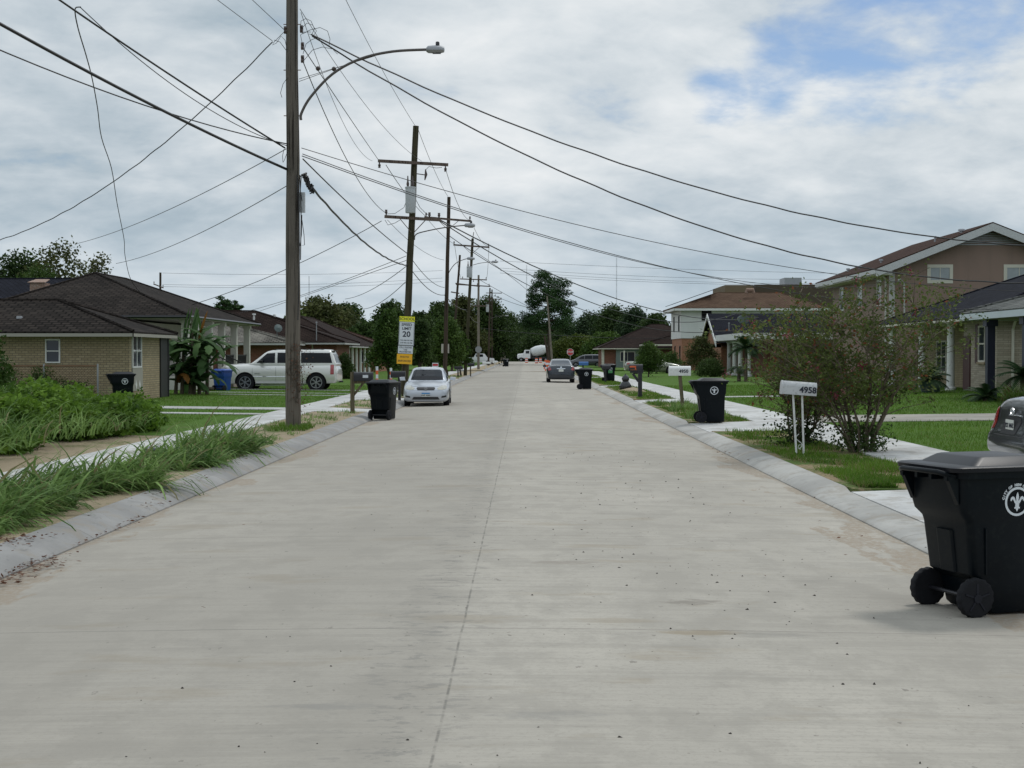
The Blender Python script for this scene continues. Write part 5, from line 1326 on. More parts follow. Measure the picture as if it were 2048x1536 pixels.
# palms and sagos
def palm(label, loc, th, n, Ln, seed, name='sago_palm', pot=False, tr=.1, el0=(5, 75), group='sago palms at the right houses', k=16, lf=.30):
    r_ = np.random.default_rng(seed); root = thing(name, label, 'palm', loc, 0, group); m = MB()
    if th > .05: m.tube([(0, 0, -.05), (0, 0, th * .5), (0, 0, th)], [tr * 1.2, tr, tr * 1.1], 10); m.build('trunk', 'bark', root, 50)
    V = []; F_ = []; mr = MB(); o = 0
    for i in range(n):
        az_ = i * 2.399 + r_.random() * .3; el_ = R(el0[0] + (el0[1] - el0[0]) * r_.random()); q = np.array((0, 0, th)); dr = R(70); P = [q]
        for s in range(k):
            t = s / k; a = el_ - dr * t; d = np.array((math.cos(az_) * math.cos(a), math.sin(az_) * math.cos(a), math.sin(a))); q = q + d * Ln / k; P.append(q)
            sd2 = np.array((-math.sin(az_), math.cos(az_), 0)); up_ = np.cross(d, sd2) * -1; ll = lf * Ln * math.sin(math.pi * (.12 + .83 * t)) ** .7
            for sg in (-1, 1):
                e_ = q + (sd2 * sg * .85 + d * .55 + up_ * .25) * ll; w = d * .022 * (Ln / .8 + .4); V.append(np.array([q - w, q + w, e_])); F_.append((o, o + 1, o + 2)); o += 3
        mr.tube([tuple(p) for p in P[::3] + [P[-1]]], [.011, .009, .008, .006, .004, .003, .002][:len(P[::3]) + 1], 4)
    mr.build('rib', 'leaf_palm', root); fo = np_mesh('fronds', np.concatenate(V), np.array(F_), 'leaf_palm', root)
    if pot: m = MB(); m.tube([(0, 0, 0), (0, 0, th - .02)], [.22, .32], 14); m.build('pot', 'terracotta', root, 40)
    return root
c = W(1492, 700, 83.6); palm('fan of palm fronds on a thin trunk before the white columns', (c.x, 83.6, .2), 1.9, 34, 1.15, 111, 'palm_tree', tr=.09, el0=(0, 80))
palm('low second tier of dark fronds on the same lawn as the thin palm', (W(1478, 700, 84.5).x, 84.5, .2), .85, 12, .8, 112, 'sago_palm', el0=(-10, 20))
c = W(1862, 700, 57); palm('potted sago palm on the walk beside the white column', (c.x, 57.5, .25), .45, 26, .95, 113, pot=True)
c = W(1967, 700, 47.8); palm('spreading sago palm in front of the left navy post', (c.x, 47.5, .2), .12, 26, .80, 114, tr=.12)
c = W(2036, 700, 47); palm('taller sago palm near the right edge between the navy posts', (c.x, 46.4, .2), .85, 24, .95, 115, tr=.12)
make_tree('bush', 'rust coloured small bush by the navy post', 'bush', (W(2010, 700, 46.5).x, 46, .2), 84, .62, .34, 0, 10, 1300, .05, 'leaf_rust', 0, None, trunk_r=.02)
r_ = np.random.default_rng(7); n = 260; c = W(2045, 700, 42); P = np.tile(np.array((c.x, 42.5, .2)), (n, 1)) + r_.normal(size=(n, 3)) * (.18, .1, 0); v, f = arcs(P, r_.normal(size=(n, 2)) * .5, .7 + .5 * r_.random(n), np.full(n, .03), 1.2, r_, 5)
root = thing('ornamental_grass', 'arching ornamental grass above the parked grey car', 'plant', (c.x, 42.5, .2)); np_mesh('leaf', v - np.array((c.x, 42.5, .2)), f, 'leaf_mid', root)
root = thing('plant_pot', 'dark rounded pot plant beside the sago at the white column', 'plant', (W(1880, 700, 58).x, 58.5, .25)); m = MB(); m.tube([(0, 0, 0), (0, 0, .4)], [.14, .2], 12); m.build('pot', 'terracotta', root, 40); P = blobpts([(0, 0, .62, .28, .28, .3)], 500, r_); np_mesh('foliage', *leaves(P, .09, r_), 'leaf_dark', root)
# ================================================================ BINS
def rrect(x0, x1, hw, z, r, n=4):
    out = []
    for cx_, cy_, a0 in ((x1 - r, hw - r, 0), (x0 + r, hw - r, 90), (x0 + r, -hw + r, 180), (x1 - r, -hw + r, 270)):
        for i in range(n + 1): a = R(a0 + 90 * i / n); out.append((cx_ + r * math.cos(a), cy_ + r * math.sin(a), z))
    return out
FLEUR = [(0, .80), (.10, .58), (.15, .36), (.10, .10), (.16, .06), (.22, .22), (.34, .40), (.50, .44), (.66, .32), (.70, .12), (.62, .02), (.56, .10), (.50, .20), (.42, .16), (.34, .02), (.26, -.12), (.17, -.20), (.20, -.30), (.17, -.40), (.30, -.52), (.22, -.62), (.14, -.58), (.08, -.72), (0, -.84)]
def emblem(parent, M, r, words=True):
    "round white badge with lily on the bin side"
    m = MB(); n = 36; a = [(math.cos(2 * math.pi * i / n), math.sin(2 * math.pi * i / n)) for i in range(n)]
    for i in range(n):
        p, q = a[i], a[(i + 1) % n]; m.slabp([(p[0] * r, p[1] * r, 0), (q[0] * r, q[1] * r, 0), (q[0] * r * .84, q[1] * r * .84, 0), (p[0] * r * .84, p[1] * r * .84, 0)], (0, 0, .002))
    pts = FLEUR + [(-x, y) for x, y in FLEUR[-2:0:-1]]; s = r * .82; k = len(FLEUR)
    for i in range(k - 1):
        p, q = FLEUR[i], FLEUR[i + 1]
        c_ = lambda x, y: (x * s, y * s, 0)
        # strips to a spine keep the outline readable
        sp = lambda y, x: (.0, y) if abs(x) < .18 else (min(abs(x) * .55 + .12, .5), y * .6 + (.20 if y > 0 else -.12))
    me = bpy.data.meshes.new('emblem'); bm = bmesh.new(); vs = [bm.verts.new((x * s, y * s, .002)) for x, y in pts]; f = bm.faces.new(vs); bmesh.ops.triangulate(bm, faces=[f]); bm.to_mesh(me); bm.free()
    m.add([tuple(v.co) for v in me.vertices], [tuple(p.vertices) for p in me.polygons])
    o = bpy.data.objects.new('emblem', m.mesh('emblem', 'mark_white', recalc=False)); o.data.transform(M); COL.objects.link(o); o.parent = parent
    if words:
        s_ = 'CITY OF NEW ORLEANS'; vs_ = []
        for i, ch in enumerate(s_):
            if ch == ' ': continue
            th = R(78) - R(156) * i / (len(s_) - 1); Mc = M @ Matrix.Rotation(0, 4, 'Z') @ Matrix.Translation((math.sin(-th) * r * 1.14, math.cos(th) * r * 1.14, 0)) @ Matrix.Rotation(th, 4, 'Z')
            vs_.append(text(ch, r * .25, 'mark_white', Mc, o, 'letter', .001, bold=.0012))
        # one mesh of lettering
        bm = bmesh.new()
        for t in vs_: bm.from_mesh(t.data); bpy.data.objects.remove(t)
        me = bpy.data.meshes.new('lettering'); bm.to_mesh(me); bm.free(); me.materials.append(MATS['mark_white'])
        t = bpy.data.objects.new('lettering', me); COL.objects.link(t); t.parent = o
    return o
def wheel_mesh(m, c, r, w, tread=36, mi=0):
    x, y, z = c; rings = []
    for yy, rr in ((-w / 2, r * .80), (-w / 2, r * .95), (-w * .38, r), (w * .38, r), (w / 2, r * .95), (w / 2, r * .80)):
        rings.append([(x + (rr * (1.0 if (i // 2) % 2 else .965) if rr >= r * .95 else rr) * math.cos(2 * math.pi * i / (tread * 2)), y + yy, z + (rr * (1.0 if (i // 2) % 2 else .965) if rr >= r * .95 else rr) * math.sin(2 * math.pi * i / (tread * 2))) for i in range(tread * 2)])
    m.loft(rings, mi)
def make_bin(label, loc, rz_, group='black wheelie bins put out along the street', body='bin_plastic', h=1.0, words=False, flip=False, lid_open=0):
    root = thing('wheelie_bin', label, 'wheelie bin', loc, rz_, group)
    L_ = [(.02, -.13, .27, .232), (.05, -.16, .285, .24), (.24, -.20, .288, .248), (.30, -.285, .29, .255), (.64, -.325, .295, .272), (.68, -.335, .30, .278), (.735, -.385, .315, .295), (.79, -.40, .32, .30), (.99, -.41, .33, .31), (1.0, -.41, .33, .31)]
    m = MB(); m.loft([rrect(a, b, w, z * h, .05) for z, a, b, w in L_]); bd = m.build('body', body, root, 38)
    m = MB(); m.loft([rrect(-.43, .36, .335, z * h, .06) for z in (.985, 1.03)]); m.build('rim', body, bd, 38)
    # recess panel on the rear and ribs down the sides
    m = MB(); m.loft([rrect(a, -.24, .09, z * h, .02) for z, a in ((.30, -.300), (.60, -.338))]); m.build('rear_rib', body, bd)
    for s in (-1, 1): m = MB(); m.beam((-.18, s * .254, .3 * h), (-.2, s * .276, .63 * h), .012, .02); m.build('side_rib', body, bd)
    m = MB(); m.tube([(-.43, -.26, 1.0 * h), (-.505, -.25, 1.02 * h), (-.525, -.20, 1.03 * h), (-.525, .20, 1.03 * h), (-.505, .25, 1.02 * h), (-.43, .26, 1.0 * h)], .017, 8)
    for y in (-.25, .25, -.08, .08): m.box(-.50, -.41, y - .015, y + .015, .97 * h, 1.02 * h)
    for y in (-.25, .25): m.slabp([(-.41, y - .02, .80 * h), (-.41, y - .02, 1.0 * h), (-.50, y - .02, 1.0 * h)], (0, .04, 0))
    m.build('handle', body, root, 45)
    m = MB(); m.loft([rrect(a, b, w, z * h, .07) for z, a, b, w in ((1.032, -.49, .385, .355), (1.062, -.495, .39, .36), (1.072, -.48, .375, .345))])
    m.loft([rrect(a, b, w, z * h, .05) for z, a, b, w in ((1.070, -.33, .34, .31), (1.125, -.24, .26, .25), (1.132, -.22, .24, .23))]); m.build('lid', 'bin_lid' if body != 'bin_blue' else body, root, 38)
    m = MB(); m.cyl((-.27, -.25, .135), (-.27, .25, .135), .014, 8); m.build('axle', 'black_paint', root)
    for s in (-1, 1):
        m = MB(); wheel_mesh(m, (-.27, s * .262, .135), .135, .055, 30); w = m.build('wheel', 'rubber', root, 45)
        m = MB(); y = s * .292
        m.tube([(-.27, y - .012 * s, .135), (-.27, y + .006 * s, .135)], .03, 14)
        for k in range(5):
            a = k * 1.2566 + .3; m.beam((-.27, y - .006 * s, .135), (-.27 + .10 * math.cos(a), y - .006 * s, .135 + .10 * math.sin(a)), .018, .012)
        m.tube([(-.27, y - .012 * s, .135), (-.27, y - .007 * s, .135)], .104, 24); m.build('hub', 'wheel_plastic', w, 40)
    s = -1 if not flip else 1
    if body != 'bin_blue':
        y = s * .3035; M = frame_M((.03, y, .80 * h), (1 if s < 0 else -1, 0, 0), (0, -s * -.03, 1))
        M = frame_M((.03, s * .3035, .815 * h), (-s, 0, 0), (0, s * .055, 1)); emblem(root, M, .098, words)
    return root
bn = make_bin('big black wheelie bin closest to the camera cut by the right edge', (3.165, 10.0, rz(3.17) - .004), R(19.6), words=True, h=.95)
b2 = dup(bn, (4.50, 35.05, .112), R(0), 'black wheelie bin standing on the right kerb next to the 4950 mailbox')
def strip_letters(o):
    for c in list(o.children_recursive):
        if c.name.startswith('lettering'): bpy.data.objects.remove(c)
for o in (b2,): strip_letters(o)
b3 = dup(b2, (3.02, 72.8, .002), R(4), 'black wheelie bin on the road edge behind the dark sedan')
b4 = dup(b2, (5.05, 87.0, .12), R(8), 'black wheelie bin with a bright green sticker on the right verge')
m = MB(); m.box(-.12, .14, -.292, -.284, .52, .72); m.build('sticker', 'green_sticker', b4)
b5 = dup(b2, (-3.80, 38.9, .0), R(74), 'black wheelie bin on the left kerb seen from its wheel side')
b6 = dup(b2, (W(243, 800, 46.2).x, 46.4, .12), R(20), 'black wheelie bin parked against the beige brick house')
b7 = dup(b2, (W(1012, 720, 205).x, 205, .05), R(30), 'tiny far black wheelie bin by the left kerb near the road end')
bb = make_bin('blue recycling bin beside the nose of the white suv', (W(445, 780, 62.5).x, 62.5, .16), R(70), None, 'bin_blue', .86)
m = MB(); m.box(-.32, -.305, -.08, .08, .42, .56); m.build('mark', 'sign_back', bb)
m = MB(); lg = thing('log', 'small dark log and pipe on the grass left of the blue bin', 'log', (W(416, 780, 62).x, 62, .22)); m.tube([(-.25, 0, .06), (.25, 0, .06)], .08, 8); m.build('wood', 'bark', lg, 50)
# rubbish bag
bg_ = thing('rubbish_bag', 'pair of tied black rubbish bags slumped on the right verge', 'rubbish bag', (W(1251, 780, 66).x, 66, .115))
def bag(sx, sy, sz, z0, seed):
    r_ = random.Random(seed); m = MB(); rings = []
    for t, rr in ((0, .55), (.05, .85), (.2, 1.02), (.42, .98), (.62, .78), (.78, .48), (.88, .2), (.94, .14), (1.0, .26)):
        rings.append([(sx * rr * (1 + r_.uniform(-.07, .07)) * math.cos(2 * math.pi * j / 18), sy * rr * (1 + r_.uniform(-.07, .07)) * math.sin(2 * math.pi * j / 18), z0 + sz * t) for j in range(18)])
    m.loft(rings); return m
bag(.27, .25, .55, 0, 1).build('bag', 'bag_plastic', bg_, 60); bag(.17, .16, .34, .42, 2).build('upper_bag', 'bag_plastic', bg_, 60)
# ================================================================ MAILBOXES
def mbox(parent, c, Ln, w, h, mat, axis=(1, 0, 0), tilt=0.0):
    "arched letterbox: long axis along axis, door at its -axis end"
    a = Vector(axis).normalized(); u = Vector((0, 0, 1)); s = a.cross(u).normalized(); c = Vector(c)
    if tilt: q = Matrix.Rotation(tilt, 3, s); a = q @ a; u = q @ u
    prof = [(-w / 2, 0), (w / 2, 0), (w / 2, h * .6)] + [(w / 2 * math.cos(R(t)), h * .6 + h * .4 * math.sin(R(t))) for t in range(15, 166, 15)] + [(-w / 2, h * .6)]
    m = MB(); m.loft([[c + a * d + s * x * k + u * y * k for x, y in prof] for d, k in ((-Ln / 2, 1), (Ln / 2, 1))]); bx = m.build('box', mat, parent, 35)
    m = MB(); m.loft([[c + a * (d) + s * x * 1.05 + u * (y * 1.04 - .004) for x, y in prof] for d in (-Ln / 2 - .015, -Ln / 2 + .012)]); m.build('door', mat, bx, 35)
    return bx, a, u, s, c
g_ = W(1598, 912, 23.4); mb1 = thing('mailbox', 'weathered white mailbox numbered 4958 on two thin white posts', 'mailbox', (g_.x, 23.4, .11), 0, 'mailboxes along the kerb')
m = MB(); m.beam((-.035, 0, -.1), (-.10, 0, 1.0), .028, .028); m.build('post', 'white_paint', mb1); m = MB(); m.beam((.08, 0, -.1), (.045, 0, 1.0), .028, .028); m.build('post', 'white_paint', mb1)
m = MB(); P = [(.0 + .05 * math.sin(t * 6.28), 0, .12 + .24 * t) for t in [i / 14 for i in range(15)]]; m.tube(P, .006, 5); m.tube([(.02 + .035 * math.cos(t), 0, .15 + .035 * math.sin(t)) for t in [i * .5 for i in range(11)]], .005, 5); m.build('scroll', 'white_paint', mb1)
bx, a, u, s, c = mbox(mb1, (-.015, 0, .99), .55, .20, .215, 'white_dirty', (1, -.05, 0), R(-4)); 
text('4958', .135, 'ink', frame_M(c + a * .135 + s * .105 + u * .085, a, u), bx, 'house_number', .002, bold=.004, squash=1.0)
g_ = W(1363, 814, 44); mb2 = thing('mailbox', 'clean white mailbox numbered 4950 on a leaning grey wood post', 'mailbox', (g_.x, 44, .11), 0, 'mailboxes along the kerb')
m = MB(); m.beam((.05, 0, -.1), (-.05, 0, 1.0), .10, .10); m.build('post', 'post_wood', mb2)
bx, a, u, s, c = mbox(mb2, (-.05, 0, 1.0), .64, .22, .29, 'white_paint', (1, 0, 0)); text('4950', .14, 'ink', frame_M(c + a * .10 + s * .113 + u * .13, a, u), bx, 'house_number', .002, bold=.004)
g_ = W(1280, 795, 55); mb3 = thing('mailbox', 'black mailbox with orange flag on a chunky black bracketed post', 'mailbox', (g_.x, 55, .11), 0, 'mailboxes along the kerb')
m = MB(); m.box(-.075, .075, -.075, .075, -.05, 1.02); m.box(-.09, .09, -.09, .09, 0, .12); m.beam((-.06, 0, .62), (-.28, 0, .92), .09, .09); m.box(-.38, .12, -.06, .06, .94, 1.02); m.build('post', 'black_paint', mb3)
bx, a, u, s, c = mbox(mb3, (-.16, 0, 1.022), .52, .2, .25, 'black_paint'); m = MB(); m.box(-.40, -.16, -.112, -.104, 1.15, 1.21); m.box(-.20, -.16, -.112, -.104, 1.07, 1.16); m.build('flag', 'orange_plastic', bx)
m = MB(); m.box(-.38, -.12, -.108, -.103, 1.04, 1.09); m.build('nameplate', 'metal_rust', bx)
g_ = W(705, 827, 40.4); mb4 = thing('mailbox', 'dark mailbox with white label on a wooden arm post at left', 'mailbox', (g_.x, 40.4, .11), 0, 'mailboxes along the kerb')
m = MB(); m.box(-.055, .055, -.055, .055, -.05, 1.15); m.box(-.03, .5, -.05, .05, .83, .90); m.beam((.03, 0, .5), (.3, 0, .84), .06, .06); m.build('post', 'post_wood', mb4)
bx, a, u, s, c = mbox(mb4, (.32, 0, .902), .52, .2, .25, 'black_paint'); m = MB(); m.box(.30, .45, -.108, -.102, .99, 1.07); m.build('label_plate', 'sign_white', bx)
g_ = W(799, 800, 52.6); mb5 = thing('mailbox', 'black mailbox on a black post between the left bin and silver car', 'mailbox', (g_.x, 52.6, .11), 0, 'mailboxes along the kerb')
m = MB(); m.box(-.05, .05, -.05, .05, -.05, .80); m.build('post', 'black_paint', mb5); mbox(mb5, (-.04, 0, .80), .52, .2, .24, 'black_paint')
def smallbox(label, x, ytop, ybase, Y, mat, pmat, Ln=.5):
    z = W(x, ytop, Y).z; g_ = W(x, ybase, Y); r0_ = thing('mailbox', label, 'mailbox', (g_.x, Y, .1), 0, 'mailboxes along the kerb'); m = MB(); m.box(-.05, .05, -.05, .05, -.05, z - .32); m.build('post', pmat, r0_); mbox(r0_, (.05, 0, z - .32), Ln, .2, .24, mat)
smallbox('black far mailbox left of the twin stemmed street tree', 916, 733, 755, 106, 'black_paint', 'black_paint', .6)
smallbox('small dark mailbox on a thin post past the twin stemmed tree', 941, 727, 755, 112, 'black_paint', 'post_wood')
smallbox('white mailbox on a white post by the stop sign back pole', 972, 724, 738, 168, 'white_paint', 'white_paint', .9)
smallbox('far white mailbox at the left kerb just past the other white one', 990, 722, 733, 190, 'white_paint', 'white_paint', .5)
smallbox('bright blue mailbox on the right verge behind the dark sedan', 1166, 724, 757, 98, 'blue_paint', 'black_paint', .62)
smallbox('dark mailbox in front of the green stickered bin', 1211, 731, 762, 84, 'black_paint', 'black_paint', .5)
# ================================================================ SIGNS
def board(root, cx_, z0, z1, w, mat, y=0, tilt=0):
    m = MB(); m.box(cx_ - w / 2, cx_ + w / 2, y - .004, y + .004, z0, z1); return m
def signM(x, y, z): return frame_M((x, y, z), (1, 0, 0), (0, 0, 1))
def signroot(lab, px, ytop, ybot, Y, wid):
    t = W(px, ytop, Y); b = W(px, ybot, Y); r0_ = thing('traffic_sign', lab, 'sign', (t.x, Y, b.z), 0, 'signs on the leaning pole'); r0_.rotation_euler = (0, R(2.4), 0); return r0_, t.z - b.z
Ys = 56.72
r1_, h_ = signroot('white speed limit 20 sign with yellow school strip on top', 812, 633, 691, Ys, .6); w = .60
m = MB(); m.box(-w / 2, w / 2, -.004, .004, 0, h_ - .205); bd = m.build('plate', 'sign_white', r1_)
m = MB(); m.box(-w / 2, w / 2, -.004, .004, h_ - .20, h_); b2_ = m.build('school_plate', 'sign_yellow', r1_)
text('SCHOOL', .15, 'ink', signM(0, -.006, h_ - .10), b2_, bold=.002, squash=1.0)
m = MB()
for (a0, a1, b0, b1) in ((-w / 2 + .01, w / 2 - .01, h_ - .225, h_ - .213), (-w / 2 + .01, w / 2 - .01, .01, .022)): m.box(a0, a1, -.0065, -.0045, b0, b1)
for xx in (-w / 2 + .01, w / 2 - .022): m.box(xx, xx + .012, -.0065, -.0045, .022, h_ - .225)
m.build('border', 'ink', bd)
for s_, z, sz, bo in (('SPEED', h_ - .325, .145, .003), ('LIMIT', h_ - .475, .145, .003), ('20', h_ - .70, .30, .007)): text(s_, sz, 'ink', signM(0, -.006, z), bd, bold=bo, squash=1.05)
for s_, z in (('7:00 AM-9:00 AM', .20), ('2:45 PM-4:45 PM', .10)): text(s_, .068, 'ink', signM(0, -.006, z), bd, bold=.001)
r2_, h_ = signroot('small white no cell phone sign under the speed limit', 810.5, 692, 707, Ys, .6); m = MB(); m.box(-.29, .29, -.004, .004, 0, h_); bd = m.build('plate', 'sign_white', r2_)
for s_, z in (('CELL PHONE', h_ - .06), ('USE', h_ / 2), ('PROHIBITED', .06)): text(s_, .085, 'ink', signM(0, -.006, z), bd, bold=.001)
r3_, h_ = signroot('orange photo enforced sign, lowest on the leaning pole', 808.5, 708, 728, Ys, .6); m = MB(); m.box(-.30, .30, -.004, .004, 0, h_); bd = m.build('plate', 'sign_orange', r3_)
for s_, z in (('PHOTO', h_ * .70), ('ENFORCED', h_ * .30)): text(s_, .10, 'ink', signM(0, -.006, z), bd, bold=.001)
# stop sign
def octag(m, c, r, th=.006):
    P = [(c[0] + r * math.cos(R(22.5 + 45 * i)), c[1], c[2] + r * math.sin(R(22.5 + 45 * i))) for i in range(8)]; m.slabp(P, (0, th, 0))
c = W(1140.5, 704, 165); st = thing('stop_sign', 'red stop sign on a thin post right of the dark sedan', 'sign', (c.x, 165, .1)); z = c.z - .1
m = MB(); octag(m, (0, -.03, z), .41); p_ = m.build('plate', 'sign_white', st); m = MB(); octag(m, (0, -.036, z), .375, .005); q_ = m.build('face', 'sign_red', p_); text('STOP', .30, 'sign_white', signM(0, -.04, z), p_, bold=.008)
m = MB(); m.box(-.03, .03, -.02, .03, -.1, z + .2); m.build('post', 'metal_grey', st)
c = W(957, 699, 159.7); sb = thing('sign_back', 'grey octagonal sign back on the pale far pole', 'sign', (c.x, 159.7, c.z)); m = MB(); octag(m, (0, 0, 0), .38); m.build('plate', 'sign_back', sb)
c = W(890.5, 697, 85.2); sb = thing('sign_back', 'cream rectangular sign back showing both sides of the dark third pole', 'sign', (c.x, 85.2, c.z)); m = MB(); m.box(-.23, .23, 0, .01, -.27, .27); m.build('plate', 'cream_paint', sb)
c = W(870, 713, 118); sb = thing('yard_sign', 'small dark blue sign behind the silver car roof', 'sign', (c.x, 118, .1)); m = MB(); m.box(-.25, .25, 0, .01, c.z - .25, c.z + .15); m.build('panel', 'paint_navy', sb); m = MB(); m.box(-.2, -.17, .01, .03, 0, c.z - .2); m.box(.17, .2, .01, .03, 0, c.z - .2); m.build('stake', 'metal_grey', sb)
c = W(875, 731, 66); sb = thing('yard_sign', 'red and white little sign poking above the silver car roof', 'sign', (c.x - .1, 66, .1)); m = MB(); m.box(-.14, .14, 0, .01, c.z - .22, c.z + .02); m.build('panel', 'sign_white', sb); m = MB(); m.box(-.12, .12, -.004, 0, c.z - .12, c.z - .02); m.build('stripe', 'sign_red', sb); m = MB(); m.box(-.015, .015, .01, .03, 0, c.z - .15); m.build('stake', 'metal_grey', sb)
# delineators left, barrels right
def delin(label, x, yt, yb, Y):
    z1_ = W(x, yt, Y).z; r0_ = thing('traffic_delineator', label, 'road marker', (W(x, yb, Y).x, Y, .1), 0, 'orange and white road markers'); h = z1_ - .1
    m = MB()
    for i in range(6): m.tube([(0, 0, h * (.1 + i * .15)), (0, 0, h * (.25 + i * .15))], .055, 10, i % 2)
    m.tube([(0, 0, 0), (0, 0, h * .1)], [.18, .1], 10, 0); m.build('tube', ['orange_plastic', 'sign_white'], r0_, 40)
delin('orange and white marker tube left of the school sign pole', 754, 733, 762, 62); delin('orange and white marker tube touching the school sign pole', 782, 736, 760, 66)
def barrel(label, x, Y, h=1.0, r=.3, y=.05):
    r0_ = thing('traffic_barrel', label, 'traffic barrel', (W(x, 720, Y).x, Y, y), 0, 'orange barrels at the far works'); m = MB()
    for i in range(5): m.tube([(0, 0, h * i / 5), (0, 0, h * (i + 1) / 5)], [r * (1.12 - .06 * i), r * (1.06 - .06 * i)], 14, i % 2)
    m.build('drum', ['orange_plastic', 'sign_white'], r0_, 40)
for lab, x, Y in (('orange barrel beside the mixer truck cab', 1053, 300), ('orange barrel left of the dark leaning pole', 1073, 280), ('orange barrel under the mixer drum', 1081, 300), ('orange barrel directly above the dark sedan roof', 1096, 150), ('larger orange barrel touching the pale leaning pole', 1093, 170)): barrel(lab, x, Y, 1.0 if Y > 200 else 1.05)
# ================================================================ VEHICLES
def crv(pts, n=28):
    "Catmull-Rom along first coordinate of tuples"
    out = []; k = len(pts)
    for i in range(k - 1):
        p0, p1, p2, p3 = [np.array(pts[j]) for j in (max(i - 1, 0), i, i + 1, min(i + 2, k - 1))]
        for s_ in range(4):
            t = s_ / 4; c_ = .5 * ((2 * p1) + (p2 - p0) * t + (2 * p0 - 5 * p1 + 4 * p2 - p3) * t * t + (3 * p1 - p0 - 3 * p2 + p3) * t ** 3); c_[0] = p1[0] + (p2[0] - p1[0]) * t; out.append(c_)
    out.append(np.array(pts[-1])); return out
def patch(par, bvh, axis, outline, mat, name, off=.010, rings=9):
    "star shaped 2D outline laid onto the body; axis 'f','b' (front/back) or 'l','r' (sides)"
    d = {'f': Vector((0, 1, 0)), 'b': Vector((0, -1, 0)), 'r': Vector((-1, 0, 0)), 'l': Vector((1, 0, 0))}[axis]
    dense = []
    for i in range(len(outline)):
        a, b = outline[i], outline[(i + 1) % len(outline)]
        for k in range(8): dense.append((a[0] + (b[0] - a[0]) * k / 8, a[1] + (b[1] - a[1]) * k / 8))
    cx_ = sum(p[0] for p in outline) / len(outline); cz_ = sum(p[1] for p in outline) / len(outline)
    def hit(u, v):
        o = {'f': Vector((u, -9, v)), 'b': Vector((u, 9, v)), 'r': Vector((9, u, v)), 'l': Vector((-9, u, v))}[axis]
        h, n_, _, _ = bvh.ray_cast(o, d)
        if h is None: return None
        if n_.dot(d) > 0: n_ = -n_
        return h + (n_ * .4 - d * .6).normalized() * off
    m = MB(); vs = []; n = len(dense)
    for r_ in range(rings, 0, -1):
        for (u, v) in dense: vs.append(hit(cx_ + (u - cx_) * r_ / rings, cz_ + (v - cz_) * r_ / rings))
    vs.append(hit(cx_, cz_))
    good = [v for v in vs if v is not None]
    if not good: return None
    last = good[0]
    for i, v in enumerate(vs):
        if v is None: vs[i] = last
        else: last = v
    fs = []
    for r_ in range(rings - 1):
        for j in range(n): fs.append((r_ * n + j, r_ * n + (j + 1) % n, (r_ + 1) * n + (j + 1) % n, (r_ + 1) * n + j))
    for j in range(n): fs.append(((rings - 1) * n + j, (rings - 1) * n + (j + 1) % n, rings * n))
    m.add(vs, fs); return m.build(name, mat, par, 50)
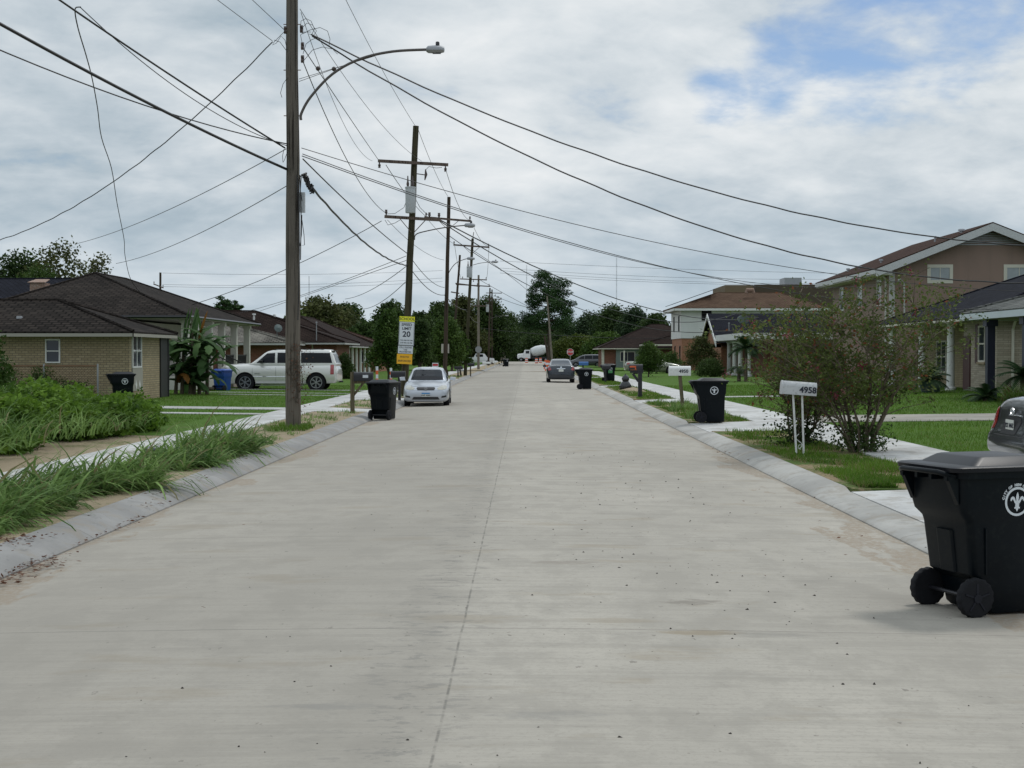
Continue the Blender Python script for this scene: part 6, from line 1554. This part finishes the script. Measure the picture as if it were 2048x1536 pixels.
def car(name, label, cat, loc, rz_, S, G, paint, wb, wr, tw, yoff=0, rim='alloy', group=None, spokes=5, low=.18):
    root = thing(name, label, cat, loc, rz_, group)
    m = MB(); rings = []
    for (y, hw, zb, zt, cr_) in crv(S):
        h = zt - zb
        half = [(hw * .55, zb), (hw * .88, zb + .02), (hw * .97, zb + .10 * h + .02), (hw, zb + .32 * h), (hw * 1.0, zb + .55 * h), (hw * .985, zb + .74 * h), (hw * .95, zb + .88 * h), (hw * .87, zb + .96 * h), (hw * .70, zt), (hw * .35, zt + cr_)]
        rings.append([(x, y, z) for x, z in half] + [(-x, y, z) for x, z in half[::-1]])
    m.loft(rings); body = m.build('body', [paint, 'car_trim'], root, 40)
    # wheel arches
    cut = MB()
    for sy in (-wb / 2 + yoff, wb / 2 + yoff):
        for sx in (-1, 1): cut.cyl((sx * (tw / 2 - .32), sy, wr), (sx * (tw / 2 + .4), sy, wr), wr * 1.16, 28, 1)
    co = cut.build('cutter', [paint, 'car_trim']); co.location = root.location; co.rotation_euler = root.rotation_euler
    bo = body.modifiers.new('b', 'BOOLEAN'); bo.object = co; bo.operation = 'DIFFERENCE'; bo.solver = 'EXACT'
    bpy.context.view_layer.update(); me = bpy.data.meshes.new_from_object(body.evaluated_get(bpy.context.evaluated_depsgraph_get()))
    body.modifiers.clear(); old = body.data; body.data = me; me.name = 'body'; bpy.data.meshes.remove(old); bpy.data.objects.remove(co)
    me.set_sharp_from_angle(angle=R(38))
    g = MB(); rings = []
    for (y, wbt, zb, wt, zt) in crv(G):
        half = [(wbt, zb - .06), (wbt, zb), (wbt + (wt - wbt) * .5 + .012, zb + (zt - zb) * .5), (wt + .012, zt - min(.09, (zt - zb) * .35)), (wt - .03, zt - min(.03, (zt - zb) * .1)), (wt - .12, zt), (wt * .4, zt + .018)]
        rings.append([(x, y, z) for x, z in half] + [(-x, y, z) for x, z in half[::-1]])
    g.loft(rings); gh = g.build('cabin', paint, root, 50)
    va, fa = [], []
    for ms_ in (m, g): o_ = len(va); va += [Vector(v) for v in ms_.v]; fa += [tuple(i + o_ for i in f) for f in ms_.f]
    bvh = BVHTree.FromPolygons(va, fa)
    for sy in (-wb / 2 + yoff, wb / 2 + yoff):
        for sx in (-1, 1):
            w = MB(); x1_ = sx * tw / 2; x0_ = sx * (tw / 2 - .21); rr = [(x0_, .62), (x0_, .95), (x0_ + sx * .02, 1), (x1_ - sx * .02, 1), (x1_, .95), (x1_, .68), (x1_ - sx * .03, .66)]
            w.loft([[(x, sy + wr * k * math.cos(2 * math.pi * i / 32), wr + wr * k * math.sin(2 * math.pi * i / 32)) for i in range(32)] for x, k in rr]); wo_ = w.build('wheel', 'rubber', root, 40)
            h = MB(); xx = x1_ - sx * .015
            h.loft([[(xx - sx * .006, sy + wr * k * math.cos(2 * math.pi * i / 32), wr + wr * k * math.sin(2 * math.pi * i / 32)) for i in range(32)] for k in (.70, .60)], cap=False)
            h.tube([(xx - sx * .03, sy, wr), (xx + sx * .01, sy, wr)], wr * .16, 12)
            for k in range(spokes):
                a = 2 * math.pi * k / spokes + .4
                for da in (-.13, .13): h.beam((xx, sy + wr * .1 * math.cos(a), wr + wr * .1 * math.sin(a)), (xx, sy + wr * .64 * math.cos(a + da), wr + wr * .64 * math.sin(a + da)), .02, wr * .10, up=(1, 0, 0))
            h.build('rim', rim, wo_, 40)
    return root, body, gh, bvh
def seam(par, bvh, axis, pts, r=.005, mat='car_trim', name='seam'):
    d = {'f': Vector((0, 1, 0)), 'b': Vector((0, -1, 0)), 'r': Vector((-1, 0, 0)), 'l': Vector((1, 0, 0))}[axis]; out = []
    for i in range(len(pts) - 1):
        for k in range(6):
            t = k / 6; u = pts[i][0] + (pts[i + 1][0] - pts[i][0]) * t; v = pts[i][1] + (pts[i + 1][1] - pts[i][1]) * t
            o = {'f': Vector((u, -9, v)), 'b': Vector((u, 9, v)), 'r': Vector((9, u, v)), 'l': Vector((-9, u, v))}[axis]; h = bvh.ray_cast(o, d)[0]
            if h is not None: out.append(h - d * .001)
    if len(out) > 1: m = MB(); m.tube(out, r, 4); return m.build(name, mat, par)
def mirror(par, x, y, z, paint, s=1.0):
    for sx in (-1, 1):
        m = MB(); m.loft([[(sx * x + a, y + b, z + c_) for a, b, c_ in ((0, -.06 * k, -.06 * k), (sx * .19 * s, -.05 * k, -.06 * k), (sx * .21 * s, -.03 * k, .05 * k), (sx * .02, -.04 * k, .07 * k))] for k in (1.0,)] + [[(sx * x + a, y + .08, z + c_) for a, c_ in ((0, -.07), (sx * .2 * s, -.07), (sx * .22 * s, .06), (sx * .02, .08))]]); m.build('mirror', paint, par, 60)
def rp(x0, x1, z0, z1): return [(x0, z0), (x1, z0), (x1, z1), (x0, z1)]
def mir(o): return [(-x, z) for x, z in o]
# -- silver sedan, left
S = [(-2.26, .55, .28, .56, 0), (-2.22, .68, .20, .64, .01), (-2.10, .77, .17, .73, .02), (-1.85, .82, .17, .80, .035), (-1.3, .845, .18, .90, .035), (-1.0, .85, .18, .955, .02), (0, .85, .18, .97, 0), (1.0, .85, .19, 1.0, 0), (1.55, .83, .2, 1.03, .02), (2.0, .79, .25, 1.02, .02), (2.2, .73, .3, .96, .01), (2.27, .60, .38, .80, 0)]
Gc = [(-1.20, .69, .92, .66, .93), (-.9, .72, .95, .62, 1.12), (-.35, .73, .97, .57, 1.40), (0, .74, .98, .575, 1.46), (.55, .74, .99, .575, 1.455), (1.0, .73, 1.0, .57, 1.36), (1.5, .70, 1.02, .60, 1.13), (1.75, .68, 1.02, .64, 1.03)]
sil, body, gh, bvh = car('silver_car', 'silver sedan parked facing the camera at the left kerb', 'car', (-3.385, 50.75, .0), R(1.5), S, Gc, 'paint_silver', 2.6, .31, 1.64)
patch(sil, bvh, 'f', [(-.60, 1.00), (-.3, .985), (.3, .985), (.60, 1.00), (.52, 1.34), (.44, 1.385), (-.44, 1.385), (-.52, 1.34)], 'glass_car', 'windshield')
hl = [(.40, .70), (.44, .64), (.60, .63), (.74, .67), (.76, .74), (.70, .80), (.58, .80)]
for o_ in (hl, mir(hl)): patch(body, bvh, 'f', o_, 'headlight', 'headlight', .008)
gr_ = patch(body, bvh, 'f', [(-.30, .62), (.30, .62), (.34, .70), (.30, .735), (-.30, .735), (-.34, .70)], 'car_trim', 'grille', .008)
for z in (.65, .675, .70): seam(body, bvh, 'f', [(-.29, z), (.29, z)], .004, 'chrome', 'grille_bar')
m = MB(); m.tube([(.055 * math.cos(t), -2.285, .685 + .035 * math.sin(t)) for t in [i * .5236 for i in range(13)]], .006, 5); m.tube([(.022 * math.cos(t), -2.285, .687 + .033 * math.sin(t)) for t in [i * .5236 for i in range(13)]], .005, 5); m.build('badge', 'chrome', body)
patch(body, bvh, 'f', [(-.50, .27), (.50, .27), (.44, .37), (-.44, .37)], 'car_trim', 'air_intake', .007)
for s in (-1, 1): patch(body, bvh, 'f', [(s * .56, .33), (s * .74, .36), (s * .74, .43), (s * .57, .40)], 'car_trim', 'fog_lamp', .007)
m = MB(); m.box(-.15, .15, -2.31, -2.30, .38, .53); pl = m.build('number_plate', 'plate_white', sil); m = MB(); m.box(-.15, .15, -2.312, -2.310, .48, .53); m.build('plate_band', 'plate_blue', pl); text('HVF 4242', .075, 'ink', signM(0, -2.314, .43), pl, bold=.002)
for ax in ('l', 'r'):
    patch(sil, bvh, ax, [(-.62, 1.03), (.05, 1.02), (.05, 1.38), (-.22, 1.36)], 'glass_car', 'side_window'); patch(sil, bvh, ax, [(.13, 1.02), (.95, 1.06), (.85, 1.30), (.5, 1.38), (.13, 1.39)], 'glass_car', 'side_window')
    seam(body, bvh, ax, [(.09, .3), (.09, 1.0)], .005); seam(body, bvh, ax, [(-.85, .3), (-.9, .9)], .005); seam(body, bvh, ax, [(-.8, .55), (1.2, .6)], .012, 'paint_silver', 'side_moulding')
seam(body, bvh, 'f', [(-.60, .80), (-.42, .755), (.42, .755), (.60, .80)], .005)
mirror(sil, .83, -.62, 1.03, 'paint_silver'); sil.scale = (.93, .93, .885)
m = MB()
for s in (-1, 1): m.beam((s * .1 - .25, -1.10, .985), (s * .1 + .28, -1.02, 1.03), .015, .02)
m.build('wiper', 'car_trim', sil)
# -- white SUV
S = [(-2.66, .70, .52, .92, 0), (-2.62, .86, .38, 1.06, .0), (-2.45, .95, .33, 1.16, .02), (-2.0, .985, .32, 1.19, .04), (-1.3, 1.0, .32, 1.22, .03), (-.9, 1.0, .32, 1.22, 0), (1.5, 1.0, .32, 1.24, 0), (2.4, .99, .34, 1.24, 0), (2.58, .97, .36, 1.20, 0), (2.66, .90, .44, .98, 0)]
Gs = [(-1.35, .86, 1.18, .84, 1.20), (-.95, .90, 1.2, .84, 1.46), (-.55, .92, 1.22, .80, 1.76), (-.2, .92, 1.22, .80, 1.84), (.8, .93, 1.22, .81, 1.87), (2.1, .92, 1.22, .80, 1.86), (2.36, .91, 1.22, .79, 1.82), (2.50, .90, 1.21, .82, 1.56), (2.62, .89, 1.20, .87, 1.22)]
suv, body, gh, bvh = car('suv', 'champagne white suv parked sideways in front of the columned house', 'car', (W(563, 780, 66).x, 66, .10), R(-90), S, Gs, 'paint_champagne', 3.2, .40, 1.94, .12, 'alloy', None, 6)
for ax in ('l', 'r'):
    patch(suv, bvh, ax, [(-.98, 1.27), (-.14, 1.27), (-.14, 1.72), (-.50, 1.70)], 'glass_car', 'side_window'); patch(suv, bvh, ax, rp(-.03, .95, 1.27, 1.73), 'glass_car', 'side_window'); patch(suv, bvh, ax, [(1.04, 1.27), (2.44, 1.27), (2.32, 1.72), (1.04, 1.73)], 'glass_car', 'side_window')
    for x in (-.09, 1.0): seam(body, bvh, ax, [(x, .42), (x, 1.22)], .006)
    seam(body, bvh, ax, [(-1.15, .42), (-1.15, 1.15)], .006); seam(body, bvh, ax, [(-1.1, .66), (1.05, .66)], .018, 'chrome', 'side_moulding'); seam(body, bvh, ax, [(-.5, 1.02), (-.28, 1.02)], .014, 'chrome', 'door_handle'); seam(body, bvh, ax, [(.55, 1.02), (.77, 1.02)], .014, 'chrome', 'door_handle')
    patch(body, bvh, ax, rp(2.36, 2.52, .76, 1.19), 'tail_red', 'tail_light', .008); patch(body, bvh, ax, [(-2.50, .88), (-2.32, .88), (-2.30, 1.06), (-2.45, 1.06)], 'headlight', 'headlight', .008)
    m = MB(); sx = -.98 if ax == 'l' else .98; m.beam((sx, -1.0, .27), (sx, 1.15, .27), .14, .05); m.build('running_board', 'chrome', suv)
    m = MB(); sx = -.66 if ax == 'l' else .66; m.tube([(sx, -.2, 1.83), (sx, -.1, 1.88), (sx, 1.9, 1.89), (sx, 2.05, 1.85)], .02, 6); m.build('roof_rail', 'car_trim', suv)
    text('DENALI', .075, 'chrome', frame_M(((-1.006 if ax == 'l' else 1.006), -.92, .79), (0, (-1 if ax == 'l' else 1), 0), (0, 0, 1)), body, 'lettering')
patch(suv, bvh, 'f', [(-.68, 1.28), (.68, 1.28), (.60, 1.66), (-.60, 1.66)], 'glass_car', 'windshield'); patch(body, bvh, 'f', rp(-.4, .4, .7, 1.02), 'chrome', 'grille'); patch(suv, bvh, 'b', rp(-.66, .66, 1.28, 1.68), 'glass_car', 'rear_window')
m = MB(); m.box(-.6, .6, 2.3, 2.5, 1.80, 1.83); m.build('spoiler', 'car_trim', suv)
m = MB(); m.tube([(0, 2.6, .42), (0, 2.82, .42)], .04, 8); m.build('tow_hitch', 'car_trim', suv)
mirror(suv, .94, -.75, 1.33, 'car_trim', 1.2)
# -- dark sedan rear, mid road
S = [(-2.35, .6, .3, .58, 0), (-2.2, .8, .2, .72, .02), (-1.6, .86, .18, .86, .03), (-1.0, .88, .18, .95, .02), (0, .89, .18, .98, 0), (1.0, .89, .2, 1.02, 0), (1.6, .88, .2, 1.07, .02), (2.1, .85, .22, 1.08, .02), (2.28, .82, .24, 1.02, .01), (2.36, .76, .3, .84, 0), (2.38, .6, .36, .7, 0)]
Ga = [(-1.15, .7, .93, .68, .94), (-.3, .74, .97, .57, 1.40), (.1, .75, .98, .58, 1.455), (.7, .75, 1.0, .58, 1.45), (1.05, .74, 1.02, .57, 1.39), (1.5, .72, 1.05, .62, 1.22), (1.95, .70, 1.07, .66, 1.09)]
alt, body, gh, bvh = car('dark_sedan', 'dark navy sedan parked facing away on the right side of the road', 'car', (2.22, 86.6 + 2.3, .0), R(180), S, Ga, 'paint_navy', 2.77, .32, 1.70)
alt.rotation_euler = (0, 0, 0)
patch(alt, bvh, 'b', [(-.60, 1.12), (.60, 1.12), (.50, 1.36), (-.50, 1.36)], 'glass_win', 'rear_window')
alt.rotation_euler = (0, 0, 0); alt.location = (2.22, 91.6, 0); alt.rotation_euler = (0, 0, R(180))
for s in (-1, 1): patch(body, bvh, 'b', [(s * .60, .80), (s * .80, .76), (s * .82, .95), (s * .68, .99)], 'tail_red', 'tail_light', .008)
patch(body, bvh, 'b', rp(-.26, .26, .86, .90), 'chrome', 'trunk_trim', .01); patch(body, bvh, 'b', rp(-.15, .15, .70, .84), 'plate_white', 'number_plate', .02); patch(body, bvh, 'b', rp(-.05, .05, .93, 1.0), 'chrome', 'badge', .01)
seam(body, bvh, 'b', [(-.7, .64), (.7, .64)], .006); mirror(alt, .87, -.62, 1.02, 'paint_navy')
# the sedan's tail must face the camera: rotate so +y local points to -Y world
# -- dark minivan beyond the stop sign
S = [(-2.55, .7, .4, .7, 0), (-2.4, .88, .25, .85, .02), (-1.9, .95, .22, 1.0, .03), (-1.5, .97, .22, 1.08, .02), (0, .99, .22, 1.12, 0), (2.2, .98, .24, 1.16, 0), (2.45, .96, .28, 1.1, 0), (2.54, .88, .36, .95, 0)]
Gv = [(-1.75, .8, 1.02, .78, 1.03), (-1.1, .84, 1.08, .72, 1.42), (-.5, .86, 1.1, .70, 1.66), (.6, .88, 1.1, .72, 1.74), (1.9, .87, 1.12, .72, 1.72), (2.25, .86, 1.12, .74, 1.55), (2.5, .84, 1.12, .80, 1.15)]
van, body, gh, bvh = car('minivan', 'dark grey minivan parked sideways behind the stop sign', 'car', (W(1173, 730, 200).x, 200, .0), R(-90), S, Gv, 'paint_dark_grey', 3.0, .34, 1.9)
for ax in ('l', 'r'):
    patch(van, bvh, ax, [(-1.15, 1.15), (-.35, 1.15), (-.35, 1.55), (-.75, 1.48)], 'glass_car', 'side_window'); patch(van, bvh, ax, rp(-.25, .75, 1.15, 1.60), 'glass_car', 'side_window'); patch(van, bvh, ax, [(.85, 1.15), (2.2, 1.2), (2.0, 1.58), (.85, 1.6)], 'glass_car', 'side_window'); patch(body, bvh, ax, rp(2.2, 2.42, .9, 1.1), 'tail_red', 'tail_light')
# -- sage sedan on the right drive
S2 = [(-2.35, .6, .3, .6, 0), (-2.2, .8, .2, .74, .02), (-1.6, .88, .18, .88, .03), (-1.0, .9, .18, .94, .02), (0, .9, .18, .95, 0), (1.2, .9, .2, .98, 0), (1.8, .88, .2, 1.02, .02), (2.25, .82, .26, .98, .01), (2.36, .7, .34, .8, 0)]
sg, body, gh, bvh = car('sage_sedan', 'pale sage green sedan on the right drive behind the round garden tree', 'car', (W(1306, 740, 121).x, 121, .12), R(90), S2, [(-1.2, .7, .92, .68, .93), (-.5, .74, .94, .56, 1.30), (.0, .75, .95, .57, 1.38), (.5, .75, .96, .57, 1.37), (.95, .74, .97, .57, 1.28), (1.7, .7, 1.0, .66, 1.02)], 'paint_sage', 2.75, .33, 1.74)
for ax in ('l', 'r'):
    patch(sg, bvh, ax, [(-.75, 1.0), (.05, .99), (.05, 1.30), (-.35, 1.27)], 'glass_car', 'side_window'); patch(sg, bvh, ax, [(.13, .99), (1.1, 1.02), (.75, 1.28), (.13, 1.31)], 'glass_car', 'side_window'); seam(body, bvh, ax, [(.09, .3), (.09, .95)], .006); patch(body, bvh, ax, rp(2.0, 2.22, .78, .95), 'tail_red', 'tail_light'); seam(body, bvh, ax, [(-.9, .9), (2.0, .93)], .01, 'car_trim')
# -- charcoal sedan, near right, tail toward the street
S3 = [(-2.4, .7, .3, .7, 0), (-1.5, .9, .18, .92, .03), (-.9, .91, .18, 1.0, .02), (0, .92, .18, .99, 0), (1.0, .92, .2, 1.01, 0), (1.7, .91, .22, 1.04, .02), (2.05, .89, .24, 1.05, .02), (2.22, .87, .26, 1.01, .01), (2.31, .85, .28, .90, 0), (2.35, .85, .28, .72, 0), (2.43, .84, .27, .56, 0), (2.45, .78, .30, .50, 0)]
# lower tail: a bumper that steps out under the boot lid
ch, body, gh, bvh = car('charcoal_sedan', 'charcoal sedan with its tail toward the street at the right edge', 'car', (8.98, 19.75, .11), R(90), S3, [(-1.2, .72, .95, .70, .96), (-.4, .76, .97, .60, 1.38), (.1, .77, .97, .60, 1.44), (.7, .77, .98, .60, 1.43), (1.1, .76, .99, .60, 1.36), (1.6, .74, 1.01, .66, 1.18), (1.95, .72, 1.02, .69, 1.05)], 'paint_charcoal', 2.75, .33, 1.76)
patch(ch, bvh, 'b', [(-.62, 1.09), (.62, 1.09), (.54, 1.36), (-.54, 1.36)], 'glass_car', 'rear_window')
for s in (-1, 1): patch(body, bvh, 'b', [(s * .62, .62), (s * .80, .60), (s * .838, .78), (s * .80, .92), (s * .66, .90)], 'tail_red', 'tail_light', .010)
for ax in ('l', 'r'):
    patch(body, bvh, ax, [(2.10, .64), (2.30, .60), (2.25, .88), (2.06, .92)], 'tail_red', 'tail_light', .010)
    patch(ch, bvh, ax, [(-.7, 1.04), (.1, 1.04), (.1, 1.36), (-.25, 1.33)], 'glass_car', 'side_window'); patch(ch, bvh, ax, [(.18, 1.04), (1.2, 1.06), (.9, 1.32), (.18, 1.37)], 'glass_car', 'side_window')
rc_ = patch(body, bvh, 'b', [(-.30, .56), (.30, .56), (.34, .74), (.28, .79), (-.28, .79), (-.34, .74)], 'car_trim', 'plate_recess', .006)
m = MB(); m.box(-.155, .155, 2.392, 2.402, .60, .755); pl = m.build('number_plate', 'plate_white', ch); text('727 ANZ', .085, 'ink', frame_M((0, 2.405, .675), (-1, 0, 0), (0, 0, 1)), pl, bold=.002)
m = MB(); m.tube([(.07 * math.cos(t), 2.362, .865 + .045 * math.sin(t)) for t in [i * .5236 for i in range(13)]], .008, 6); m.tube([(.028 * math.cos(t), 2.364, .868 + .042 * math.sin(t)) for t in [i * .5236 for i in range(13)]], .007, 6); m.tube([(.05 * math.cos(t), 2.364, .885 + .015 * math.sin(t)) for t in [i * .5236 for i in range(13)]], .006, 6); m.build('badge', 'chrome', body)
seam(body, bvh, 'b', [(-.80, .54), (.80, .54)], .007); seam(body, bvh, 'b', [(-.60, .56), (-.60, .95)], .006); seam(body, bvh, 'b', [(.60, .56), (.60, .95)], .006); seam(body, bvh, 'b', [(-.3, .81), (.3, .81)], .014, 'chrome', 'trunk_trim')
# -- concrete mixer truck far away
Yt = 349.5; c = W(1034, 723, Yt); tr = thing('mixer_truck', 'white concrete mixer truck crossing the far end of the street', 'truck', (c.x, Yt, .02))
Lk = 8.2
m = MB(); m.loft([[(x, y, z) for (y, z) in ((-1.1, .9), (1.1, .9), (1.1, zt - .15), (.9, zt), (-.9, zt), (-1.1, zt - .15))] for x, zt in ((.05, 1.55), (.2, 1.85), (1.5, 2.0), (1.55, 2.05))]); m.build('bonnet', 'paint_white', tr)
m = MB(); m.loft([[(x + dx * (z > 2), y, z) for (y, z) in ((-1.15, .8), (1.15, .8), (1.15, 2.0), (1.0, 2.85), (-1.0, 2.85), (-1.15, 2.0))] for x, dx in ((1.56, .25), (3.2, 0))]); cb = m.build('cab', 'paint_white', tr)
m = MB(); m.box(2.1, 2.95, -1.16, 1.16, 1.95, 2.6); m.build('window', 'glass_dark', cb)
m = MB(); P = [(3.3, 0, 2.2), (3.5, 0, 2.25), (4.6, 0, 2.5), (6.0, 0, 2.85), (7.2, 0, 3.1), (7.9, 0, 3.2)]; m.tube(P, [.55, .95, 1.25, 1.2, .8, .45], 20); m.build('mixer_drum', 'drum_white', tr, 50)
m = MB(); m.box(1.0, 8.6, -.45, .45, .75, 1.15); m.box(3.2, 3.6, -.9, .9, 1.15, 1.9); m.box(7.4, 7.7, -.9, .9, 1.15, 2.6); m.box(7.9, 8.7, -.5, .5, 2.4, 3.3); m.beam((8.2, 0, 2.3), (9.0, 0, 1.2), .4, .1); m.build('chassis', 'chassis_dark', tr)
for x in (1.0, 5.6, 6.9):
    for y in (-1.05, 1.05): m = MB(); m.cyl((x, y - .18, .52), (x, y + .18, .52), .52, 20); w = m.build('wheel', 'rubber', tr, 40); m = MB(); m.cyl((x, y - .2, .52), (x, y + .2, .52), .22, 12); m.build('hub', 'metal_grey', w, 40)
m = MB(); m.box(.2, 1.9, -1.2, -1.12, .95, 1.15); m.box(.2, .5, -1.2, 1.2, .7, .9); m.build('fender', 'paint_white', tr)
# white pickup far left
c = W(955, 723, 232); pk_ = thing('pickup_truck', 'white pickup truck parked far off behind the stop sign back pole', 'car', (c.x, 232, .05))
m = MB(); m.loft([[(x, y, z) for (y, z) in ((-.95, .45), (.95, .45), (.98, .8), (.92, zt), (-.92, zt), (-.98, .8))] for x, zt in ((-2.7, 1.15), (-2.6, 1.25), (-.1, 1.25), (0, 1.25), (1.6, 1.2), (2.6, 1.1), (2.7, .9))]); m.build('body', 'paint_white', pk_)
m = MB(); m.loft([[(x + (.35 if z > 1.5 and x < 0 else (-.5 if z > 1.5 else 0)), y, z) for (y, z) in ((-.88, 1.2), (.88, 1.2), (.75, 1.85), (-.75, 1.85))] for x in (-.6, 1.6)]); k_ = m.build('cab', 'paint_white', pk_); m = MB(); m.box(-.2, .9, -.86, .86, 1.32, 1.72); m.build('window', 'glass_dark', k_)
for x in (-1.7, 1.7): m = MB(); m.cyl((x, -1, .38), (x, 1, .38), .38, 18); m.build('wheel', 'rubber', pk_, 40)
# hose cap / debris by the left tall grass
pp = thing('pipe', 'dark pipe with blue cap lying by the sidewalk in the tall grass', 'pipe', (-5.75, 22.6, .2)); m = MB(); m.tube([(0, 0, .03), (.55, 1.2, .05), (1.0, 2.6, .03)], .035, 8); m.build('tube', 'chassis_dark', pp, 50); m = MB(); m.tube([(-.12, -.2, .05), (.02, 0, .06)], .07, 10); m.build('cap', 'paint_navy', pp, 50)
m = MB(); r_ = random.Random(3)
for i in range(60):
    x = 4.3 + r_.random() * 1.1; y = 62 + r_.random() * 7; s_ = .05 + .12 * r_.random(); m.box(x - s_, x + s_, y - s_, y + s_, .1, .13 + s_ * .5)
dm = MB(); gr = []
for i in range(15):
    y = 61 + i * .6; gr.append([(4.15 + 1.3 * j / 7, y, .10 + (.16 * math.sin(math.pi * j / 7) * math.sin(math.pi * i / 14) * (.7 + .5 * r_.random()))) for j in range(8)])
dm.loft(gr, closed=False); o = dm.build('dirt_pile', 'verge_sandy', None, 60); tag(o, 'low heap of bare dirt on the right verge beside the rubbish bags', 'dirt', kind='stuff')
